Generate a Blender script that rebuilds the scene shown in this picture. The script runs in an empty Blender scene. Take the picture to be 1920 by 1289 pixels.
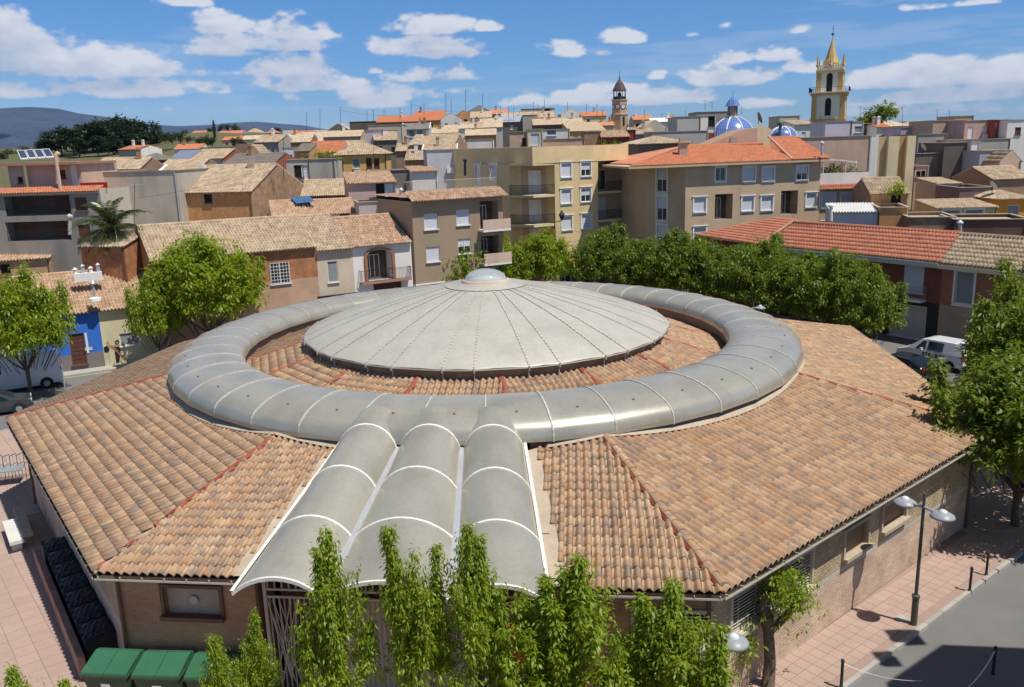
import bpy, math, random
import numpy as np
from mathutils import Vector, Matrix
random.seed(7); rng = np.random.default_rng(7)
sc = bpy.context.scene
COL = sc.collection
rad = math.radians
# ------------------------------------------------------------------ camera
FPX, PITCH, ROLL, CAMZ = 1601.65, rad(13.084), rad(-1.711), 15.12
_R = np.array([1., 0, 0]); FW = np.array([0, math.cos(PITCH), -math.sin(PITCH)]); _U = np.cross(_R, FW)
_c, _s = math.cos(ROLL), math.sin(ROLL)
RT, UP = _c*_R + _s*_U, -_s*_R + _c*_U
CAM = np.array([0, 0, CAMZ])
cd = bpy.data.cameras.new('camera'); cam = bpy.data.objects.new('camera', cd); COL.objects.link(cam)
cd.sensor_width = 36; cd.lens = FPX/1920*36; cd.clip_start = 0.5; cd.clip_end = 30000
M = Matrix.Identity(4)
for i in range(3):
    M[i][0], M[i][1], M[i][2], M[i][3] = RT[i], UP[i], -FW[i], CAM[i]
cam.matrix_world = M; sc.camera = cam
HAZE = 2.6e-5
# ------------------------------------------------------------------ light
SUN = Vector((.40, -.27, 1.0)).normalized()
SUN_EL = math.asin(SUN.z); SUN_AZ = math.atan2(SUN.x, SUN.y)      # azimuth clockwise from +Y
world = bpy.data.worlds.new('World'); sc.world = world; world.use_nodes = True
wn, wl = world.node_tree.nodes, world.node_tree.links
wn.clear()
w_out = wn.new('ShaderNodeOutputWorld'); w_bg = wn.new('ShaderNodeBackground'); w_sky = wn.new('ShaderNodeTexSky')
w_sky.sky_type = 'NISHITA'; w_sky.sun_disc = False; w_sky.sun_elevation = SUN_EL; w_sky.sun_rotation = SUN_AZ
w_sky.altitude = 1500; w_sky.air_density = 1.0; w_sky.dust_density = 0.0; w_sky.ozone_density = 4.0
w_bg.inputs['Strength'].default_value = 0.083
wl.new(w_bg.outputs[0], w_out.inputs[0])
sd = bpy.data.lights.new('sun', 'SUN'); sd.energy = 5.0; sd.angle = rad(0.53); sd.color = (1, .955, .87)
sun = bpy.data.objects.new('sun', sd); COL.objects.link(sun)
sun.rotation_mode = 'QUATERNION'; sun.rotation_quaternion = SUN.to_track_quat('Z', 'Y')
vs = sc.view_settings; vs.view_transform = 'Standard'; vs.look = 'None'; vs.exposure = 0.0; vs.gamma = 1; vs.use_curve_mapping = False
sc.render.engine = 'CYCLES'
sc.cycles.max_bounces = 6; sc.cycles.diffuse_bounces = 3; sc.cycles.glossy_bounces = 3; sc.cycles.transmission_bounces = 4
sc.cycles.transparent_max_bounces = 8; sc.cycles.use_denoising = True

# ---- clouds: fair weather cumulus computed once as an azimuth/elevation map of the whole sky
def sky_clouds():
    NW, NH = 4096, 1024                                   # 360 x 90 degrees
    r_ = np.random.default_rng(11)
    az = (np.arange(NW)+.5)/NW*2*math.pi-math.pi; el = (np.arange(NH)+.5)/NH*(math.pi/2)
    def vnoise(fx, fy):
        g = r_.random((fy+2, fx)); x = np.arange(NW)/NW*fx; y = np.arange(NH)/NH*fy
        x0 = x.astype(int); y0 = y.astype(int); tx = x-x0; ty = y-y0; tx = tx*tx*(3-2*tx); ty = ty*ty*(3-2*ty)
        r0 = g[y0][:, x0 % fx]*(1-tx)+g[y0][:, (x0+1) % fx]*tx; r1 = g[y0+1][:, x0 % fx]*(1-tx)+g[y0+1][:, (x0+1) % fx]*tx
        return r0*(1-ty)[:, None]+r1*ty[:, None]
    def fbm(fx, fy, o, p=.5):
        t = 0; a = 1; s_ = 0
        for i in range(o): t = t+a*vnoise(fx*2**i, fy*2**i); s_ += a; a *= p
        return t/s_
    nb = fbm(60, 34, 6, .55); nf = fbm(260, 130, 4, .6)
    clumps = [(20, 70, 85, 32, 1), (40, 108, 90, 24, .9), (15, 172, 45, 11, .7), (190, 105, 75, 18, 1), (270, 128, 140, 20, .95), (300, 165, 150, 18, .9), (430, 45, 60, 20, .85), (540, 55, 75, 28, 1.1), (500, 80, 90, 18, 1), (400, 92, 75, 18, .9),
              (540, 128, 75, 22, .85), (330, 2, 50, 10, .9), (810, 50, 70, 18, 1.1), (812, 92, 115, 24, 1.15), (917, 50, 24, 10, 1), (830, 138, 105, 20, 1.05), (560, 160, 130, 18, .95),
              (700, 175, 190, 20, 1.0), (1060, 92, 70, 18, 1.1), (1165, 68, 45, 17, 1), (1120, 100, 28, 8, .9), (1000, 188, 160, 14, .8), (1380, 108, 38, 13, .95), (1455, 103, 38, 14, .95), (1375, 142, 80, 21, 1.05), (880, 190, 130, 12, .75),
              (1220, 182, 110, 15, .75), (1150, 165, 60, 10, .7), (1230, 142, 14, 8, .6), (1525, 122, 45, 17, .85), (1445, 192, 45, 11, .8), (1740, 140, 150, 24, 1.15), (1880, 130, 90, 20, 1.1), (1800, 180, 150, 14, .8), (1830, 172, 35, 12, .9), (1840, 2, 90, 8, .95), (1697, 12, 16, 9, .7), (1800, 202, 160, 10, .6),
              (1500, 58, 16, 6, .5), (1293, 64, 14, 6, .5), (1366, 48, 14, 6, .4), (703, 134, 14, 6, .5), (640, 195, 210, 11, .75), (110, 172, 14, 8, .5)]
    A, E_ = np.meshgrid(az, el); base = np.full(A.shape, -1.2)
    for (px, py, sx, sy, st) in clumps:
        d = FW + (px-960)/FPX*RT - (py-644.5)/FPX*UP; d /= np.linalg.norm(d); a0, e0 = math.atan2(d[0], d[1]), math.asin(d[2])
        wx, wy = sx*1.12/FPX, sy*1.05/FPX
        u = (A-a0)/wx; v = (E_-(e0-wy*.35))/wy; v = np.where(v < 0, v*-2.2, v*.72)
        base = np.maximum(base, st*(1.0-(u*u+v*v)**.8))
    far = (fbm(22, 20, 3, .5)-.64)*9
    wv = np.clip(np.maximum((np.abs(A)-.62)*6, (E_-.20)*10), 0, 1)
    base = np.maximum(base*(1-wv)+far*wv, -1.2)
    dens = base*1.0+(nb-.5)*2.6+(nf-.5)*1.7+.10
    al = np.clip((dens-.02)/.55, 0, 1); al = al*al*(3-2*al)*.88
    wisp = np.clip((fbm(16, 40, 6, .6)-.54)*3.0, 0, .16)*np.clip(1.2-np.abs(E_-.13)*3, 0, 1); al = 1-(1-al)*(1-wisp)
    # tops catch the sun, flat bases are greyer: compare with the density just above
    sh = np.roll(dens, -9, axis=0)*.6+np.roll(dens, -20, axis=0)*.4
    lit = np.clip(.62-(sh-dens*.35)*.42+(nf-.5)*.5, 0, 1)
    img = bpy.data.images.new('cloud_map', NW, NH, alpha=False, float_buffer=False); img.colorspace_settings.name = 'Non-Color'
    px = np.ones((NH, NW, 4), np.float32); px[..., 0] = al; px[..., 1] = lit; img.pixels.foreach_set(px.ravel()); img.pack()
    N = wn.new
    def math_(op, a, b=None, clamp=False):
        n = N('ShaderNodeMath'); n.operation = op; n.use_clamp = clamp
        for i, x in enumerate((a, b)):
            if x is None: continue
            if isinstance(x, (int, float)): n.inputs[i].default_value = x
            else: wl.new(x, n.inputs[i])
        return n.outputs[0]
    tc = N('ShaderNodeTexCoord'); sep = N('ShaderNodeSeparateXYZ'); wl.new(tc.outputs['Generated'], sep.inputs[0]); X, Y, Z = sep.outputs
    U = math_('ADD', math_('MULTIPLY', math_('ARCTAN2', X, Y), 1/(2*math.pi)), .5); V = math_('MULTIPLY', math_('ARCSINE', Z), 2/math.pi)
    cb = N('ShaderNodeCombineXYZ'); wl.new(U, cb.inputs[0]); wl.new(V, cb.inputs[1])
    ti = N('ShaderNodeTexImage'); ti.image = img; ti.extension = 'EXTEND'; wl.new(cb.outputs[0], ti.inputs[0])
    sc_ = N('ShaderNodeSeparateColor'); wl.new(ti.outputs[0], sc_.inputs[0])
    k = 1/w_bg.inputs['Strength'].default_value
    cc = N('ShaderNodeMix'); cc.data_type = 'RGBA'; wl.new(sc_.outputs[1], cc.inputs[0])
    cc.inputs[6].default_value = (.40*k, .47*k, .63*k, 1); cc.inputs[7].default_value = (.77*k, .78*k, .83*k, 1)
    el_ = N('ShaderNodeMapRange'); wl.new(Z, el_.inputs[0]); el_.inputs[1].default_value = 0; el_.inputs[2].default_value = .22; el_.clamp = True
    tm = N('ShaderNodeMix'); tm.data_type = 'RGBA'; wl.new(el_.outputs[0], tm.inputs[0]); tm.inputs[6].default_value = SKY_LO; tm.inputs[7].default_value = SKY_HI
    zen = N('ShaderNodeMapRange'); wl.new(Z, zen.inputs[0]); zen.inputs[1].default_value = .22; zen.inputs[2].default_value = .62; zen.interpolation_type = 'SMOOTHSTEP'
    tz = N('ShaderNodeMix'); tz.data_type = 'RGBA'; wl.new(zen.outputs[0], tz.inputs[0]); wl.new(tm.outputs[2], tz.inputs[6]); tz.inputs[7].default_value = (.62, .74, .80, 1); tm = tz
    tint = N('ShaderNodeMix'); tint.data_type = 'RGBA'; tint.blend_type = 'MULTIPLY'; tint.inputs[0].default_value = 1
    wl.new(w_sky.outputs[0], tint.inputs[6]); wl.new(tm.outputs[2], tint.inputs[7])
    mx = N('ShaderNodeMix'); mx.data_type = 'RGBA'; wl.new(math_('MULTIPLY', sc_.outputs[0], math_('GREATER_THAN', Z, .002)), mx.inputs[0]); wl.new(tint.outputs[2], mx.inputs[6]); wl.new(cc.outputs[2], mx.inputs[7])
    wl.new(mx.outputs[2], w_bg.inputs[0])
SKY_LO, SKY_HI = (.60, .78, 1.12, 1), (.66, 1.09, 1.43, 1)
sky_clouds()

# ------------------------------------------------------------------ pixel -> place helpers
def ray(x, y): return FW + (x-960)/FPX*RT - (y-644.5)/FPX*UP
def G(x, y, z=0.):
    d = ray(x, y); return CAM + d*((z-CAM[2])/d[2])
def YD(x, y, D):
    d = ray(x, y); return CAM + d*(D/d[1])
def onplane(x, y, P0, dirv):
    """ray through pixel onto the vertical plane through P0 along dirv"""
    n = np.array([-dirv[1], dirv[0]]); d = ray(x, y)
    t = ((np.array(P0[:2])-CAM[:2]) @ n)/(d[:2] @ n); return CAM + d*t
S = 14.4
AX = np.array([-1.16, 40.12]); MYAW = rad(-6.25)
EX = np.array([math.cos(MYAW), math.sin(MYAW)]); EY = np.array([-math.sin(MYAW), math.cos(MYAW)])
def W(x, y, z): p = AX + x*EX + y*EY; return np.array([p[0], p[1], z])
def LOC(P): d = np.asarray(P)[:2]-AX; return float(d@EX), float(d@EY)

# ------------------------------------------------------------------ mesh helpers
ORG = {}
def tag(o, label=None, cat=None, group=None, kind=None):
    if label: o['label'] = label
    if cat: o['category'] = cat
    if group: o['group'] = group
    if kind: o['kind'] = kind
    return o
def root(name, loc, label, cat, group=None):
    o = bpy.data.objects.new(name, None); COL.objects.link(o); o.location = loc; o.empty_display_size = .3
    ORG[o] = np.array(loc, float)
    return tag(o, label, cat, group)
def link(name, me, mats=(), parent=None, loc=(0, 0, 0), rz=0):
    o = bpy.data.objects.new(name, me); COL.objects.link(o)
    for m in mats:
        if len(me.materials) < len(mats): me.materials.append(m)
    o.location = loc; o.rotation_euler = (0, 0, rz)
    if parent is not None: o.parent = parent
    return o
def worg(o):
    return ORG.get(o, np.zeros(3))
class MB:
    def __init__(s): s.v = []; s.f = []; s.m = []
    def face(s, pts, m=0):
        b = len(s.v); s.v += [tuple(map(float, p)) for p in pts]; s.f.append(tuple(range(b, b+len(pts)))); s.m.append(m)
    def box(s, c, size, rz=0, m=0, T=None):
        cx, cy, cz = c; hx, hy, hz = size[0]/2, size[1]/2, size[2]/2; a, b_ = math.cos(rz), math.sin(rz)
        P = []
        for dz in (-hz, hz):
            for dx, dy in ((-hx, -hy), (hx, -hy), (hx, hy), (-hx, hy)):
                p = (cx+dx*a-dy*b_, cy+dx*b_+dy*a, cz+dz); P.append(tuple(T(*p)) if T else p)
        b = len(s.v); s.v += [tuple(map(float, p)) for p in P]
        for q in ((0, 3, 2, 1), (4, 5, 6, 7), (0, 1, 5, 4), (1, 2, 6, 5), (2, 3, 7, 6), (3, 0, 4, 7)):
            s.f.append(tuple(b+i for i in q)); s.m.append(m)
    def tube(s, pts, r, n=6, m=0, cap=True):
        pts = [np.array(p, float) for p in pts]; rs = r if hasattr(r, '__len__') else [r]*len(pts); rings = []
        for i, p in enumerate(pts):
            d = pts[min(i+1, len(pts)-1)]-pts[max(i-1, 0)]; d = d/(np.linalg.norm(d)+1e-9)
            a = np.cross(d, (0, 0, 1.) if abs(d[2]) < .9 else (1., 0, 0)); a /= np.linalg.norm(a); c = np.cross(d, a)
            b = len(s.v); rings.append(b)
            for k in range(n):
                t = 2*math.pi*k/n; s.v.append(tuple(p + rs[i]*(a*math.cos(t)+c*math.sin(t))))
        for i in range(len(pts)-1):
            for k in range(n):
                k2 = (k+1) % n; s.f.append((rings[i]+k, rings[i]+k2, rings[i+1]+k2, rings[i+1]+k)); s.m.append(m)
        if cap:
            s.f.append(tuple(rings[0]+k for k in range(n))); s.m.append(m)
            s.f.append(tuple(rings[-1]+n-1-k for k in range(n))); s.m.append(m)
    def lathe(s, c, prof, n=16, m=0, T=None):
        """prof: list of (r, z)"""
        rings = []
        for r, z in prof:
            rings.append(len(s.v))
            for k in range(n):
                t = 2*math.pi*k/n; p = (c[0]+r*math.cos(t), c[1]+r*math.sin(t), c[2]+z); s.v.append(tuple(T(*p)) if T else p)
        for i in range(len(prof)-1):
            for k in range(n):
                k2 = (k+1) % n; s.f.append((rings[i]+k, rings[i]+k2, rings[i+1]+k2, rings[i+1]+k)); s.m.append(m)
        return rings
    def prism(s, poly, z0, z1, m=0, mt=None, bottom=False):
        n = len(poly)
        for i in range(n):
            a, b = poly[i], poly[(i+1) % n]; s.face([(a[0], a[1], z0), (b[0], b[1], z0), (b[0], b[1], z1), (a[0], a[1], z1)], m)
        s.face([(p[0], p[1], z1) for p in poly], m if mt is None else mt)
        if bottom: s.face([(p[0], p[1], z0) for p in poly][::-1], m)
    def mesh(s, name, mats, smooth=False, off=None):
        me = bpy.data.meshes.new(name); v = np.array(s.v, float).reshape(-1, 3)
        if off is not None: v = v-off
        me.from_pydata(v.tolist(), [], s.f)
        for m in mats: me.materials.append(m)
        if len(mats) > 1: me.polygons.foreach_set('material_index', s.m)
        if smooth: me.polygons.foreach_set('use_smooth', [True]*len(s.f))
        me.update(); return me
    def build(s, name, mats, parent=None, smooth=False):
        if not isinstance(mats, (list, tuple)): mats = [mats]
        org = worg(parent) if parent is not None else None
        o = bpy.data.objects.new(name, s.mesh(name, mats, smooth, org)); COL.objects.link(o)
        if parent is not None: o.parent = parent; ORG[o] = ORG.get(parent, np.zeros(3))
        return o
def np_mesh(name, V, Q, mats, rnd=None, uv=None, smooth=False):
    """V (n,3), Q (m,k) faces all of the same size"""
    me = bpy.data.meshes.new(name); n, (m, k) = len(V), Q.shape
    me.vertices.add(n); me.vertices.foreach_set('co', np.ascontiguousarray(V, dtype=np.float32).ravel())
    me.loops.add(m*k); me.loops.foreach_set('vertex_index', np.ascontiguousarray(Q, dtype=np.int32).ravel())
    me.polygons.add(m); me.polygons.foreach_set('loop_start', np.arange(0, m*k, k, dtype=np.int32))
    me.polygons.foreach_set('loop_total', np.full(m, k, dtype=np.int32))
    if smooth: me.polygons.foreach_set('use_smooth', np.ones(m, bool))
    for mt in mats: me.materials.append(mt)
    if rnd is not None:
        a = me.attributes.new('rnd', 'FLOAT', 'POINT'); a.data.foreach_set('value', rnd.astype(np.float32))
    me.update(calc_edges=True); return me

# ------------------------------------------------------------------ materials
MATS = {}
def mat(name, col, rough=.85, var=.12, scale=1.5, col2=None, fine=30, metal=0., bump=.0, spec=.35, amt=.5, streak=0., coat=0., bscale=None, rndvar=0.):
    """plain procedural surface: two tones mixed by cloud noise, fine grain, optional rain streaks and relief"""
    if name in MATS: return MATS[name]
    m = bpy.data.materials.new(name); m.use_nodes = True; MATS[name] = m
    nt = m.node_tree; n, l = nt.nodes, nt.links; p = n['Principled BSDF']
    p.inputs['Roughness'].default_value = rough; p.inputs['Metallic'].default_value = metal; p.inputs['Specular IOR Level'].default_value = spec
    if coat: p.inputs['Coat Weight'].default_value = coat
    geo = n.new('ShaderNodeNewGeometry')
    c1 = [max(0, c*(1-var)) for c in col]; c2 = col2 if col2 else [min(1, c*(1+var)) for c in col]
    no = n.new('ShaderNodeTexNoise'); no.inputs['Scale'].default_value = scale; no.inputs['Detail'].default_value = 5; no.inputs['Roughness'].default_value = .6
    l.new(geo.outputs['Position'], no.inputs['Vector'])
    mr = n.new('ShaderNodeMapRange'); l.new(no.outputs['Fac'], mr.inputs[0]); mr.inputs[1].default_value = .5-.25; mr.inputs[2].default_value = .5+.25
    mx = n.new('ShaderNodeMix'); mx.data_type = 'RGBA'; l.new(mr.outputs[0], mx.inputs[0]); mx.inputs[6].default_value = (*c1, 1); mx.inputs[7].default_value = (*c2, 1)
    out = mx.outputs[2]
    nf = n.new('ShaderNodeTexNoise'); nf.inputs['Scale'].default_value = fine; nf.inputs['Detail'].default_value = 3
    l.new(geo.outputs['Position'], nf.inputs['Vector'])
    mf = n.new('ShaderNodeMapRange'); l.new(nf.outputs['Fac'], mf.inputs[0]); mf.inputs[1].default_value = .3; mf.inputs[2].default_value = .7; mf.inputs[3].default_value = 1-var*.8; mf.inputs[4].default_value = 1+var*.8
    sc_ = n.new('ShaderNodeVectorMath'); sc_.operation = 'SCALE'; l.new(out, sc_.inputs[0]); l.new(mf.outputs[0], sc_.inputs['Scale']); out = sc_.outputs[0]
    if streak:
        mp = n.new('ShaderNodeMapping'); mp.inputs['Scale'].default_value = (.55, .55, .10); l.new(geo.outputs['Position'], mp.inputs[0])
        ns = n.new('ShaderNodeTexNoise'); ns.inputs['Scale'].default_value = 1.3; ns.inputs['Detail'].default_value = 5; l.new(mp.outputs[0], ns.inputs['Vector'])
        ms = n.new('ShaderNodeMapRange'); l.new(ns.outputs['Fac'], ms.inputs[0]); ms.inputs[1].default_value = .45; ms.inputs[2].default_value = .75; ms.inputs[3].default_value = 1; ms.inputs[4].default_value = 1-streak
        s2 = n.new('ShaderNodeVectorMath'); s2.operation = 'SCALE'; l.new(out, s2.inputs[0]); l.new(ms.outputs[0], s2.inputs['Scale']); out = s2.outputs[0]
    if rndvar:
        oi = n.new('ShaderNodeObjectInfo'); mo = n.new('ShaderNodeMapRange'); l.new(oi.outputs['Random'], mo.inputs[0]); mo.inputs[3].default_value = 1-rndvar; mo.inputs[4].default_value = 1+rndvar
        s3 = n.new('ShaderNodeVectorMath'); s3.operation = 'SCALE'; l.new(out, s3.inputs[0]); l.new(mo.outputs[0], s3.inputs['Scale']); out = s3.outputs[0]
    l.new(out, p.inputs['Base Color'])
    if bump:
        bn = n.new('ShaderNodeBump'); bn.inputs['Strength'].default_value = bump; bn.inputs['Distance'].default_value = .03
        nb = n.new('ShaderNodeTexNoise'); nb.inputs['Scale'].default_value = bscale or fine*.4; nb.inputs['Detail'].default_value = 6
        l.new(geo.outputs['Position'], nb.inputs['Vector']); l.new(nb.outputs['Fac'], bn.inputs['Height']); l.new(bn.outputs[0], p.inputs['Normal'])
    return m
def tilemat(name, cols, scale=2.2, dark=(.13, .10, .09), darkamt=.5, stretch=1.):
    """fired clay: each tile its own tone (attribute / object random) plus smoky flashing patches"""
    if name in MATS: return MATS[name]
    m = bpy.data.materials.new(name); m.use_nodes = True; MATS[name] = m
    nt = m.node_tree; n, l = nt.nodes, nt.links; p = n['Principled BSDF']; p.inputs['Roughness'].default_value = .9; p.inputs['Specular IOR Level'].default_value = .2
    at = n.new('ShaderNodeAttribute'); at.attribute_name = 'rnd'; oi = n.new('ShaderNodeObjectInfo')
    ad = n.new('ShaderNodeMath'); ad.operation = 'ADD'; l.new(at.outputs['Fac'], ad.inputs[0]); l.new(oi.outputs['Random'], ad.inputs[1])
    fr = n.new('ShaderNodeMath'); fr.operation = 'FRACT'; l.new(ad.outputs[0], fr.inputs[0])
    cr = n.new('ShaderNodeValToRGB'); cr.color_ramp.interpolation = 'LINEAR'
    el = cr.color_ramp.elements
    while len(el) < len(cols): el.new(.5)
    for i, c in enumerate(cols): el[i].position = i/(len(cols)-1); el[i].color = (*c, 1)
    l.new(fr.outputs[0], cr.inputs[0])
    geo = n.new('ShaderNodeNewGeometry'); no = n.new('ShaderNodeTexNoise'); no.inputs['Scale'].default_value = scale; no.inputs['Detail'].default_value = 4; no.inputs['Roughness'].default_value = .65
    l.new(geo.outputs['Position'], no.inputs['Vector'])
    mr = n.new('ShaderNodeMapRange'); l.new(no.outputs['Fac'], mr.inputs[0]); mr.inputs[1].default_value = .46; mr.inputs[2].default_value = .66; mr.inputs[3].default_value = 0; mr.inputs[4].default_value = darkamt
    mx = n.new('ShaderNodeMix'); mx.data_type = 'RGBA'; l.new(mr.outputs[0], mx.inputs[0]); l.new(cr.outputs[0], mx.inputs[6]); mx.inputs[7].default_value = (*dark, 1)
    nf = n.new('ShaderNodeTexNoise'); nf.inputs['Scale'].default_value = 40; l.new(geo.outputs['Position'], nf.inputs['Vector'])
    mf = n.new('ShaderNodeMapRange'); l.new(nf.outputs['Fac'], mf.inputs[0]); mf.inputs[3].default_value = .86; mf.inputs[4].default_value = 1.14
    s = n.new('ShaderNodeVectorMath'); s.operation = 'SCALE'; l.new(mx.outputs[2], s.inputs[0]); l.new(mf.outputs[0], s.inputs['Scale'])
    l.new(s.outputs[0], p.inputs['Base Color']); return m
def brickmat(name, c1, c2, mortar, w=.25, h=.07, bump=.5, axis=None, rough=.9):
    if name in MATS: return MATS[name]
    m = bpy.data.materials.new(name); m.use_nodes = True; MATS[name] = m
    nt = m.node_tree; n, l = nt.nodes, nt.links; p = n['Principled BSDF']; p.inputs['Roughness'].default_value = rough; p.inputs['Specular IOR Level'].default_value = .2
    geo = n.new('ShaderNodeNewGeometry')
    # run along the wall: u = position . tangent of the face
    cr = n.new('ShaderNodeVectorMath'); cr.operation = 'CROSS_PRODUCT'; cr.inputs[0].default_value = (0, 0, 1); l.new(geo.outputs['True Normal'], cr.inputs[1])
    dt = n.new('ShaderNodeVectorMath'); dt.operation = 'DOT_PRODUCT'; l.new(cr.outputs[0], dt.inputs[0]); l.new(geo.outputs['Position'], dt.inputs[1])
    sp = n.new('ShaderNodeSeparateXYZ'); l.new(geo.outputs['Position'], sp.inputs[0])
    cb = n.new('ShaderNodeCombineXYZ'); l.new(dt.outputs['Value'], cb.inputs[0]); l.new(sp.outputs[2], cb.inputs[1])
    b = n.new('ShaderNodeTexBrick'); b.inputs['Scale'].default_value = 1; b.inputs['Brick Width'].default_value = w; b.inputs['Row Height'].default_value = h
    b.inputs['Mortar Size'].default_value = .012; b.inputs['Color1'].default_value = (*c1, 1); b.inputs['Color2'].default_value = (*c2, 1); b.inputs['Mortar'].default_value = (*mortar, 1)
    l.new(cb.outputs[0], b.inputs['Vector'])
    no = n.new('ShaderNodeTexNoise'); no.inputs['Scale'].default_value = 1.2; no.inputs['Detail'].default_value = 6; l.new(geo.outputs['Position'], no.inputs['Vector'])
    mf = n.new('ShaderNodeMapRange'); l.new(no.outputs['Fac'], mf.inputs[0]); mf.inputs[1].default_value = .3; mf.inputs[2].default_value = .7; mf.inputs[3].default_value = .78; mf.inputs[4].default_value = 1.2
    s = n.new('ShaderNodeVectorMath'); s.operation = 'SCALE'; l.new(b.outputs['Color'], s.inputs[0]); l.new(mf.outputs[0], s.inputs['Scale']); l.new(s.outputs[0], p.inputs['Base Color'])
    bp = n.new('ShaderNodeBump'); bp.inputs['Strength'].default_value = bump; bp.inputs['Distance'].default_value = .02; bp.invert = True
    l.new(b.outputs['Fac'], bp.inputs['Height'])
    n2 = n.new('ShaderNodeTexNoise'); n2.inputs['Scale'].default_value = 14; n2.inputs['Detail'].default_value = 6; l.new(geo.outputs['Position'], n2.inputs['Vector'])
    b2 = n.new('ShaderNodeBump'); b2.inputs['Strength'].default_value = bump; b2.inputs['Distance'].default_value = .03; l.new(n2.outputs['Fac'], b2.inputs['Height']); l.new(bp.outputs[0], b2.inputs['Normal'])
    l.new(b2.outputs[0], p.inputs['Normal']); return m
def glassmat(name, col=(.02, .03, .04), rough=.08):
    if name in MATS: return MATS[name]
    m = bpy.data.materials.new(name); m.use_nodes = True; MATS[name] = m; p = m.node_tree.nodes['Principled BSDF']
    p.inputs['Base Color'].default_value = (*col, 1); p.inputs['Roughness'].default_value = rough; p.inputs['Specular IOR Level'].default_value = .8; return m

CLAY = [(0.418, 0.255, 0.145), (0.471, 0.313, 0.189), (0.392, 0.219, 0.117), (0.499, 0.342, 0.218), (0.436, 0.272, 0.161), (0.320, 0.216, 0.145), (0.463, 0.298, 0.176)]
M_tile = tilemat('hall_clay_tile', CLAY, 3.0, dark=(.21, .165, .145), darkamt=.75)
M_tile_old = tilemat('old_clay_tile', [(.47, .36, .245), (.56, .445, .31), (.44, .32, .21), (.60, .48, .345), (.50, .38, .25), (.42, .30, .20), (.58, .46, .33)], 1.3, dark=(.22, .175, .13), darkamt=.6)
M_tile_brown = tilemat('brown_clay_tile', [(.46, .30, .20), (.56, .38, .26), (.40, .24, .16), (.52, .34, .22), (.60, .43, .30)], 1.6, dark=(.2, .15, .11), darkamt=.5)
M_tile_red = tilemat('red_clay_tile', [(.52, .185, .095), (.56, .22, .12), (.48, .165, .085), (.58, .25, .145)], 1.2, dark=(.36, .13, .07), darkamt=.4)
M_tile_salmon = tilemat('salmon_clay_tile', [(.60, .22, .13), (.63, .25, .15), (.57, .20, .12), (.65, .27, .17)], .8, dark=(.42, .17, .11), darkamt=.35)
M_bronze = mat('bronze_sheet', (.47, .44, .365), rough=.28, var=.06, scale=.6, metal=.4, spec=.6, fine=9, bump=.07, bscale=1.1, streak=.2)
M_dome = mat('pale_grey_sheet', (.47, .445, .38), rough=.48, var=.06, scale=.7, metal=.1, spec=.45, fine=6, bump=.04, bscale=.9, streak=.14)
M_rib = mat('white_rib_metal', (.72, .70, .66), rough=.5, var=.12, fine=12)
M_rib2 = mat('dull_rib_metal', (.50, .48, .43), rough=.5, var=.2, fine=12)
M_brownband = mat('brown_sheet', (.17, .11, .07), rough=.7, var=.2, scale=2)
M_cement = mat('beige_render', (.44, .36, .27), rough=.9, var=.14, scale=3, bump=.3)
M_redmortar = mat('red_roof_paint', (.30, .075, .045), rough=.8, var=.25, scale=5)
M_zinc = mat('zinc', (.55, .57, .6), rough=.45, var=.1, metal=.5)
M_white = mat('white_paint', (.75, .74, .71), rough=.6, var=.05)
M_gutter = mat('pale_gutter', (.48, .45, .40), rough=.6, var=.08)
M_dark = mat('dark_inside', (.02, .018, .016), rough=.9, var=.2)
M_black = mat('black_paint', (.025, .025, .027), rough=.5, var=.2)
M_glass = glassmat('window_glass')
M_shutter = mat('white_shutter', (.62, .63, .66), rough=.6, var=.04)
M_brick = brickmat('orange_brick', (.43, .245, .135), (.36, .20, .115), (.38, .27, .18), .25, .075, .35)
M_split = brickmat('split_stone', (.55, .44, .29), (.46, .36, .23), (.34, .26, .17), .2, .1, 1.2)
M_pinkblock = brickmat('pink_block', (.52, .38, .28), (.58, .46, .36), (.42, .30, .22), .4, .1, .6)
M_iron = mat('pale_iron', (.50, .44, .36), rough=.6, var=.1)
M_brownmetal = mat('brown_metal', (.16, .08, .05), rough=.6, var=.2)

# ------------------------------------------------------------------ tiled roof plane
def tile_template(n=6, w=.25, amp=.072, lip=.03):
    """one roll-and-pan clay tile: profile across x, length along y (0 = lower end), as quads"""
    xs = np.linspace(-.5, .5, n+1)
    def prof(x):
        # cover roll on the right 60 %, pan on the left
        z = np.where(x > -.12, np.cos(np.clip((x-.19)/.31, -1, 1)*math.pi/2)*1.0, -0.8*np.cos(np.clip((x+.31)/.19, -1, 1)*math.pi/2))
        return z
    z = prof(xs)*amp
    lo = np.stack([xs*w, np.zeros(n+1), z+lip], 1); hi = np.stack([xs*w*.94, np.ones(n+1), z*.92+.004], 1)
    lb = lo.copy(); lb[:, 2] -= lip*.95
    V = np.concatenate([lo, hi, lb]); a = np.arange(n)
    Q = np.concatenate([np.stack([a, a+1, a+1+(n+1), a+(n+1)], 1), np.stack([a+2*(n+1), a+1+2*(n+1), a+1, a], 1)])
    return V, Q
def scan(poly, u):
    ys = []
    n = len(poly)
    for i in range(n):
        (x0, y0), (x1, y1) = poly[i], poly[(i+1) % n]
        if (x0 <= u < x1) or (x1 <= u < x0): ys.append(y0+(u-x0)*(y1-y0)/(x1-x0))
    ys.sort(); return [(ys[i], ys[i+1]) for i in range(0, len(ys)-1, 2)]
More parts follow.
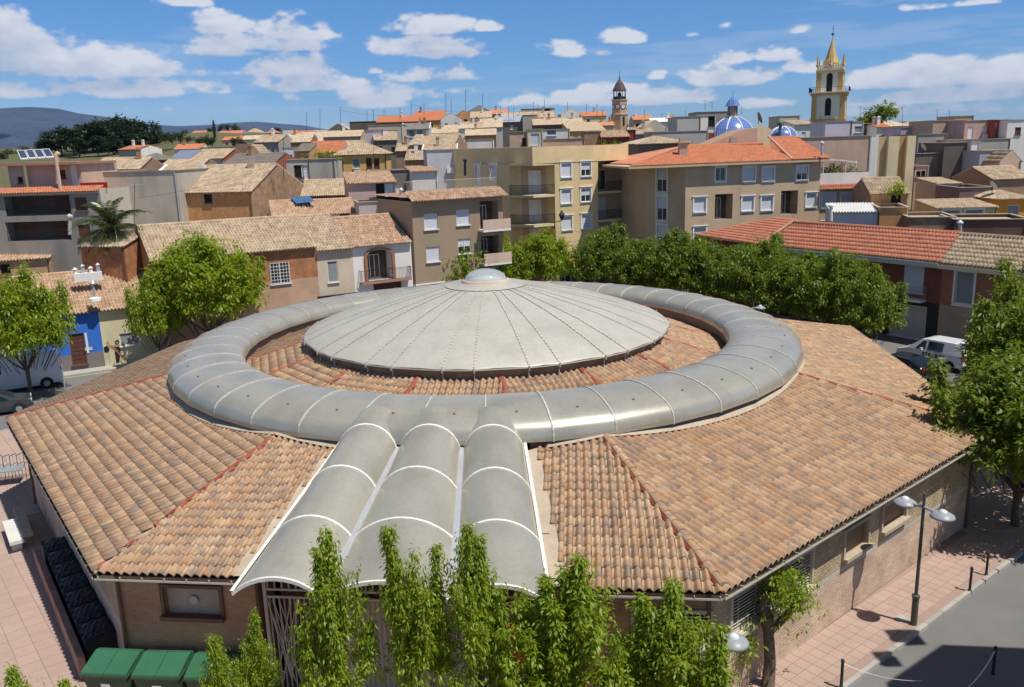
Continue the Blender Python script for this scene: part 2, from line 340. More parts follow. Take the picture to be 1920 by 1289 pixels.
def tile_roof(parent, origin, udir, vdir, poly, material, w=.25, L=.40, n=6, amp=.072, over=.06, singles=None, name='roof_tile', slab=True, jit=.012):
    """poly in (u,v) metres on the plane origin+u*udir+v*vdir (v runs up the slope)"""
    udir = np.array(udir, float); udir /= np.linalg.norm(udir); vdir = np.array(vdir, float); vdir /= np.linalg.norm(vdir)
    nrm = np.cross(udir, vdir); org = np.array(origin, float)
    us = [p[0] for p in poly]; u0, u1 = min(us), max(us); nc = max(1, int(round((u1-u0)/w))); w = (u1-u0)/nc
    V0, Q0 = tile_template(n, w*1.02, amp, .03 if L < .6 else .05)
    T = []
    for c in range(nc):
        u = u0+(c+.5)*w
        for (a, b) in scan(poly, u):
            a -= over; k = 0; v = a
            while v < b-.05:
                ln = min(L*1.06, b-v); T.append((u, v, ln, rng.random(), c)); v += L
    T = np.array(T); m = len(T); nv = len(V0)
    lift = rng.uniform(0, jit, m)
    du = rng.normal(0, .004, m)
    def place(sub, lf, dd):
        k = len(sub); P = np.repeat(V0[None], k, 0)
        U = P[:, :, 0]+sub[:, 0:1]+dd[:, None]; Vv = sub[:, 1:2]+P[:, :, 1]*sub[:, 2:3]; Z = P[:, :, 2]+lf[:, None]
        return org + U[..., None]*udir + Vv[..., None]*vdir + Z[..., None]*nrm
    idx = np.arange(m); pick = np.zeros(m, bool)
    if singles is not None:
        pick = singles(org + T[:, 0:1]*udir + T[:, 1:2]*vdir) & (T[:, 2] > L*1.0)
    rest = ~pick
    po = worg(parent)
    if rest.any():
        R = T[rest]; P = place(R, lift[rest], du[rest]).reshape(-1, 3)-po
        Q = (Q0[None]+np.arange(len(R))[:, None, None]*nv).reshape(-1, 4)
        me = np_mesh(name+'s', P, Q, [material], np.repeat(R[:, 3], nv), smooth=False)
        o = link('roof_tiles', me, parent=parent); o['kind'] = 'stuff'
    if pick.any():
        key = name+'%d' % n
        if key not in TILE_ME:
            TILE_ME[key] = [np_mesh('roof_tile', V0*np.array([1, L*1.06, 1])+np.array([0, 0, .0])*i, Q0, [material], np.full(nv, .33*i)) for i in range(3)]
        B = Matrix(((udir[0], vdir[0], nrm[0], 0), (udir[1], vdir[1], nrm[1], 0), (udir[2], vdir[2], nrm[2], 0), (0, 0, 0, 1)))
        for i in np.nonzero(pick)[0]:
            p = org + (T[i, 0]+du[i])*udir + T[i, 1]*vdir + lift[i]*nrm - po
            o = bpy.data.objects.new('roof_tile', TILE_ME[key][int(rng.integers(3))]); COL.objects.link(o)
            mm = B.copy(); mm.translation = Vector(p); o.matrix_basis = mm; o.parent = parent
    if slab:
        mb = MB(); mb.face([org+u*udir+v*vdir-.03*nrm for u, v in poly]); mb.build('roof_deck', M_cement, parent)
    return T
TILE_ME = {}

# ================================================================== MARKET HALL
hall = root('market_hall', (AX[0], AX[1], 0), 'octagonal market hall with clay tiled roof, grey dome, ring skylight and three barrel vaults', 'market hall')
EA, RV, WA = 19.76, 21.385, 19.15           # eave apothem, eave corner radius, wall apothem
ZE, KS = 4.03, .27
zr = lambda a: ZE+KS*(EA-a)
def P2(r, deg): t = rad(deg); return r*math.cos(t), r*math.sin(t)
wr = WA/math.cos(rad(22.5))
# tile singles: the nearest full tiles on the front facet, right of the vaults and left of them
def near_sel(P):
    d = np.linalg.norm(P-CAM, axis=1)
    return d < near_sel.lim
near_sel.lim = 24.75
Nring = 14.15
for k in range(8):
    fc = -90+45*k; t = rad(fc)
    out = np.array([*(math.cos(t)*EX+math.sin(t)*EY), 0]); ud = np.array([*(-math.sin(t)*EX+math.cos(t)*EY), 0])
    up = np.array([-out[0], -out[1], KS]); sl = math.hypot(1, KS)
    origin = np.array([AX[0]+out[0]*EA, AX[1]+out[1]*EA, ZE])
    hw = EA*math.tan(rad(22.5))
    arc = []
    for a in np.linspace(22.5, -22.5, 19):
        x, y = Nring*math.sin(rad(a)), Nring*math.cos(rad(a)); arc.append((x, (EA-y)*sl))
    hipx = lambda side: None
    poly = [(-hw, 0), (hw, 0)] + arc
    if fc == -90:
        # interrupted by the three vaults
        vb, vt = 4.3, 3.3
        right = [(vb, 0), (hw, 0)] + [a for a in arc if a[0] > vt]
        yt = (EA-math.sqrt(Nring**2-vt**2))*sl
        right += [(vt, yt)]
        left = [(-x, y) for x, y in right][::-1]
        for pl in (right, left):
            tile_roof(hall, origin, ud, up, pl, M_tile, singles=near_sel)
    else:
        tile_roof(hall, origin, ud, up, poly, M_tile, singles=near_sel if fc in (-45, -135) else None, n=6 if fc in (-45, -135) else 5)
    # wall with plain openings
    a0, a1 = P2(wr, fc-22.5), P2(wr, fc+22.5)
    if fc == -90:
        segs = [((a0[0], -WA), (-4.05, -WA)), ((4.05, -WA), (a1[0], -WA))]
    else: segs = [(a0, a1)]
    for s0, s1 in segs:
        mb = MB(); A, B_ = W(*s0, 0), W(*s1, 0); dv = B_-A; Lw = np.linalg.norm(dv); dv /= Lw
        # openings in (s, z)
        holes = []
        if fc == -90 and s0[0] < -4.2: holes = [(1.42-.15+.0, 2.45, 1.42+1.45, 3.3)]
        if fc == -90 and s0[0] > 0: holes = [(2.05, 2.15, 3.9, 3.05)]
        if fc == -45: holes = [(1.0, 1.95, 4.85, 3.1), (6.75, 2.1, 8.15, 2.98), (9.1, 2.2, 10.7, 3.05)]
        if fc == -135: holes = [(4.2, 2.35, 5.6, 3.15), (8.6, 2.35, 10.0, 3.15)]
        xs = sorted({0, Lw, *[h[0] for h in holes], *[h[2] for h in holes]}); zs = sorted({0, 3.98, 1.62, 1.78, *[h[1] for h in holes], *[h[3] for h in holes]})
        nrm_ = np.array([dv[1], -dv[0], 0])
        T_ = lambda s, z, d=0.: A+dv*s+nrm_*(-d)+np.array([0, 0, z])
        for i in range(len(xs)-1):
            for j in range(len(zs)-1):
                cx_, cz_ = (xs[i]+xs[i+1])/2, (zs[j]+zs[j+1])/2
                if any(h[0] < cx_ < h[2] and h[1] < cz_ < h[3] for h in holes): continue
                mi = 0
                if fc != -90 and fc != -135: mi = 2 if cz_ < 1.62 else (3 if cz_ < 1.78 else 1)
                mb.face([T_(xs[i], zs[j]), T_(xs[i+1], zs[j]), T_(xs[i+1], zs[j+1]), T_(xs[i], zs[j+1])], mi)
        for h in holes:
            x0, z0, x1, z1 = h; dp = .22
            for q in (((x0, z0, 0), (x1, z0, 0), (x1, z0, dp), (x0, z0, dp)), ((x0, z1, dp), (x1, z1, dp), (x1, z1, 0), (x0, z1, 0)), ((x0, z0, dp), (x0, z1, dp), (x0, z1, 0), (x0, z0, 0)), ((x1, z0, 0), (x1, z1, 0), (x1, z1, dp), (x1, z0, dp))):
                mb.face([T_(*p) for p in q], 0)
        mb.build('wall', [M_brick, M_split, M_pinkblock, M_gutter], hall)
        for hi, h in enumerate(holes):
            x0, z0, x1, z1 = h; fr = MB()
            ang = math.atan2(dv[1], dv[0])
            wood = (fc == -45 and hi > 0)
            grille = (fc == -45 and hi == 0) or (fc == -90 and s0[0] > 0)
            fm = M_cement if wood else (M_brownmetal if fc == -90 and s0[0] < 0 else M_iron)
            # frame proud of the wall
            fw = .11
            for (bx, bz, sx, sz) in (((x0+x1)/2, z0-.05, x1-x0+2*fw, .12), ((x0+x1)/2, z1+.05, x1-x0+2*fw, .1), (x0-.05, (z0+z1)/2, .1, z1-z0), (x1+.05, (z0+z1)/2, .1, z1-z0)):
                c = T_(bx, bz, -.03 if bz > z0 else -.09); fr.box(c, (sx, .1 if bz > z0 else .24, sz), ang)
            w_ = fr.build('window', [fm], hall)
            if grille:
                g = MB(); nb = int((z1-z0)/.1)
                for b in range(nb+1): g.box(T_((x0+x1)/2, z0+.04+b*(z1-z0-.08)/nb, .02), (x1-x0, .025, .025), ang)
                for b in range(5): g.box(T_(x0+(b+.5)*(x1-x0)/5, (z0+z1)/2, .04), (.03, .02, z1-z0), ang)
                g.build('grille', [M_gutter], w_)
                g = MB(); g.face([T_(x0, z0, .2), T_(x1, z0, .2), T_(x1, z1, .2), T_(x0, z1, .2)]); g.build('pane', [M_dark], w_)
            else:
                g = MB(); nb = max(6, int((z1-z0)/.09))
                for b in range(nb):
                    zz0, zz1 = z0+b*(z1-z0)/nb, z0+(b+1)*(z1-z0)/nb-.008
                    g.face([T_(x0+.02, zz0, .1), T_(x1-.02, zz0, .1), T_(x1-.02, zz1, .12), T_(x0+.02, zz1, .12)])
                    g.face([T_(x0+.02, zz1, .12), T_(x1-.02, zz1, .12), T_(x1-.02, zz1+.01, .1), T_(x0+.02, zz1+.01, .1)])
                g.build('shutter', [mat('wood_shutter', (.30, .19, .12), var=.15) if wood else (M_cement if fc == -90 else M_brownmetal)], w_)
                if fc == -90 and s0[0] < 0:
                    g = MB(); c = T_((x0+x1)/2, (z0+z1)/2, .09); g.tube([c, c-nrm_*-.05], .13, 12); g.build('vent', [M_gutter], w_)
    # gutter under the eave with its brackets
    e0, e1 = P2(RV-.02, fc-22.5), P2(RV-.02, fc+22.5)
    A, B_ = W(*e0, 0), W(*e1, 0); dv = (B_-A)/np.linalg.norm(B_-A); Lw = np.linalg.norm(B_-A); ang = math.atan2(dv[1], dv[0]); nrm_ = np.array([dv[1], -dv[0], 0])
    parts = [(0, Lw)] if fc != -90 else [(0, Lw/2-4.3), (Lw/2+4.3, Lw)]
    for a, b in parts:
        g = MB(); c = A+dv*(a+b)/2+nrm_*.10
        g.box((*c[:2], 3.83), (b-a, .02, .055), ang); g.box((*c[:2]-nrm_[:2]*.07, 3.79), (b-a, .12, .01), ang, m=1)
        for q in range(int((b-a)/.62)+1):
            c2 = A+dv*(a+.1+q*.62)+nrm_*.03; g.box((*c2[:2], 3.90), (.025, .17, .02), ang)
            g.box((*(c2[:2]+nrm_[:2]*.07), 3.87), (.025, .02, .10), ang)
        g.build('gutter', [M_gutter, M_brownband], hall)
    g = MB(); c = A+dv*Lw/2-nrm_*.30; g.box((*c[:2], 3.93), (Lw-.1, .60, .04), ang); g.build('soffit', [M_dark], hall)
    # downpipe at the corner
    px_, py_ = P2(wr+.07, fc-22.5); g = MB(); g.tube([W(px_, py_, 0), W(px_, py_, 3.8)], .055, 8); g.build('downpipe', [M_brownmetal if fc != -45 else M_brownmetal], hall)
    # hip: cap tiles bedded in red mortar
    hp = fc-22.5; g = MB(); zz = 0; r0, r1 = RV-.1, Nring+.05; nseg = 30
    hrad = lambda r: zr(r*math.cos(rad(22.5)))
    for i in range(nseg):
        if hp == -112.5 and i < 10 and i % 4: continue
        ra, rb = r0+(r1-r0)*i/nseg, r0+(r1-r0)*(i+1)/nseg
        wd = .02+.13*random.random() if hp in (-157.5, -112.5) else .05+.04*random.random()
        pa, pb = W(*P2(ra, hp), hrad(ra)+(.05 if hp == -67.5 else .08)), W(*P2(rb, hp), hrad(rb)+(.05 if hp == -67.5 else .08))
        tt = rad(hp); sd_ = np.array([*(-math.sin(tt)*EX+math.cos(tt)*EY), 0])*wd
        top = np.array([0, 0, .05])
        for s_ in (1, -1):
            g.face([pa+s_*sd_-top, pb+s_*sd_-top, pb+top*.6, pa+top*.6])
    g.build('hip_mortar', [M_redmortar], hall)
    g = MB(); n_ = 17 if hp in (-67.5, 22.5, -22.5) else 0
    if n_:
        capm = []
        for i in range(n_):
            ra, rb = r0+(r1-r0)*i/n_, r0+(r1-r0)*(i+1.12)/n_
            tt = rad(hp); sd_ = np.array([*(-math.sin(tt)*EX+math.cos(tt)*EY), 0])
            q = MB()
            ring = []
            for (r_, wd, dz) in ((ra, .13, .10), (rb, .105, .06)):
                pts = []
                for a in np.linspace(0, math.pi, 6): pts.append(W(*P2(r_, hp), hrad(r_)+dz+.09*math.sin(a)-.03)+sd_*wd*math.cos(a)+sd_*(.1 if hp > -90 and hp < 0 else 0))
                ring.append(pts)
            for a in range(5): q.face([ring[0][a], ring[0][a+1], ring[1][a+1], ring[1][a]])
            q.face(ring[0])
            o = q.build('ridge_tile', [M_tile], hall)

# cement aprons beside the vaults and round the ring
for s_ in (-1, 1):
    g = MB()
    g.face([W(s_*4.0, -EA-.05, ZE+.03), W(s_*4.42, -EA-.05, ZE+.03), W(s_*3.42, -13.9, zr(13.9)+.03), W(s_*3.0, -14.1, zr(14.1)+.03)][::s_])
    g.build('flashing_strip', [M_cement], hall)
g = MB(); n_ = 96
for i in range(n_):
    a0, a1 = 360*i/n_, 360*(i+1)/n_
    def ap(a):  # roof height at radius along angle
        d = (a+22.5+90) % 45-22.5; return math.cos(rad(d))
    q = []
    for a, r_ in ((a0, 14.05), (a1, 14.05), (a1, 14.46), (a0, 14.46)): q.append(W(*P2(r_, a), zr(r_*ap(a+0))+.09 if r_ > 14.2 else zr(14.05*ap(a))+.20))
    if not (-104 < a0-360 < -77): g.face(q[::-1])
g.build('ring_apron', [M_cement], hall)
# ring wall under the barrel ring
g = MB()
for i in range(84):
    a0, a1 = 360*i/84, 360*(i+1)/84
    if -103 < a0-360 < -78: continue
    g.face([W(*P2(14.2, a0), 4.6), W(*P2(14.2, a1), 4.6), W(*P2(14.2, a1), 5.99), W(*P2(14.2, a0), 5.99)])
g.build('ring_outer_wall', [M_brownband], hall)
g = MB()
for i in range(84):
    a0, a1 = 360*i/84, 360*(i+1)/84
    g.face([W(*P2(11.35, a1), 4.8), W(*P2(11.35, a0), 4.8), W(*P2(11.35, a0), 6.23), W(*P2(11.35, a1), 6.23)])
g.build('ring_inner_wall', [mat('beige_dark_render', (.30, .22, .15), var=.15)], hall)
# barrel ring: 42 panels with ribs
NR = 42; A0 = -74.2-8.5714*0
def ringp(a, t, dz=0, dr=0):
    """t 0..1 from outer rim to inner rim"""
    th = t*math.pi; r_ = 12.8+1.6*math.cos(th)*(1+dr); z = 5.98+.26*(1-math.cos(th))/2+.70*math.sin(th)**.85+dz
    return W(*P2(r_, a), z)
tt_ = np.linspace(0, 1, 15)
for i in range(NR):
    a0, a1 = A0+360*i/NR, A0+360*(i+1)/NR; g = MB(); sub = 2
    for t0, t1 in zip(tt_[:-1], tt_[1:]):
        p00, p01, p10, p11 = ringp(a0, t0), ringp(a1, t0), ringp(a0, t1), ringp(a1, t1)
        sag = -.012*math.sin(math.pi*t0)
        m0 = (p00+p01)/2; m1 = (p10+p11)/2
        for (q, w_) in ((m0, t0), (m1, t1)): q += np.array([0, 0, .02*math.sin(math.pi*w_)*random.choice((1, 1, 1))])
        g.face([p00, m0, m1, p10]); g.face([m0, p01, p11, m1])
    # lip at the outer rim
    g.face([ringp(a0, 0, -.13), ringp(a1, 0, -.13), ringp(a1, 0), ringp(a0, 0)]); g.face([ringp(a1, 1, -.13), ringp(a0, 1, -.13), ringp(a0, 1), ringp(a1, 1)])
    me = g.mesh('ring_panel', [M_bronze], False, ORG[hall])
    import bmesh
    bm = bmesh.new(); bm.from_mesh(me); bmesh.ops.remove_doubles(bm, verts=bm.verts, dist=.002); bm.to_mesh(me); bm.free()
    me.polygons.foreach_set('use_smooth', [True]*len(me.polygons)); me.set_sharp_from_angle(angle=rad(35))
    link('ring_panel', me, parent=hall)
    g = MB(); da = .085 if (i % 3) else .12
    for t0, t1 in zip(tt_[:-1], tt_[1:]):
        g.face([ringp(a0-da, t0, .03, .004), ringp(a0+da, t0, .03, .004), ringp(a0+da, t1, .03, .004), ringp(a0-da, t1, .03, .004)])
        g.face([ringp(a0-da, t0, -.01), ringp(a0-da, t0, .03, .004), ringp(a0-da, t1, .03, .004), ringp(a0-da, t1, -.01)])
        g.face([ringp(a0+da, t0, .03, .004), ringp(a0+da, t0, -.01), ringp(a0+da, t1, -.01), ringp(a0+da, t1, .03, .004)])
    g.face([ringp(a0-da, 0, .03, .004), ringp(a0-da, 0, -.15, .006), ringp(a0+da, 0, -.15, .006), ringp(a0+da, 0, .03, .004)])
    g.build('ring_rib', [M_rib2], hall, smooth=False)
g = MB()
for i in range(NR):
    am = A0+360*(i+.5)/NR
    for t in (.33,):
        c = ringp(am, t, .02); g.box(c, (.07, .07, .03), 0)
g.build('panel_bolts', [mat('rusty_bolt', (.30, .12, .06))], hall)['kind'] = 'stuff'
# inner tiled roof: sixteen facets
DZ0, DA = 6.33, 8.45
zi = lambda a: DZ0-.29*(a-DA)
for k in range(16):
    fc = 22.5*k; t = rad(fc)
    out = np.array([*(math.cos(t)*EX+math.sin(t)*EY), 0]); ud = np.array([*(-math.sin(t)*EX+math.cos(t)*EY), 0]); up = np.array([-out[0], -out[1], .29]); sl = math.hypot(1, .29)
    a1 = 11.33; origin = np.array([AX[0]+out[0]*a1, AX[1]+out[1]*a1, zi(a1)]); hw = a1*math.tan(rad(11.25)); hi_ = 8.25*math.tan(rad(11.25))
    tile_roof(hall, origin, ud, up, [(-hw, 0), (hw, 0), (hi_, (a1-8.25)*sl), (-hi_, (a1-8.25)*sl)], M_tile, n=6, over=0, slab=True)
    hp = fc-11.25; g = MB(); c11 = math.cos(rad(11.25)); tt2 = rad(hp); sd_ = np.array([*(-math.sin(tt2)*EX+math.cos(tt2)*EY), 0]); nseg = 12
    ra_, rb_ = 11.3/c11, 8.4
    for i in range(nseg):
        x0, x1 = ra_+(rb_-ra_)*i/nseg, ra_+(rb_-ra_)*(i+1)/nseg; wd = .08+.05*random.random()
        pa, pb = W(*P2(x0, hp), zi(x0*c11)+.05), W(*P2(x1, hp), zi(x1*c11)+.05)
        for s_ in (1, -1): g.face([pa+s_*sd_*wd, pb+s_*sd_*wd, pb+np.array([0, 0, .06]), pa+np.array([0, 0, .06])])
    g.build('hip_mortar', [M_redmortar], hall)
# dome drum and panels
g = MB(); n_ = 64
for i in range(n_):
    a0, a1 = 360*i/n_, 360*(i+1)/n_
    g.face([W(*P2(8.28, a0), 5.9), W(*P2(8.28, a1), 5.9), W(*P2(8.28, a1), 6.83), W(*P2(8.28, a0), 6.83)])
g.build('dome_drum', [mat('drum_brown', (.36, .24, .14), var=.2, streak=.3)], hall)
DP = [(8.60, 6.80), (8.53, 6.86), (7.5, 7.26), (5.9, 7.79), (4.36, 8.19), (2.85, 8.53), (1.9, 8.70)]
cuts = []
for k in range(16): cuts += [22.5*k-4.15, 22.5*k+4.15]
for i in range(32):
    a0, a1 = cuts[i], cuts[(i+1) % 32] + (360 if i == 31 else 0); g = MB()
    na = 3 if a1-a0 > 10 else 2
    for (r0, z0), (r1, z1) in zip(DP[:-1], DP[1:]):
        p0, p1, q0, q1 = W(*P2(r0, a0), z0), W(*P2(r0, a1), z0), W(*P2(r1, a0), z1), W(*P2(r1, a1), z1)
        for j in range(na):
            f0, f1 = j/na, (j+1)/na
            bow = lambda f, r_: np.array([0, 0, .035*math.sin(math.pi*f)*r_/8.5])
            g.face([p0+(p1-p0)*f0+bow(f0, r0), p0+(p1-p0)*f1+bow(f1, r0), q0+(q1-q0)*f1+bow(f1, r1), q0+(q1-q0)*f0+bow(f0, r1)])
    r0, z0 = DP[0]; g.face([W(*P2(r0, a0), z0-.05), W(*P2(r0, a1), z0-.05), W(*P2(r0, a1), z0), W(*P2(r0, a0), z0)])
    me = g.mesh('dome_panel', [M_dome], False, ORG[hall]); bm = bmesh.new(); bm.from_mesh(me); bmesh.ops.remove_doubles(bm, verts=bm.verts, dist=.002); bm.to_mesh(me); bm.free()
    me.polygons.foreach_set('use_smooth', [True]*len(me.polygons)); me.set_sharp_from_angle(angle=rad(30))
    link('dome_panel', me, parent=hall)
    # riveted seam strip, built as short laths
    g = MB(); tt3 = rad(a0); sd_ = np.array([*(-math.sin(tt3)*EX+math.cos(tt3)*EY), 0]); pts = []
    for (r0, z0), (r1, z1) in zip(DP[1:-1], DP[2:]):
        nn = int((r0-r1)/.2)
        for j in range(nn):
            f0, f1 = j/nn, (j+.6)/nn
            pa = W(*P2(r0+(r1-r0)*f0, a0), z0+(z1-z0)*f0+.03); pb = W(*P2(r0+(r1-r0)*f1, a0), z0+(z1-z0)*f1+.03)
            g.face([pa-sd_*.03, pb-sd_*.03, pb+sd_*.03, pa+sd_*.03]);
            f2 = (j+1)/nn; pc = W(*P2(r0+(r1-r0)*f2, a0), z0+(z1-z0)*f2+.03)
            g.face([pb-sd_*.02, pc-sd_*.02, pc+sd_*.02, pb+sd_*.02], 1)
    g.build('dome_seam', [M_rib2, mat('rust_seam', (.36, .22, .15))], hall)
    g = MB(); r0, z0 = DP[0]; pa = W(*P2(8.62, a0), 6.86); g.box((*pa[:2], 6.78), (.05, .05, .2), 0)
    g.box((*W(*P2(8.5, a0), 0)[:2], 6.5), (.035, .035, .5), 0); g.build('drip_rod', [M_gutter], hall)
g = MB(); g.lathe((AX[0], AX[1], 0), [(1.95, 8.73), (1.9, 8.755), (1.2, 8.83), (1.12, 8.90), (1.0, 8.93), (.98, 9.0), (.9, 9.0)], 40); g.build('dome_crown', [M_dome], hall, smooth=True)
g = MB(); g.lathe((AX[0], AX[1], 0), [(1.13, 8.84), (1.13, 8.95), (1.02, 8.99)], 40); g.build('curb', [mat('pinkish_curb', (.55, .40, .32), var=.15)], hall, smooth=True)
g = MB(); g.lathe((AX[0], AX[1], 8.97), [(.98*math.cos(a), .50*math.sin(a)) for a in np.linspace(0, math.pi/2-.01, 10)], 40)
mg = bpy.data.materials.new('acrylic'); mg.use_nodes = True; p = mg.node_tree.nodes['Principled BSDF']; p.inputs['Base Color'].default_value = (.75, .82, .88, 1)
p.inputs['Roughness'].default_value = .06; p.inputs['Alpha'].default_value = .38; p.inputs['Specular IOR Level'].default_value = 1
g.build('skylight', [mg], hall, smooth=True)
g = MB(); g.lathe((AX[0], AX[1], 8.95), [(.95, 0), (.4, .12), (.01, .15)], 24); g.build('skylight_base', [M_dome], hall, smooth=True)
# three barrel vaults
ybays = [-13.35, -14.35, -16.35, -18.45, -20.65]
def vx(y, i):  # boundary i of 0..3 at local y
    f = (-14-y)/6.65; return (-3+2*i)*(1-f) + (-4.02, -1.62, 1.6, 4.05)[i]*f
def vaultp(y, i, t, dz=0):
    s_ = -14-y; zs = 5.85-.273*s_; rise = .80-.05*s_; x0, x1 = vx(y, i)+.06, vx(y, i+1)-.06
    xm, hw_ = (x0+x1)/2, (x1-x0)/2
    # circular segment
    R_ = (hw_**2+rise**2)/(2*rise); th = math.asin(min(1, hw_/R_)); a = (2*t-1)*th
    return W(xm+R_*math.sin(a), y, zs+R_*math.cos(a)-(R_-rise)+dz)
for i in range(3):
    for b in range(4):
        y0, y1 = ybays[b], ybays[b+1]; g = MB(); nt_, ny = 12, 4; pts = {}
        for j in range(ny+1):
            for k in range(nt_+1):
                y = y0+(y1-y0)*j/ny; wob = .008*math.sin(7*k/nt_+i*3+b*2)*math.sin(math.pi*j/ny)
                pts[j, k] = vaultp(y, i, k/nt_, wob-.015*math.sin(math.pi*j/ny))
        for j in range(ny):
            for k in range(nt_): g.face([pts[j, k], pts[j+1, k], pts[j+1, k+1], pts[j, k+1]])
        me = g.mesh('vault_panel', [M_bronze], False, ORG[hall]); bm = bmesh.new(); bm.from_mesh(me); bmesh.ops.remove_doubles(bm, verts=bm.verts, dist=.002); bm.to_mesh(me); bm.free()
        me.polygons.foreach_set('use_smooth', [True]*len(me.polygons)); link('vault_panel', me, parent=hall)
        g = MB(); wy = .032 if b < 3 else .025
        yy = y1
        for k in range(nt_):
            a_, b_ = vaultp(yy+wy, i, k/nt_, .03), vaultp(yy+wy, i, (k+1)/nt_, .03); c_, d_ = vaultp(yy-wy, i, (k+1)/nt_, .03), vaultp(yy-wy, i, k/nt_, .03)
            g.face([a_, d_, c_, b_]); lo = np.array([0, 0, .05 if b < 3 else .10]); g.face([d_-lo, c_-lo, c_, d_]); g.face([a_, b_, b_-lo, a_-lo])
        g.build('vault_rib', [M_rib], hall)
for i in (0, 1, 2, 3):
    g = MB(); y0, y1 = -13.9, -20.6; wv = .13 if i in (1, 2) else .05
    z = lambda y: 5.85-.273*(-14-y)
    g.face([W(vx(y0, i)-wv, y0, z(y0)+.02), W(vx(y1, i)-wv, y1, z(y1)+.02), W(vx(y1, i)+wv, y1, z(y1)+.02), W(vx(y0, i)+wv, y0, z(y0)+.02)])
    if i in (0, 3): g.face([W(vx(y0, i), y0, z(y0)-.4), W(vx(y1, i), y1, z(y1)-.12), W(vx(y1, i), y1, z(y1)+.02), W(vx(y0, i), y0, z(y0)+.02)])
    g.build('valley_gutter', [M_zinc if i in (1, 2) else M_rib], hall)
# entrance front under the vaults: frames, bars and folding lattice
yg = -19.0
for i in range(3):
    x0, x1 = vx(-19.6, i)+.02, vx(-19.6, i+1)-.02; zsp = 5.85-.273*5.6; g = MB()
    def bar(p, q, w_=.035): g.tube([W(*p), W(*q)], w_/1.4, 4)
    top = lambda x: vaultp(-19.6, i, (x-x0)/(x1-x0))[2]-.05
    xs = np.arange(x0+.09, x1, .2)
    for x in xs: bar((x, yg, 3.25), (x, yg, top(x)))
    for zz in (3.25, 3.02): g.box(W((x0+x1)/2, yg, zz), (x1-x0, .06, .06), MYAW)
    for x in (x0, x1): g.box(W(x, yg, 1.9), (.09, .09, 3.8), MYAW)
    for x in np.arange(x0+.1, x1, .14): bar((x, yg+.02, 0), (x, yg+.02, 3.0), .03)
    if i == 0:
        for q in range(6):
            for d in (-1, 1): bar((x0+.05+q*.17, yg-.05, 3.0), (x0+.05+q*.17+.6*d if 0 < .05+q*.17+.6*d < 1.1 else x0+.55, yg-.05, .4), .02)
    g.build('entrance_grille', [M_iron], hall)
g = MB(); x0, x1 = vx(-19.6, 0), vx(-19.6, 3)
g.face([W(x0, -17.9, 0), W(x1, -17.9, 0), W(x1, -17.9, 4.6), W(x0, -17.9, 4.6)]); g.build('entrance_back_wall', [mat('entrance_red_brown', (.20, .075, .045), var=.2)], hall)
for s_ in (-1, 1): g = MB(); g.face([W(s_*4.05, -19.15, 0), W(s_*4.05, -17.9, 0), W(s_*4.05, -17.9, 4.2), W(s_*4.05, -19.15, 4.0)][::s_]); g.build('entrance_side_wall', [M_brick], hall)
g = MB(); g.box(W(.9, -18.9, 1.55), (1.5, .06, 2.9), MYAW); g.box(W(-1.0, -18.9, 1.55), (1.4, .06, 2.9), MYAW); g.build('entrance_door', [M_cement], hall)

# the real building is not a perfect octagon: move its eave corners to where they stand
TGT = {0: (14, 785), 1: (178, 1072), 2: (1355, 1109), 3: (1862, 808), 4: (1597, 616)}
DSP = []
for k in range(8):
    ex, ey = P2(RV, -157.5+45*k); m0 = W(ex, ey, ZE)
    DSP.append((G(*TGT[k], ZE)-m0)[:2] if k in TGT else np.zeros(2))
def warp_xy(V):
    d = V[:, :2]-AX; lx, ly = d@EX, d@EY; ang = np.degrees(np.arctan2(ly, lx)); f = ((ang+157.5) % 360)/45; k = f.astype(int) % 8; t = (f-np.floor(f))
    fc = (-135+45*k); ap = lx*np.cos(np.radians(fc))+ly*np.sin(np.radians(fc)); tt = (np.tan(np.radians((t-.5)*45))/np.tan(np.radians(22.5))+1)/2
    w = np.clip((ap-13.3)/(EA-13.3), 0, 1.05)[:, None]; D = np.array(DSP); out = V.copy(); out[:, :2] += w*(D[k]*(1-tt)[:, None]+D[(k+1) % 8]*tt[:, None]); return out
seen_me = set()
def warp_obj(o):
    if o.type == 'MESH':
        if o.name.startswith('roof_tile') and not o.name.startswith('roof_tiles'):
            p = np.array([[o.location.x, o.location.y, 0]])+ORG[hall]*np.array([1, 1, 0]); q = warp_xy(p); o.location.x += q[0, 0]-p[0, 0]; o.location.y += q[0, 1]-p[0, 1]
        elif o.data.name not in seen_me:
            seen_me.add(o.data.name); n_ = len(o.data.vertices); c = np.empty(n_*3, np.float32); o.data.vertices.foreach_get('co', c); c = c.reshape(-1, 3).astype(float)+ORG[hall]
            c = warp_xy(c)-ORG[hall]; o.data.vertices.foreach_set('co', c.astype(np.float32).ravel()); o.data.update()
    for ch in o.children: warp_obj(ch)
bpy.context.view_layer.update()
warp_obj(hall)

# ================================================================== GROUND
def terr(x, y):
    r = float(np.interp(y, [-100, 100, 140, 200, 260, 300, 350, 400, 600, 900, 1600, 2500], [0, 0, 4.5, 9, 13, 15.5, 18, 20.0, 11, 4, 0, 0]))
    f = 1 + .30*math.exp(-((x/y+.34)/.10)**2)*min(1, max(0, (y-260)/120)) if y > 100 else 1
    return r*f
M_asphalt = mat('asphalt', (.165, .158, .152), rough=.9, var=.17, scale=.35, fine=25, bump=.12, bscale=40)
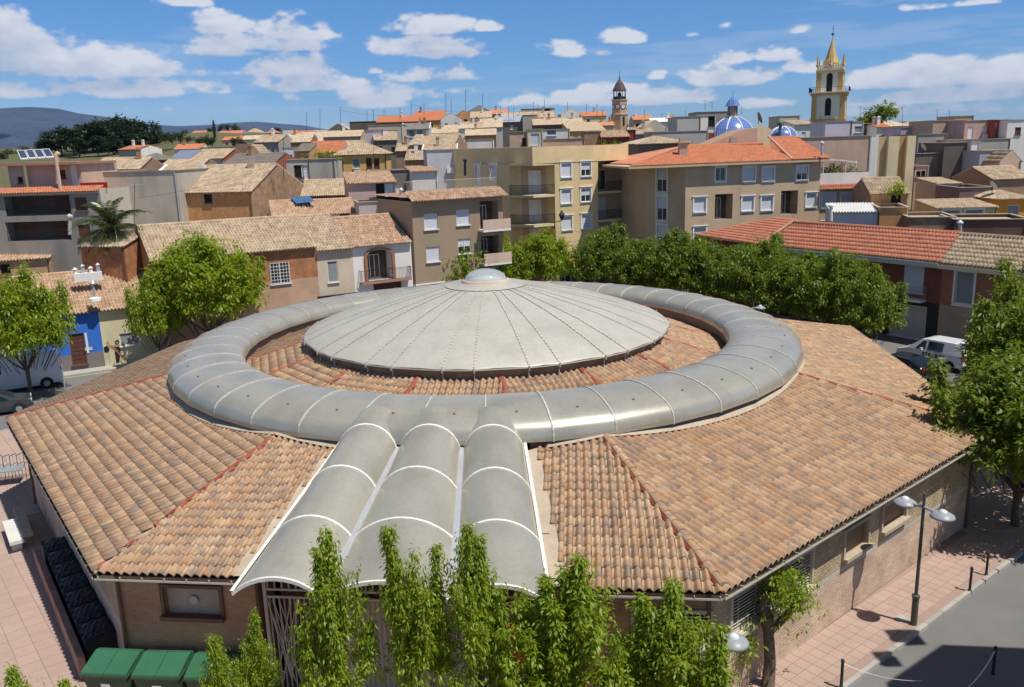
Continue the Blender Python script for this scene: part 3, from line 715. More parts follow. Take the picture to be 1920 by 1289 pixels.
# worn asphalt keeps its own wide patches
M_pave = mat('pink_paving', (.40, .285, .235), rough=.85, var=.07, scale=.9, fine=18, rndvar=.05)
M_joint = mat('paving_joint', (.33, .235, .195), rough=.95, var=.1)
M_kerb = mat('kerb_concrete', (.36, .34, .31), rough=.9, var=.12, scale=2, rndvar=.08)
M_field = mat('dry_grass', (.16, .13, .065), rough=1, var=.2, scale=.06, col2=(.085, .105, .04), fine=1.2)
ys = np.concatenate([np.linspace(-80, 100, 8), np.linspace(110, 420, 40), np.linspace(450, 2600, 26), [4000, 7000, 12000]]); nx = 60
mb = MB(); V = []
for y in ys:
    hw = 120+max(0, y)*1.1
    for i in range(nx+1):
        x = -hw+2*hw*i/nx; V.append((x, y, (terr(x, max(y, 1)) + .8*math.sin(x*.05+y*.03)*min(1, max(0, (y-260)/100)))-.16))
mb.v = V
for j in range(len(ys)-1):
    for i in range(nx):
        a = j*(nx+1)+i; mb.f.append((a, a+1, a+nx+2, a+nx+1)); mb.m.append(0)
tag(mb.build('ground', M_field, smooth=True), kind='structure')
mb = MB(); mb.face([(-75, -60, -.12), (75, -60, -.12), (75, 108, -.12), (-75, 108, -.12)]); tag(mb.build('road', M_asphalt), kind='structure')
# island of pavement round the hall
nR = np.array([math.cos(rad(-51.25)), math.sin(rad(-51.25))]); dR = np.array([-nR[1], nR[0]])
def KR(s, off=21.15): p = AX+nR*off+dR*s; return (p[0], p[1])
island = [KR(-16), KR(4), KR(9.4), (22.9, 37.0), (23.6, 44), (21.6, 49.5), (11.2, 62.2), (-8, 64.8), (-22.5, 57.5), (-27.5, 49.3), (-30.5, 45.5), (-31, 8), (-2, 4)]
mb = MB(); mb.prism(island, -.15, -.022, m=0); pav = tag(mb.build('pavement', M_joint), kind='structure'); ORG[pav] = np.zeros(3)
def inpoly(p, poly):
    c = False; n = len(poly)
    for i in range(n):
        (x0, y0), (x1, y1) = poly[i], poly[(i+1) % n]
        if (y0 > p[1]) != (y1 > p[1]) and p[0] < (x1-x0)*(p[1]-y0)/(y1-y0)+x0: c = not c
    return c
def paving(e1, e2, o, size, n1, n2, keep):
    """square slabs with open joints; returns list of centres"""
    out = []
    for i in range(-n1, n1):
        for j in range(-n2, n2):
            p = o+e1*(i+.5)*size+e2*(j+.5)*size
            if keep(p): out.append(p)
    return out
octo = [tuple(AX+np.array([math.cos(rad(fc-22.5))*EX+math.sin(rad(fc-22.5))*EY for _ in (0,)])[0]*(WA/math.cos(rad(22.5))+.1)) for fc in range(-90, 270, 45)]
nL = np.array([math.cos(rad(-141.25)), math.sin(rad(-141.25))]); dL = np.array([-nL[1], nL[0]])
c1 = paving(dR, nR, AX, .4, 60, 60, lambda p: (p-AX)@nR > 19.25 and (p-AX)@nR < 20.98 and inpoly(p, island) and (p-AX)@dR > -9.5 and inpoly(p, island))
c2 = paving(dL, nL, AX, .6, 60, 40, lambda p: inpoly(p, island) and not inpoly(p, octo) and not ((p-AX)@nR > 19.2 and (p-AX)@dR > -9.5) and all(inpoly(p+np.array(q), island) for q in ((.42, 0), (-.42, 0), (0, .42), (0, -.42))))
def slab_me(sz):
    m_ = MB(); m_.box((0, 0, -.011), (sz-.012, sz-.012, .022)); return m_.mesh('paving_slab', [M_pave])
allp = [(p, .4, dR) for p in c1]+[(p, .6, dL) for p in c2]
def vis(p):
    d = np.array([p[0], p[1], 0])-CAM; z_ = d@FW
    if z_ < 5: return 1e9
    x_, y_ = 960+FPX*(d@RT)/z_, 644.5-FPX*(d@UP)/z_
    if x_ < -10 or x_ > 1930 or y_ > 1300: return 1e8
    # hidden behind the hall or the bottom trees
    if 170 < x_ < 1420: return 1e7
    return z_
allp.sort(key=lambda q: vis(q[0])-(12 if q[1] == .6 else 0)*0)
mes = {.4: slab_me(.4), .6: slab_me(.6)}
for p, sz, e in allp[:300]:
    link('paving_slab', mes[sz], parent=pav, loc=(p[0], p[1], random.uniform(-.002, .002)), rz=math.atan2(e[1], e[0]))
mb = MB()
for p, sz, e in allp[300:]:
    mb.box((p[0], p[1], -.011), (sz-.012, sz-.012, .022), math.atan2(e[1], e[0]))
mb.build('paving_slabs', [M_pave], pav)['kind'] = 'stuff'
# kerb stones
kerb = tag(MB().build('kerb', [M_kerb]), kind='structure'); bpy.data.objects.remove(kerb)
kroot = bpy.data.objects.new('kerb', None); COL.objects.link(kroot); kroot['kind'] = 'structure'; ORG[kroot] = np.zeros(3)
kme = MB(); kme.box((0, 0, -.07), (.985, .15, .146)); kme = kme.mesh('kerb_stone', [M_kerb])
n = len(island)
for i in range(n):
    a, b = np.array(island[i]), np.array(island[(i+1) % n]); L_ = np.linalg.norm(b-a); e = (b-a)/L_
    if i >= 10: continue
    for j in range(int(L_)):
        c = a+e*(j+.5)*L_/int(L_); link('kerb_stone', kme, parent=kroot, loc=(c[0], c[1], .004), rz=math.atan2(e[1], e[0]))
# pavements across the streets
ROW0, ROWD = np.array([-31.4, 61.0]), np.array([math.cos(rad(30)), math.sin(rad(30))]); ROWN = np.array([ROWD[1], -ROWD[0]])
def strip(name, p0, p1, n_, w_, m_):
    mb = MB(); a, b = np.array(p0), np.array(p1); mb.prism([tuple(a+n_*w_), tuple(b+n_*w_), tuple(b), tuple(a)], -.15, 0, m=0); tag(mb.build(name, m_), kind='structure')
strip('pavement', ROW0-ROWD*14, ROW0+ROWD*52, ROWN, 1.3, M_kerb)
mb = MB(); a = ROW0-ROWD*6+ROWN*1.55; b = ROW0+ROWD*8+ROWN*1.55; mb.face([(*(a+ROWN*.12), -.112), (*(b+ROWN*.12), -.112), (*b, -.112), (*a, -.112)]); tag(mb.build('kerb_line', mat('yellow_line', (.60, .52, .22), var=.15)), kind='structure')

# ================================================================== BUILDINGS
WCACHE = {}
def window_meshes(w, h, st):
    """frame mesh and inner mesh, x along the wall, y inwards, z up, origin at the window's centre"""
    key = (round(w, 2), round(h, 2), st)
    if key in WCACHE: return WCACHE[key]
    f = MB(); base = st.split('+')[0]; fw = .06; dp = .10
    fmat = M_brownmetal if base in ('br', 'dk', 'bd') else M_white
    for (x, z, sx, sz) in ((0, h/2-fw/2, w, fw), (0, -h/2+fw/2, w, fw), (-w/2+fw/2, 0, fw, h-2*fw), (w/2-fw/2, 0, fw, h-2*fw)): f.box((x, dp, z), (sx, .06, sz))
    if base in ('gl', 'hf') and w > .7: f.box((0, dp, 0), (fw, .05, h-2*fw))
    f.box((0, -.03, -h/2-.035), (w+.16, .2, .07))
    if '+s' in st:
        t = .15
        for (x, z, sx, sz) in ((0, h/2+t/2, w+2*t, t), (0, -h/2-t/2-.08, w+2*t, t*.8), (-w/2-t/2, 0, t, h), (w/2+t/2, 0, t, h)): f.box((x, -.03, z), (sx, .06, sz), m=0)
        f.box((0, -.06, h/2+t+.03), (w+2*t+.16, .12, .06))
    fm = f.mesh('window', [fmat]); subs = []
    gx = w/2-fw
    def slats(z0, z1, m_, pitch=.09):
        g = MB(); n_ = max(3, int((z1-z0)/pitch))
        for i in range(n_):
            a, b = z0+(z1-z0)*i/n_, z0+(z1-z0)*(i+1)/n_; g.face([(-gx, dp-.01, a), (gx, dp-.01, a), (gx, dp+.01, b), (-gx, dp+.01, b)])
        return g.mesh('shutter', [m_])
    def pane(z0, z1, y=dp+.02, m_=M_glass): g = MB(); g.face([(-gx, y, z0), (gx, y, z0), (gx, y, z1), (-gx, y, z1)]); return g.mesh('pane', [m_])
    if base == 'sh': subs.append(('shutter', slats(-h/2+fw, h/2-fw, M_shutter)))
    elif base == 'hf': subs += [('shutter', slats(-.02, h/2-fw, M_shutter)), ('pane', pane(-h/2+fw, -.02))]
    elif base == 'br': subs.append(('shutter', slats(-h/2+fw, h/2-fw, mat('brown_shutter', (.12, .055, .035), var=.15))))
    elif base == 'gr': subs.append(('shutter', slats(-h/2+fw, h/2-fw, mat('grey_shutter', (.25, .27, .28), var=.1))))
    elif base == 'bd': subs.append(('door_panel', slats(-h/2+fw, h/2-fw, mat('brown_door', (.10, .04, .03), var=.15), .3)))
    elif base == 'wd': subs.append(('door_panel', slats(-h/2+fw, h/2-fw, M_white, .4)))
    elif base == 'gg': subs.append(('shutter', slats(-h/2+fw, h/2-fw, mat('garage_grey', (.42, .44, .46), var=.06), .5)))
    else: subs.append(('pane', pane(-h/2+fw, h/2-fw, m_=M_glass if base == 'gl' else M_dark)))
    WCACHE[key] = (fm, subs); return WCACHE[key]
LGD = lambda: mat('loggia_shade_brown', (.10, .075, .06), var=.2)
def facade(rt, P0, P1, z0, z1, mats, wins=(), name='wall', ztop=None, bands=()):
    """vertical wall from P0 to P1 (left to right seen from outside) with real openings.
    wins: (px, py, w, h, style) by pixel, or ('m', s, z, w, h, style). bands: [(z, material index)]"""
    if not isinstance(mats, (list, tuple)): mats = [mats]
    A, B_ = np.array([*P0[:2], 0.]), np.array([*P1[:2], 0.]); dv = B_-A; L_ = np.linalg.norm(dv); dv = dv/L_; nm = np.array([dv[1], -dv[0], 0]); ang = math.atan2(dv[1], dv[0])
    T = lambda s, z, d=0.: A+dv*s-nm*d+np.array([0, 0, z])
    W_ = []
    for w in wins:
        if w[0] == 'm': s, z, ww, hh, st = w[1:6]
        else:
            q = onplane(w[0], w[1], A, dv[:2]); s, z = float((q[:3]-A) @ dv), float(q[2]); ww, hh, st = w[2:5]
        if s-ww/2 < .05 or s+ww/2 > L_-.05: continue
        z = min(z, z1-.1-hh/2)
        if z-hh/2 < z0+.02: z = z0+.03+hh/2
        W_.append((s, z, ww, hh, st))
    xs = sorted({0, L_, *[a for s, z, w, h, _ in W_ for a in (s-w/2, s+w/2)]}); zs = sorted({z0, z1, *[b[0] for b in bands if z0 < b[0] < z1], *[a for s, z, w, h, _ in W_ for a in (z-h/2, z+h/2)]})
    mb = MB()
    for i in range(len(xs)-1):
        for j in range(len(zs)-1):
            cx, cz = (xs[i]+xs[i+1])/2, (zs[j]+zs[j+1])/2
            if any(abs(cx-s) < w/2 and abs(cz-z) < h/2 for s, z, w, h, _ in W_): continue
            mi = 0
            for bz, bm_ in bands:
                if cz < bz: mi = bm_; break
            mb.face([T(xs[i], zs[j]), T(xs[i+1], zs[j]), T(xs[i+1], zs[j+1]), T(xs[i], zs[j+1])], mi)
    for s, z, w, h, st in W_:
        lg = st.startswith('lg'); dp = 1.3 if lg else (.4 if st == 'op' else .16)
        a, b, c, d = s-w/2, s+w/2, z-h/2, z+h/2
        for q in (((a, c, 0), (b, c, 0), (b, c, dp), (a, c, dp)), ((a, d, dp), (b, d, dp), (b, d, 0), (a, d, 0)), ((a, c, dp), (a, d, dp), (a, d, 0), (a, c, 0)), ((b, c, 0), (b, d, 0), (b, d, dp), (b, c, dp))): mb.face([T(*p) for p in q], 0)
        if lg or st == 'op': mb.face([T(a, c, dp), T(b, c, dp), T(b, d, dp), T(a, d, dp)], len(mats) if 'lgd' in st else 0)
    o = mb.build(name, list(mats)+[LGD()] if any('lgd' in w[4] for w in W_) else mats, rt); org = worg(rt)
    for s, z, w, h, st in W_:
        if st == 'op': continue
        if st.startswith('lg'):
            nd = max(1, int(w/2.2))
            for q in range(nd):
                fm, subs = window_meshes(min(1.3, w*.4), min(2.0, h*.85), st[2:].lstrip('d') or 'sh'); hh = min(2.0, h*.85)
                c = T(s-w/2+w*(q+.5)/nd, z-h/2+hh/2+.08, 1.3-.11); wo = link('window', fm, parent=rt, loc=c-org, rz=ang)
                for nm_, me in subs: link(nm_, me, parent=wo)
            rl = MB(); g_ = 'g' in st[2:3]
            for zz in (.95, .5, .1): rl.box(T(s, z-h/2+zz, .05), (w, .035, .035), ang)
            for q in np.arange(-w/2+.06, w/2, .14): rl.box(T(s+q, z-h/2+.5, .05), (.02, .02, .9), ang)
            rl.build('railing', [M_black if 'gr' not in st else M_white], rt)
        else:
            fm, subs = window_meshes(w, h, st); wo = link('window', fm, parent=rt, loc=T(s, z, 0)-org, rz=ang)
            for nm_, me in subs: link(nm_, me, parent=wo)
    return T, L_, ang, nm
def balcony(rt, T, ang, s0, s1, z, dep=.9, solid=None, mslab=None, mrail=None, name='balcony'):
    g = MB(); g.box(T((s0+s1)/2, z-.09, -dep/2), (s1-s0, dep, .18), ang); o = g.build(name, [mslab or M_white], rt)
    if solid:
        g = MB(); g.box(T((s0+s1)/2, z+.45, -dep+.05), (s1-s0, .1, .9), ang); g.build('parapet', [solid], rt)
    else:
        g = MB()
        for zz in (.98, .08): g.box(T((s0+s1)/2, z+zz, -dep+.03), (s1-s0, .03, .03), ang)
        for q in np.arange(s0+.02, s1, .13): g.box(T(q, z+.5, -dep+.03), (.018, .018, .95), ang)
        for s_ in (s0+.02, s1-.02):
            g.box(T(s_, z+.98, -dep/2), (.03, dep, .03), ang)
            for q in np.arange(.1, dep, .14): g.box(T(s_, z+.5, -q), (.018, .018, .95), ang)
        g.build('railing', [mrail or M_black], rt)
def roof_quad(rt, e0, e1, r0, r1, material, tile=True, ov=.3, w=.25, L=.42, n=4, name='roof'):
    """sloping plane with eave e0->e1 and top r0->r1 (3D points)"""
    e0, e1, r0, r1 = [np.array(p, float) for p in (e0, e1, r0, r1)]
    ud = (e1-e0); ud /= np.linalg.norm(ud); m = (r0+r1)/2-(e0+e1)/2; vd = m-ud*(m@ud); sl = np.linalg.norm(vd); vd /= sl
    o = e0-vd*ov; f = lambda p: (float((p-o)@ud), float((p-o)@vd))
    poly = [(f(e0)[0], 0), (f(e1)[0], 0), (f(r1)[0], sl+ov), (f(r0)[0], sl+ov)]
    if tile:
        tile_roof(rt, o+np.array([0, 0, .03]), ud, vd, poly, material, w=w, L=L, n=n, amp=.085, over=0)
    else:
        g = MB(); P = [o+ud*u+vd*v for u, v in poly]; nr = np.cross(ud, vd)*.12; g.face([p+nr for p in P])
        for i in range(4): g.face([P[i], P[(i+1) % 4], P[(i+1) % 4]+nr, P[i]+nr])
        g.build(name, [material], rt)
def house(xl, xr, ye, D, dep, yaw, wall, roof, label, kind='gf', yr=None, rise=None, wins=(), sidew=None, cat='house', name='house', z0=None, auto=0, bands=(), mats2=(), group=None, z1=None, tile=None, swins=(), chim=0, cop=None, name2='wall'):
    xm = (xl+xr)/2; C0 = YD(xm, ye, D); dv = np.array([math.cos(rad(yaw)), math.sin(rad(yaw))]); nb = np.array([-dv[1], dv[0]])
    P0 = onplane(xl, ye, C0, dv)[:2]; P1 = onplane(xr, ye, C0, dv)[:2]; z1 = C0[2] if z1 is None else z1
    P2_, P3 = P1+nb*dep, P0+nb*dep; cm = (P0+P1+P2_+P3)/4
    zb = (terr(cm[0], cm[1])-1.2 if cm[1] > 100 else 0) if z0 is None else z0
    zb = min(zb, z1-2.6)
    rt = root(name, (cm[0], cm[1], zb), label, cat, group)
    tile = (D < 175) if tile is None else tile
    tn = dict(w=.25, L=.42, n=4) if D < 100 else dict(w=.32, L=.62, n=4)
    wins = list(wins); Lw = np.linalg.norm(P1-P0)
    for i in range(auto):
        wins.append(('m', Lw*(i+.5+random.uniform(-.12, .12))/auto, z1-1.45-random.uniform(0, .4), random.uniform(.75, 1.05), random.uniform(.9, 1.25), random.choice(['dk', 'sh', 'gr', 'dk', 'br'])))
    ms = [wall]+list(mats2); sw = sidew or wall
    facade(rt, P0, P1, zb, z1, ms, wins, bands=bands)
    facade(rt, P1, P2_, zb, z1, sw, swins); facade(rt, P3, P0, zb, z1, sw); facade(rt, P2_, P3, zb, z1, sw)
    v = lambda p, z: np.array([p[0], p[1], z])
    if kind == 'flat':
        g = MB(); zr_ = z1-.25; g.face([v(P0, zr_), v(P1, zr_), v(P2_, zr_), v(P3, zr_)]); g.build('roof', [roof], rt)
        g = MB(); cor = [P0, P1, P2_, P3]
        for i in range(4):
            a, b = cor[i], cor[(i+1) % 4]; c = (a+b)/2; g.box((c[0], c[1], z1+.03), (np.linalg.norm(b-a)+.12, .22, .07), math.atan2(b[1]-a[1], b[0]-a[0]))
        g.build('coping', [cop or M_cement], rt)
    elif kind == 'gf':
        zr_ = z1+(rise if rise else (1.3 if yr is None else max(.5, YD(xm, yr, D+dep/2)[2]-z1))); R0, R1 = (P0+P3)/2, (P1+P2_)/2
        roof_quad(rt, v(P0-dv*.12, z1), v(P1+dv*.12, z1), v(R0-dv*.12, zr_), v(R1+dv*.12, zr_), roof, tile, **tn); roof_quad(rt, v(P2_, z1), v(P3, z1), v(R1, zr_), v(R0, zr_), roof, False)
        for tri in ([v(P1, z1), v(P2_, z1), v(R1, zr_)], [v(P3, z1), v(P0, z1), v(R0, zr_)]): g = MB(); g.face(tri); g.build('gable', [sw], rt)
        if D < 175:
            g = MB(); g.tube([v(R0-dv*.1, zr_+.03), v(R1+dv*.1, zr_+.03)], .11, 8); g.build('ridge_cap', [roof], rt)
        if cop:
            for a, r_ in ((P0, R0), (P1, R1)):
                g = MB(); g.tube([v(a, z1+.12), v(r_, zr_+.12)], .13, 4); g.build('coping', [cop], rt)
        for q in range(chim):
            c = R0+(R1-R0)*random.uniform(.15, .85)-nb*random.uniform(.3, 1.2); g = MB(); g.box((c[0], c[1], zr_+.3), (.5, .5, 1.5), rad(yaw)); g.box((c[0], c[1], zr_+1.1), (.64, .64, .1), rad(yaw)); g.box((c[0], c[1], zr_+1.24), (.4, .4, .18), rad(yaw)); g.build('chimney', [random.choice([M_cement, M_white, M_brick])], rt)
    elif kind == 'gs':
        zr_ = z1+(rise if rise else max(.5, YD(xm, yr, D)[2]-z1)); F_, Bk = (P0+P1)/2, (P2_+P3)/2
        roof_quad(rt, v(P1, z1), v(P2_, z1), v(F_, zr_), v(Bk, zr_), roof, tile, **tn); roof_quad(rt, v(P3, z1), v(P0, z1), v(Bk, zr_), v(F_, zr_), roof, tile, **tn)
        for tri in ([v(P0, z1), v(P1, z1), v(F_, zr_)], [v(P2_, z1), v(P3, z1), v(Bk, zr_)]): g = MB(); g.face(tri); g.build('gable', [wall], rt)
    elif kind == 'shed':
        zr_ = z1+(rise if rise else max(.4, YD(xm, yr, D+dep)[2]-z1))
        roof_quad(rt, v(P0-dv*.1, z1), v(P1+dv*.1, z1), v(P3-dv*.1, zr_), v(P2_+dv*.1, zr_), roof, tile, **tn)
        g = MB(); g.face([v(P1, z1), v(P2_, z1), v(P2_, zr_)]); g.face([v(P3, z1), v(P0, z1), v(P3, zr_)]); g.face([v(P2_, z1), v(P3, z1), v(P3, zr_), v(P2_, zr_)]); g.build('gable', [sw], rt)
    elif kind == 'hip':
        zr_ = z1+(rise if rise else max(.5, YD(xm, yr, D+dep/2)[2]-z1)); hw = min(dep/2, Lw*.45); o_ = .35; Q0, Q1, Q2, Q3 = P0-dv*o_-nb*o_, P1+dv*o_-nb*o_, P2_+dv*o_+nb*o_, P3-dv*o_+nb*o_
        R0, R1 = (P0+P3)/2+dv*hw, (P1+P2_)/2-dv*hw
        roof_quad(rt, v(Q0, z1), v(Q1, z1), v(R0, zr_), v(R1, zr_), roof, tile, 0, **tn); roof_quad(rt, v(Q1, z1), v(Q2, z1), v(R1, zr_), v(R1, zr_), roof, tile, 0, **tn)
        roof_quad(rt, v(Q3, z1), v(Q0, z1), v(R0, zr_), v(R0, zr_), roof, False, 0); roof_quad(rt, v(Q2, z1), v(Q3, z1), v(R1, zr_), v(R0, zr_), roof, False, 0)
        g = MB(); g.face([v(Q0, z1-.02), v(Q3, z1-.02), v(Q2, z1-.02), v(Q1, z1-.02)]); g.build('eave_board', [M_white], rt)
    if D < 215:
        g = MB(); q = P1-dv*.12-nb*.07; g.tube([v(q, zb), v(q, z1)], .05, 5); g.build('downpipe', [M_zinc if random.random() < .5 else M_brownmetal], rt)
        if Lw > 4 and random.random() < .4:
            q = P0+dv*Lw*random.uniform(.3, .7)-nb*.2; g = MB(); g.box((q[0], q[1], z1-2.3), (.85, .34, .6), rad(yaw)); g.build('air_conditioner', [M_white], rt)
    return rt, P0, P1, P2_, P3, z1, zb

wm = lambda n_, c, **k: mat('wall_'+n_, (min(.78, c[0]*1.22), min(.76, c[1]*1.17), min(.74, c[2]*1.08)), rough=.92, var=k.pop('var', .10), scale=k.pop('scale', .6), streak=k.pop('streak', .12), bump=k.pop('bump', .12), bscale=20, **k)
BEIGE = wm('beige', (.58, .46, .275)); TANB = wm('tan_brick', (.43, .335, .24)); ORNG = wm('orange', (.48, .26, .13), var=.25, scale=1.5); RUST = wm('rust', (.31, .145, .075), var=.3, scale=1.8, bump=.4)
GREY = wm('grey', (.30, .285, .27)); LGREY = wm('light_grey', (.46, .43, .375)); DGREY = wm('dark_grey', (.15, .14, .13)); WHITE = wm('white', (.64, .63, .63), var=.05); CREAM = wm('cream', (.58, .50, .35)); LILAC = wm('lilac', (.52, .48, .58), var=.06)
PINK = wm('pink', (.50, .36, .29)); STONE = mat('wall_stone', (.36, .23, .14), var=.35, scale=1.6, fine=9, bump=.8, bscale=5, streak=.2); BROWN = wm('brown', (.27, .175, .125), var=.2); BLUEG = wm('blue_grey', (.38, .39, .44)); YEL = wm('yellow', (.55, .36, .13)); DRED = wm('dark_red', (.21, .045, .04)); PINKB = wm('pink_brown', (.45, .33, .265))
OLD, BRN, RED, SAL = M_tile_old, M_tile_brown, M_tile_red, M_tile_salmon
FLAT = mat('terrace_floor', (.36, .20, .14), var=.2)
DKROOF = mat('grey_roof', (.20, .17, .15), var=.2, scale=1)

# ---------- left row along the street (facade line ROW0 + t ROWD)
def rowpt(px, z=5.):
    d = ray(px, 560); q = onplane(px, 560, ROW0, ROWD); return q[:2]
def row_house(px0, px1, ze, zr_, dep, wall, roof, label, wins=(), bands=(), mats2=(), n=5, p0=None, p1=None, back=True, cat='house'):
    def at(px, z):   # where a vertical line seen at px at height z crosses the facade plane
        y0 = 300; q = None
        for _ in range(30):
            q = onplane(px, y0, ROW0, ROWD)
            y0 += (q[2]-z)*FPX/np.linalg.norm(q-CAM)*.9
        return q[:2]
    P0, P1 = (at(px0, ze) if p0 is None else p0), (at(px1, ze) if p1 is None else p1); nb = -ROWN; P2_, P3 = P1+nb*dep*2, P0+nb*dep*2; cm = (P0+P2_)/2
    rt = root('house', (cm[0], cm[1], 0), label, cat); v = lambda p, z: np.array([p[0], p[1], z])
    fa = facade(rt, P0, P1, 0, ze, [wall]+list(mats2), wins, bands=bands)
    facade(rt, P1, P2_, 0, ze, wall); facade(rt, P3, P0, 0, ze, wall); facade(rt, P2_, P3, 0, ze, wall)
    R0, R1 = (P0+P3)/2, (P1+P2_)/2
    roof_quad(rt, v(P0, ze), v(P1, ze), v(R0, zr_), v(R1, zr_), roof, True, ov=.4, n=n, w=.25); roof_quad(rt, v(P2_, ze), v(P3, ze), v(R1, zr_), v(R0, zr_), roof, False)
    for tri in ([v(P1, ze), v(P2_, ze), v(R1, zr_)], [v(P3, ze), v(P0, ze), v(R0, zr_)]): g = MB(); g.face(tri); g.build('gable', [wall], rt)
    g = MB(); g.tube([v(R0, zr_+.04), v(R1, zr_+.04)], .12, 8); g.build('ridge_cap', [roof], rt)
    return rt, fa, P0, P1
BLUE = wm('blue', (.03, .14, .55), var=.05, streak=.05); GREYB = wm('plinth', (.17, .16, .17)); CRM2 = wm('cream_green', (.56, .52, .36))
rt, fa, P0, P1 = row_house(30, 183, 4.3, 6.5, 5.2, BLUE, M_tile_old if 0 else BRN, 'low house with bright blue wall and grey plinth behind the parked white van', wins=[(146, 655, 1.0, 2.3, 'bd')], bands=[(1.15, 1)], mats2=[GREYB])
T = fa[0]; g = MB(); q = onplane(155, 640, ROW0, ROWD); s_ = float((q[:2]-P0)@ROWD); g.box(T(s_+.25, 1.9, -.03), (.14, .05, 1.5), fa[2]); g.build('white_notice', [M_white], rt)
g = MB(); q = onplane(165, 646, ROW0, ROWD); s_ = float((q[:2]-P0)@ROWD); g.box(T(s_, 1.45, -.02), (.5, .04, .22), fa[2]); g.build('name_plate', [mat('plate', (.5, .5, .5))], rt)
rt, fa, P0b, P1b = row_house(183, 290, 4.3, 6.5, 5.2, CRM2, BRN, 'low cream house with a painted mural of two people carrying a ladder', wins=[(243, 636, 1.35, .95, 'gr')], p0=P1)
T = fa[0]; g = MB(); c = []
def mural(px, py, w_, h_, mi, rz=0):
    q = onplane(px, py, ROW0, ROWD); s_ = float((q[:2]-P0b)@ROWD); z_ = q[2]
    return s_, z_
mm = [mat('mural_black', (.02, .02, .02)), mat('mural_skin', (.45, .27, .17)), mat('mural_wood', (.35, .22, .10)), mat('mural_cream', (.5, .45, .30))]
def poly_m(pts, mi, d):
    out = []
    for x, y in pts:
        q = onplane(x, y, ROW0, ROWD); s_ = float((q[:2]-P0b)@ROWD); out.append(T(s_, q[2], -d))
    g.face(out[::-1] if False else out, mi)
poly_m([(194, 652), (201, 648), (206, 655), (203, 662), (196, 662)], 0, .012); poly_m([(199, 642), (203, 640), (205, 645), (201, 649)], 1, .014); poly_m([(197, 661), (206, 661), (208, 686), (204, 686), (202, 668), (200, 687), (197, 687)], 3, .012)
poly_m([(215, 640), (221, 637), (224, 641), (222, 646), (216, 646)], 0, .016); poly_m([(217, 641), (221, 641), (221, 645), (218, 645)], 1, .020); poly_m([(214, 648), (224, 647), (226, 660), (224, 680), (218, 681), (215, 660)], 0, .012); poly_m([(215, 646), (226, 647), (226, 650), (214, 651)], 1, .024)
for dx in (0, 5): poly_m([(203+dx, 648), (205+dx, 647), (240-dx, 675), (238-dx, 676)], 2, .018)
for q_ in range(6): x = 208+q_*5; poly_m([(x, 650+q_*4), (x+5, 649+q_*4), (x+5, 650.4+q_*4), (x, 651.4+q_*4)], 2, .022)
g.build('mural', mm, rt)
g = MB(); cpt = YD(178, 565, 64.5)
rt2 = root('roof_flue', tuple(G(178, 562, 5.1)), 'short metal flue with white cowl standing on the blue house roof', 'chimney'); b_ = G(178, 562, 5.1); g.tube([b_, b_+np.array([0, 0, 1.15])], .1, 8); g.build('pipe', [M_zinc], rt2); g = MB(); g.lathe(b_+np.array([0, 0, 1.1]), [(.2, 0), (.22, .1), (.05, .28)], 10); g.build('cowl', [M_zinc], rt2); g = MB(); g.lathe(b_+np.array([0, 0, -.1]), [(.45, 0), (.42, .2), (.1, .3)], 8); g.build('base_flashing', [M_white], rt2)
b_ = G(165, 519, 6.45); rt2 = root('roof_cowls', tuple(b_), 'cluster of white chimney pots and steel vents on the ridge of the blue house', 'chimney stack'); g = MB(); g.box(b_+np.array([0, 0, .0]), (1.9, .6, .6), rad(30)); g.build('plinth', [M_white], rt2)
for i_ in range(4):
    g = MB(); c = b_+np.array([(-.8+.52*i_)*math.cos(rad(30)), (-.8+.52*i_)*math.sin(rad(30)), .2]); g.tube([c, c+np.array([0, 0, .4+.2*(i_ % 2)])], .13, 8); g.lathe(c+np.array([0, 0, .42+.2*(i_ % 2)]), [(.2, 0), (.02, .15)], 8); g.build('pot', [M_zinc if i_ % 2 else M_white], rt2)
rt, fa, P0, P1o = row_house(284, 592, 7.6, 9.7, 5.0, RUST, OLD, 'long rust coloured old house with tan tiled roof behind the plane tree', wins=[(525, 512, 1.6, 1.75, 'gl'), (420, 520, 1.0, 1.2, 'dk')], bands=[(5.0, 1)], mats2=[wm('dusty_pink', (.40, .27, .20), var=.2)], p0=P1b, n=5)
g = MB(); q = onplane(525, 512, ROW0, ROWD); s_ = float((q[:2]-P0)@ROWD)
for i_ in range(7): g.box(fa[0](s_-.75+i_*.25, q[2], -.12), (.03, .03, 1.75), fa[2])
for i_ in range(7): g.box(fa[0](s_, q[2]-.8+i_*.27, -.12), (1.6, .03, .03), fa[2])
g.build('window_grille', [M_white], rt)
rt, fa, P0, P1c = row_house(592, 660, 7.25, 9.6, 5.2, wm('pale_old', (.47, .40, .33), var=.18), OLD, 'narrow pale plastered house with one tall louvred window', wins=[(624, 510, .85, 1.75, 'gr')], p0=P1o)
g = MB(); T = fa[0]; g.box(T(1.5, 3.3, -.15), (3.4, .3, .12), fa[2]); g.build('cable_tray', [M_dark], rt)
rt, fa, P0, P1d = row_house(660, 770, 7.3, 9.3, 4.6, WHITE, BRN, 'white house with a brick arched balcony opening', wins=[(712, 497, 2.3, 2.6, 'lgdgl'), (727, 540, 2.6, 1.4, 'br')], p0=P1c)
T = fa[0]; q = onplane(712, 497, ROW0, ROWD); s_ = float((q[:2]-P0)@ROWD); z_ = q[2]; g = MB()
for i_ in range(17):
    a0, a1 = math.pi*i_/16, math.pi*(i_+1)/16
for sx in (-1, 1): g.box(T(s_+sx*1.25, z_-.25, -.06), (.26, .16, 2.1), fa[2])
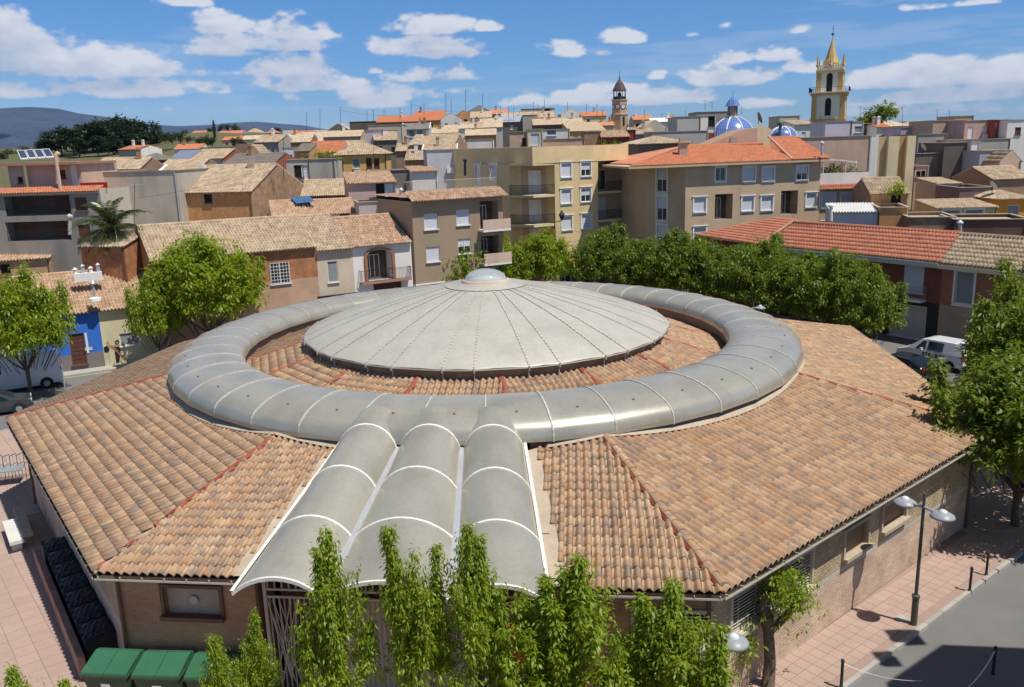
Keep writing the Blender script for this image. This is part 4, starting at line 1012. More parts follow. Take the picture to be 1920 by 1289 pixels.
for i_ in range(14):
    a0, a1 = math.pi*i_/14, math.pi*(i_+1)/14; p = lambda r_, a: (s_+1.38*r_*math.cos(a), z_+.8+.72*r_*math.sin(a))
    q4 = [p(1, a0), p(1, a1), p(.81, a1), p(.81, a0)]; g.face([T(a, b, -.14) for a, b in q4][::-1]); g.face([T(*q4[0], -.14), T(*q4[0], 0), T(*q4[1], 0), T(*q4[1], -.14)])
    c_ = [p(.83, a0), p(.83, a1), (p(.83, a1)[0], z_+1.32), (p(.83, a0)[0], z_+1.32)]
g.build('arch_surround', [mat('arch_brick', (.33, .16, .10), var=.2)], rt)
g = MB()
for i_ in range(14):
    a0, a1 = math.pi*i_/14, math.pi*(i_+1)/14; pa, pb = (s_+1.15*math.cos(a0), z_+.8+.52*math.sin(a0)), (s_+1.15*math.cos(a1), z_+.8+.52*math.sin(a1))
    g.face([T(*pb, -.012), T(*pa, -.012), T(pa[0], z_+1.34, -.012), T(pb[0], z_+1.34, -.012)])
g.build('arch_spandrel', [WHITE], rt)
balcony(rt, T, fa[2], s_-1.9, min(fa[1]-.1, s_+2.6), z_-1.3, dep=.7, mslab=mat('balcony_tile', (.36, .2, .14)))

# ---------- brown rendered apartment house
zE = 10.9
def ppx(px, z, A_=ROW0, dv_=ROWD):
    y0 = 300
    for _ in range(30):
        q = onplane(px, y0, A_, dv_); y0 += (q[2]-z)*FPX/np.linalg.norm(q-CAM)*.9
    return q[:2]
BRB = wm('taupe', (.29, .225, .165), var=.05)
A_ = ppx(771, zE); A1 = ppx(893, zE); A2 = ppx(944, zE); nbk = -ROWN
rt = root('apartment_block', (*((A_+A2)/2+nbk*5), 0), 'taupe three storey apartment block with white roller shutters and corner loggias', 'apartment building')
fa = facade(rt, A_, A1, 3.4, zE-.3, BRB, [(808, 416, 1.3, 1.35, 'sh'), (868, 408, 1.3, 1.35, 'sh'), (812, 477, 1.3, 1.35, 'sh'), (871, 462, 1.3, 1.35, 'hf')])
fb = facade(rt, A1, A2-ROWD*.15, 0, zE-.3, BRB, [('m', 1.25, 9.0, 1.9, 2.5, 'lgdgl'), ('m', 1.25, 5.9, 1.9, 2.4, 'lgdgl'), ('m', 1.25, 2.9, 1.9, 2.3, 'lgdgl')])
for z_ in (7.75, 4.7, 1.75): balcony(rt, fb[0], fb[2], .05, 2.9, z_, dep=1.0, solid=wm('balcony_pink', (.50, .38, .32)))
facade(rt, ppx(771, zE)+nbk*.9, A1+nbk*.9, 0, 3.4, wm('shop_brown', (.16, .10, .075)), [('m', 2.2, 1.3, 2.2, 2.4, 'gl'), ('m', 6, 1.3, 2.0, 2.4, 'gl')])
g = MB(); c = (A_+A1)/2; g.box((*(c+nbk*.5), 3.36), (np.linalg.norm(A1-A_)+.1, 1.2, .12), fa[2]); g.build('band', [M_white], rt)
B0, B1_ = A_+nbk*10, A2+nbk*10
facade(rt, A2-ROWD*.15, B1_, 0, zE-.3, BRB); facade(rt, B0, A_, 0, zE-.3, BRB); facade(rt, B1_, B0, 0, zE-.3, BRB)
v = lambda p, z: np.array([p[0], p[1], z])
roof_quad(rt, v(A_-ROWD*.2+ROWN*.3, zE-.15), v(A2+ROWD*.2+ROWN*.3, zE-.15), v(A_-ROWD*.2+nbk*1.1, zE+.45), v(A2+ROWD*.2+nbk*1.1, zE+.45), BRN, True, ov=.35, n=5)
g = MB(); c = (A_+A2)/2; L_ = np.linalg.norm(A2-A_); g.box((*(c+nbk*1.2), zE+.52), (L_, .2, .12), fa[2]); g.build('coping', [M_cement], rt)
g = MB(); g.face([v(A_+nbk*1.1, zE), v(A2+nbk*1.1, zE), v(B1_, zE), v(B0, zE)]); g.build('terrace', [FLAT], rt)
g = MB(); c = A_+nbk*1.25
for q in np.arange(.2, L_, .12): g.box((*(c+ROWD*q), zE+.95), (.02, .02, .8), fa[2])
g.box((*(c+ROWD*L_/2), zE+1.35), (L_, .05, .05), fa[2]); g.build('terrace_railing', [M_gutter], rt)

# ---------- beige apartment block with stepped balconies
Dm = 89.; zP = 14.85; q0, q1, q2, q3 = YD(886, 283, 96)[:2], YD(953, 279, 89.6)[:2], YD(998, 278, 88.0)[:2], YD(1039, 277, 89.4)[:2]
q4 = YD(1121, 276, 92.2)[:2]; q5 = YD(1178, 274, 94.2)[:2]; bd = (q4-q3)/np.linalg.norm(q4-q3); bn = np.array([-bd[1], bd[0]])
rt = root('apartment_block', (*((q2+q5)/2+bn*6), 0), 'tall beige apartment block with dark railed balconies and white framed windows', 'apartment building')
z0, z1 = 3.6, 13.2
PAR = zP
# parapet walls all round
for a, b in ((q0, q2), (q2, q5), (q5, q5+bn*10), (q5+bn*10, q0+bn*8), (q0+bn*8, q0)): facade(rt, a, b, z1, PAR, BEIGE, name='parapet')
d01 = (q2-q0)/np.linalg.norm(q2-q0); n01 = np.array([-d01[1], d01[0]])
facade(rt, q0, q1, z0, z1, BEIGE, [(896, 324, 1.1, 2.2, 'wd+s'), (925, 320, 1.2, 1.5, 'sh+s'), (925, 376, 1.2, 1.5, 'sh+s')])
# recessed balcony bay
r1, r2 = q1+n01*1.6, q3+bn*1.8
FL = [11.95, 8.95, 5.95]
tops = []
facade(rt, q1, r1, z0, z1, BEIGE); rc = r1+(r2-r1)*.45
ff = facade(rt, r1, r2, z0, z1, PINKB, [w for (yy, zz) in ((328, 11.2), (380, 8.2), (430, 5.2)) for w in (('m', 1.4, zz, 1.0, 2.1, 'wd+s'), ('m', 3.7, zz+.2, 1.7, 1.6, 'sh+s'))]); facade(rt, r2, q3, z0, z1, BEIGE)
for zf in (10.05, 7.05, 4.05):
    g = MB(); g.prism([tuple(q1), tuple(q2), tuple(q3), tuple(r2), tuple(r1)], zf-.25, zf, bottom=True); g.build('balcony', [CREAM], rt)
    g = MB()
    for a, b in ((q1, q2), (q2, q3)):
        L_ = np.linalg.norm(b-a); e = (b-a)/L_; an = math.atan2(e[1], e[0]); c = (a+b)/2
        for zz in (1.0, .1): g.box((*c, zf+zz), (L_, .04, .04), an)
        for q in np.arange(0, L_, .11): g.box((*(a+e*q), zf+.55), (.022, .022, .9), an)
    g.build('railing', [M_black], rt)
g = MB(); g.prism([tuple(q1), tuple(q2), tuple(q3), tuple(r2), tuple(r1)], z1-.2, z1+.02, bottom=True); g.build('balcony_ceiling', [BEIGE], rt)
wl_ = [(px, py, 1.25, 1.4, st+'+s') for px, py, st in ((1061.5, 318, 'sh'), (1098.5, 317, 'hf'), (1061.5, 369, 'sh'), (1098.5, 366, 'hf'), (1063, 419, 'sh'), (1099.5, 415, 'sh'))]
facade(rt, q3, q4, z0, z1, BEIGE, wl_)
r4, r5 = q4+bn*1.5, q5+bn*1.5+bd*.2; facade(rt, q4, r4, z0, z1, BEIGE); facade(rt, r4, q5+bn*1.5-bd*.6, z0, z1, PINKB, [('m', 1.4, zz, 1.5, 2.1, 'gl' if zz > 10 else 'sh') for zz in (11.15, 8.15, 5.15)]); facade(rt, q5-bd*.25, q5+bn*10, z0, z1, CREAM); facade(rt, q5+bn*1.5-bd*.6, q5-bd*.25, z0, z1, PINKB)
for zf in (10.0, 7.0, 4.0):
    g = MB(); g.prism([tuple(q4), tuple(q5-bd*.9), tuple(r5-bd*.5), tuple(r4)], zf-.25, zf, bottom=True); g.build('balcony', [CREAM], rt); g = MB(); a, b = q4, q5-bd*.9; L_ = np.linalg.norm(b-a); e = (b-a)/L_; an = math.atan2(e[1], e[0])
    g.box((*((a+b)/2), zf+1.0), (L_, .04, .04), an)
    for q in np.arange(0, L_, .11): g.box((*(a+e*q), zf+.5), (.022, .022, 1.0), an)
    g.build('railing', [M_black], rt)
bk = q0+bn*8; facade(rt, bk, q0, z0, z1, BEIGE); facade(rt, q5+bn*10, bk, z0, z1, BEIGE)
SHOP = wm('shop_maroon', (.20, .10, .08))
facade(rt, q0+n01*.8, q2+n01*.8, 0, z0, SHOP, [('m', 2.0, 1.4, 2.2, 2.4, 'gl'), ('m', 5.5, 1.4, 2.2, 2.4, 'gl')]); facade(rt, q2+n01*.8, q5+bn*.8, 0, z0, SHOP, [('m', 3.2, 1.5, 1.6, 2.6, 'gl'), ('m', 6.6, 1.5, 2.4, 2.6, 'gl')])
g = MB(); g.prism([tuple(p) for p in (q0, q2, q5, q5+bn*10, q0+bn*8)], z0-.1, z0, bottom=True); g.build('underside', [BEIGE], rt)
g = MB(); g.face([v(p, 13.9) for p in (q0, q2, q5, q5+bn*10, q0+bn*8)]); g.build('roof', [FLAT], rt)
# shop awning
g = MB(); c = q3+bd*3.4; T_ = lambda s, d, z: (*(c+bd*s-bn*d), z); g.face([T_(-2, .0, 3.2), T_(2, .0, 3.2), T_(2, 1.3, 2.6), T_(-2, 1.3, 2.6)][::-1]); g.build('awning', [mat('yellow_awning', (.55, .32, .05))], rt)

# ---------- wide taupe apartment house with orange hipped roof
zE = 12.8; w0, w1, w2 = YD(1210, 305, 88.5)[:2], YD(1286, 305, 84.5)[:2], YD(1540, 298, 89.)[:2]; wd = (w2-w1)/np.linalg.norm(w2-w1); wnb = np.array([-wd[1], wd[0]])
rt = root('apartment_block', (*((w0+w2)/2+wnb*5), 0), 'wide taupe apartment house with orange hipped tile roof and cream window surrounds', 'apartment building')
facade(rt, w0, w1, 0, zE, TANB, [(1241, 337, 1.3, 2.4, 'hf+s'), (1241, 391, 1.3, 2.4, 'hf+s'), (1241, 445, 1.3, 2.4, 'hf+s')])
facade(rt, w1, w2, 0, zE, TANB, [(1351, 327, 1.1, 1.3, 'gl+s'), (1404.5, 327, 1.3, 1.3, 'sh+s'), (1440.5, 327, 1.3, 1.3, 'sh+s'), (1504, 325, 1.3, 1.3, 'hf+s'), (1312, 385, 1.3, 1.35, 'sh+s'), (1357, 388, 2.0, 2.5, 'lgdgl'), (1402, 383, 1.3, 1.35, 'sh+s'), (1438, 382, 1.3, 1.35, 'sh+s'), (1480, 380, 2.0, 2.4, 'lgdgl'), (1521, 376, 1.2, 1.35, 'sh+s'), (1312, 440, 1.3, 1.35, 'sh+s'), (1402, 438, 1.3, 1.35, 'sh+s'), (1438, 438, 1.3, 1.35, 'sh+s')])
w3, w4 = w2+wnb*11, w0+wnb*11; facade(rt, w2, w3, 0, zE, TANB); facade(rt, w4, w0, 0, zE, TANB); facade(rt, w3, w4, 0, zE, TANB)
o_ = .75; e0, e1, e2 = w0-wd*1.6-wnb*.3, w1-wnb*o_-wd*.2, w2+wd*.45-wnb*o_; rz_ = zE+2.35; rA, rB = YD(1283, 277, 93.5)[:2], YD(1430, 270, 94.5)[:2]; rz_ = YD(1350, 273, 94)[2]; tp0, tp1 = YD(1441, 258, 97.5), YD(1494, 256, 97.5)
roof_quad(rt, v(e1-wd*6.2, zE), v(w2-wd*3.4-wnb*.75, zE), v(rA, rz_), v(rB, rz_), RED, True, ov=0, n=4, w=.28)
e3 = w3+wd*.45+wnb*o_; roof_quad(rt, v(e3, zE), v(w4-wd*1.6, zE), v(rB, rz_), v(rA, rz_), RED, False, ov=0); roof_quad(rt, v(w4-wd*1.6, zE), v(e0, zE), v(rA, rz_), v(rA, rz_), RED, False, ov=0)
g = MB(); g.prism([tuple(p) for p in (e1-wd*6.2, e2, e3, w4-wd*1.6)], zE-.22, zE-.02, bottom=True); g.build('eave_board', [TANB], rt)
g = MB(); g.tube([v(rA, rz_+.05), v(rB, rz_+.05)], .14, 8); g.build('ridge_cap', [RED], rt); 
c = YD(1280, 290, 88)[:2]; g = MB(); g.box((*c, 13.8), (.8, .8, 2.0), 0); g.box((*c, 14.85), (1.1, 1.1, .12), 0); g.box((*c, 15.1), (.7, .7, .35), 0); g.build('chimney', [M_cement, ], rt)
# raised rear hip
u0, u1 = w2-wd*7.6+wnb*3.4, w2+wd*.4+wnb*3.4
rt2 = rt; a_ = [w2-wd*9.0+wnb*1.5, w2+wd*.4-wnb*.5]; 
roof_quad(rt, v(w2-wd*4.0-wnb*.78, zE+.04), v(w2+wd*.5-wnb*.78, zE+.04), tp0, tp1, RED, True, ov=0, n=4, w=.28)
roof_quad(rt, v(w2+wd*.5-wnb*.75, zE+.05), v(w2+wd*.5+wnb*13, zE+.05), tp1, tp1+np.array([*(wnb*4), 0]), RED, False, ov=0)
g = MB(); g.tube([v(w2-wd*4.0-wnb*.78, zE+.1), tp0+np.array([0, 0, .1])], .13, 6); g.build('hip_cap', [mat('hip_mortar_pink', (.6, .35, .25))], rt)
# lower wing
x0, x1 = w2, YD(1634, 352, 89)[:2]; xd = (x1-x0)/np.linalg.norm(x1-x0); xn = np.array([-xd[1], xd[0]])
rt = root('apartment_wing', (*((x0+x1)/2+xn*4), 0), 'lower taupe wing with white terrace parapet and pergola beside the orange roof', 'apartment building')
facade(rt, x0+xd*.05, x1, 0, 9.75, TANB, [(1553, 377, 1.25, 1.4, 'sh+s'), (1589, 376, 1.25, 1.4, 'sh+s'), (1553, 430, 1.25, 1.4, 'sh+s')]); facade(rt, x1, x1+xn*8, 0, 9.75, TANB)
roof_quad(rt, v(x0+xd*.05-xn*.6, 9.7), v(x1+xd*.3-xn*.6, 9.7), v(x0+xd*.05+xn*.3, 10.15), v(x1+xd*.3+xn*.3, 10.15), RED, True, ov=0, n=4)
facade(rt, x0+xn*.35+xd*.05, x1+xn*.35-xd*.2, 10.1, 11.35, WHITE, name='parapet'); facade(rt, x1+xn*.35-xd*.2, x1+xn*8-xd*.2, 9.75, 11.35, WHITE, name='parapet')
g = MB(); g.face([v(x0+xd*.05, 10.1), v(x1, 10.1), v(x1+xn*8, 10.1), v(x0+xn*8, 10.1)]); g.build('terrace', [FLAT], rt)
pg = root('pergola', (*(x0+xd*2.2+xn*2.5), 10.1), 'white curved roof terrace pergola on thin posts', 'pergola'); g = MB(); m_ = 8
for i_ in range(m_):
    a, b = i_/m_, (i_+1)/m_; h_ = lambda t: 12.35+.35*math.sin(math.pi*(.35+.65*t)); P_ = lambda t, d: v(x0+xd*(.6+3.6*t)+xn*d, h_(t)); g.face([P_(a, 1.2), P_(b, 1.2), P_(b, 4.2), P_(a, 4.2)]); g.face([P_(a, 1.2)-[0, 0, .12], P_(b, 1.2)-[0, 0, .12], P_(b, 1.2), P_(a, 1.2)])
g.build('canopy', [M_white], pg)
for s_ in (.7, 4.1):
    for d_ in (1.3, 4.1): g = MB(); g.tube([v(x0+xd*s_+xn*d_, 10.1), v(x0+xd*s_+xn*d_, 12.5)], .06, 6); g.build('post', [M_white], pg)

# ---------- long building with salmon roof, right
zE = 6.0; p_l, p_c, p_r = G(1298, 441, zE)[:2], G(1425, 460, zE)[:2], G(1760, 493, zE)[:2]; ld = (p_r-p_c)/np.linalg.norm(p_r-p_c); ln = np.array([-ld[1], ld[0]])
rt = root('terraced_house', (*((p_l+p_r)/2+ln*4), 0), 'long two storey terrace with salmon tiled roof and garage door', 'house')
zR = 7.9; rc_ = G(1487, 417, zR)[:2]; rr_ = G(1803, 438, zR)[:2]; rl_ = G(1478, 403, zR+.2)[:2]
roof_quad(rt, v(p_c, zE), v(p_r, zE), v(rc_, zR), v(rr_, zR), SAL, True, ov=0, n=5, w=.27); roof_quad(rt, v(p_l, zE), v(p_c, zE), v(rl_, zR), v(rc_, zR), SAL, True, ov=0, n=5, w=.27)
g = MB(); g.tube([v(p_c, zE+.08), v(rc_, zR+.08)], .14, 6); g.build('valley_mortar', [mat('hip_mortar_pink', (.6, .35, .25))], rt); g = MB(); g.tube([v(rc_, zR+.05), v(rr_, zR+.05)], .13, 6); g.build('ridge_cap', [SAL], rt)
iw = ln*.55; BK = wm('maroon', (.17, .06, .045), var=.1)
gq = onplane(1700, 622, p_c+iw, ld); sg = float((gq[:2]-(p_c+iw))@ld)
facade(rt, p_c+iw, p_r+iw, 0, zE-.1, [BK, mat('black_tile_wall', (.02, .02, .02), rough=.6), ], [('m', sg, 1.3, 2.9, 2.5, 'gg'), (1713, 520, 1.6, 2.3, 'sh'), ('m', 3.0, 4.2, 1.5, 2.1, 'sh'), ('m', 7.0, 4.2, 1.5, 2.1, 'sh'), ('m', 5, 1.4, 2.6, 2.4, 'gl')], bands=[(2.95, 1)])
facade(rt, p_l+iw*.5, p_c+iw, 0, zE-.1, [BK], [('m', 3.0, 4.2, 1.5, 2.1, 'sh')])
g = MB(); c = (p_c+p_r)/2+iw*.3; g.box((*c, zE-.22), (np.linalg.norm(p_r-p_c), .55, .36), math.atan2(ld[1], ld[0])); g.build('eave_board', [LGREY], rt)
bq = onplane(1713, 520, p_c+iw, ld); sb = float((bq[:2]-(p_c+iw))@ld); T = lambda s, z, d=0.: np.array([*(p_c+iw+ld*s+ln*d), z]); balcony(rt, T, math.atan2(ld[1], ld[0]), sb-1.1, sb+1.1, 3.1, dep=.7, mrail=M_gutter)
facade(rt, p_r+iw, p_r+ln*7, 0, zE-.1, BK); facade(rt, p_r+ln*7, p_l+ln*7, 0, zE-.1, BK); facade(rt, p_l+ln*7, p_l+iw, 0, zE-.1, BK)
rt = root('house', (*(p_r+ld*7+ln*4), 0), 'terracotta brown house with weathered tan tile roof at the right edge', 'house')
e1_ = p_r+ld*16; roof_quad(rt, v(p_r+ld*.02, zE-.05), v(e1_, zE-.05), v(rr_+ld*.05, zR-.05), v(rr_+ld*16, zR-.05), OLD, True, ov=0, n=6, w=.27)
facade(rt, p_r+iw+ld*.02, e1_+iw, 0, zE-.15, [wm('terracotta', (.26, .115, .08), var=.08), wm('taupe_base', (.30, .24, .20))], [(1808, 540, 1.3, 2.3, 'gr+s')], bands=[(2.9, 1)])
g = MB(); c = (p_r+e1_)/2+iw*.3; g.box((*c, zE-.27), (15.9, .5, .3), math.atan2(ld[1], ld[0])); g.build('eave_board', [CREAM], rt)
facade(rt, e1_+iw, e1_+ln*7, 0, zE-.15, BROWN); facade(rt, e1_+ln*7, p_r+ln*7, 0, zE-.15, BROWN)
g = MB(); g.tube([v(rr_, zR), v(rr_+ld*16, zR)], .12, 6); g.build('ridge_cap', [OLD], rt)

# ---------- left: grey block, brick barn, small roofs
D = 78.; gz = 12.3; g0, g1 = YD(-60, 362, D)[:2], YD(186, 352, D)[:2]; gd = (g1-g0)/np.linalg.norm(g1-g0); gn = np.array([-gd[1], gd[0]])
rt = root('apartment_block', (*((g0+g1)/2+gn*5), 0), 'grey concrete apartment block with dark open loggias at the left edge', 'apartment building')
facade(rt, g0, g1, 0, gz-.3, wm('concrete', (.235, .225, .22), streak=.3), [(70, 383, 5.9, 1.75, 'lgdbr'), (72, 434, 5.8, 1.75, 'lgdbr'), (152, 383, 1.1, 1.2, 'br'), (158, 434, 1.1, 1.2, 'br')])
roof_quad(rt, v(g0-gn*.4, gz-.15), v(g1-gn*.4, gz-.15), v(g0+gn*.9, gz+.3), v(g1+gn*.9, gz+.3), RED, True, ov=0, n=4)
facade(rt, g1, g1+gn*11, 0, gz, LGREY); facade(rt, g0, g1, gz-.3, gz+.1, LGREY)
g = MB(); g.face([v(g0, gz-.2), v(g1, gz-.2), v(g1+gn*11, gz-.2), v(g0+gn*11, gz-.2)]); g.build('terrace', [FLAT], rt)
h0, h1 = YD(20, 350, D+1.5)[:2], YD(150, 345, D+1.5)[:2]; hs = YD(49, 350, D+1.5)[:2]
facade(rt, h0, hs, gz-.2, 14.6, GREY, [(38, 338, .5, .6, 'dk')]); facade(rt, hs+gn*.5, h1+gn*.5, gz-.2, 14.6, wm('penthouse_pink', (.46, .33, .30)), [(118, 327, .5, .8, 'br'), (139, 330, .6, 1.9, 'wd')]); facade(rt, h1+gn*.5, h1+gn*8, gz-.2, 14.6, PINK)
g = MB(); c = (h0+h1)/2; g.box((*(c+gn*3.3), 14.68), (np.linalg.norm(h1-h0)+.6, 8, .22), math.atan2(gd[1], gd[0])); g.build('roof_slab', [wm('slab_rose', (.30, .17, .14))], rt)
g = MB(); c = YD(108, 320, D+.3)[:2]; g.tube([v(c, gz), v(c, 15.6)], .16, 8); g.build('flue', [PINK], rt)
g = MB(); e_ = YD(150, 345, D+1.2)[:2]; f_ = YD(200, 340, D+1.2)[:2]; g.box((*((e_+f_)/2), gz+.35), (np.linalg.norm(f_-e_), .15, .5), 0); g.build('red_parapet', [mat('red_paint', (.35, .02, .02))], rt)
sp = root('solar_panels', tuple(YD(66, 300, D+2)), 'four tilted solar water panels in white frames on the grey block', 'solar panel'); g0_, g1_ = YD(38, 298, D+2), YD(102, 294, D+2); t0_, t1_ = YD(31, 282, D+3), YD(93, 279, D+3)
for i_ in range(4):
    a, b = i_/4+.01, (i_+1)/4-.01; g = MB(); P_ = lambda u, w_, dz=0.: (g0_*(1-u)+g1_*u)*(1-w_)+(t0_*(1-u)+t1_*u)*w_+np.array([0, 0, dz])
    g.face([P_(a, 0), P_(b, 0), P_(b, 1), P_(a, 1)]); g.face([P_(a, 0, -.1), P_(b, 0, -.1), P_(b, 0), P_(a, 0)]); o = g.build('panel_frame', [M_white], sp)
    g = MB(); m_ = .03; g.face([P_(a+m_*.6, .07, .02), P_(b-m_*.6, .07, .02), P_(b-m_*.6, .93, .02), P_(a+m_*.6, .93, .02)]); g.build('panel_glass', [glassmat('panel_blue', (.03, .045, .10), .12)], sp)
house(186, 330, 322, 84, 9, -6, wm('raw_render', (.40, .37, .33), streak=.3), DKROOF, 'tall blank raw rendered party wall right of the grey block', kind='flat', z0=0)
hh = house(255, 471, 361, 85, 13, -9, wm('brick_orange', (.50, .26, .115), var=.22, scale=2.5, bump=.5), OLD, 'big old brick house with pale lichen covered roof and small square windows', kind='gf', yr=312, wins=[(284, 377, .75, .8, 'dk'), (390, 373, .85, .9, 'dk'), (302, 404, 1.25, 1.4, 'dk')], sidew=STONE, z0=0, swins=[('m', 6.5, 8.3, .35, 1.0, 'dk')])
g = MB(); P0, P3 = hh[1], hh[4]; z1_ = hh[5]; zr_ = max(.5, YD(363, 312, 91.5)[2]); g.tube([v(P0-np.array([.2, .3]), z1_+.1), v((P0+P3)/2-np.array([.2, 0]), zr_+.15)], .16, 4); g.build('verge_coping', [M_white], hh[0])
for px, py, m_ in ((380, 322, M_white), (471, 312, M_cement)): g = MB(); c = YD(px, py, 90); g.box((c[0], c[1], c[2]-.1), (.6, .6, 1.5), 0); g.face([(c[0]-.2, c[1]-.31, c[2]), (c[0]+.2, c[1]-.31, c[2]), (c[0]+.2, c[1]-.31, c[2]+.45), (c[0]-.2, c[1]-.31, c[2]+.45)]); g.build('chimney', [m_], hh[0])
house(150, 232, 462, 66, 6, -12, RUST, OLD, 'small tan roofed outbuilding left of the palm tree', kind='gf', yr=437, z0=0)
house(265, 392, 452, 74, 3, 12, WHITE, M_white, 'low white flat roofed extension behind the palm tree', kind='flat', z0=0, cop=M_white)
house(-40, 92, 488, 76, 5, 20, wm('ruin', (.40, .26, .16), var=.3, scale=2), BRN, 'half ruined ochre plastered house with crumbling tiled roof at the left edge', kind='shed', yr=468, wins=[(10, 505, .8, .9, 'dk')], z0=0)

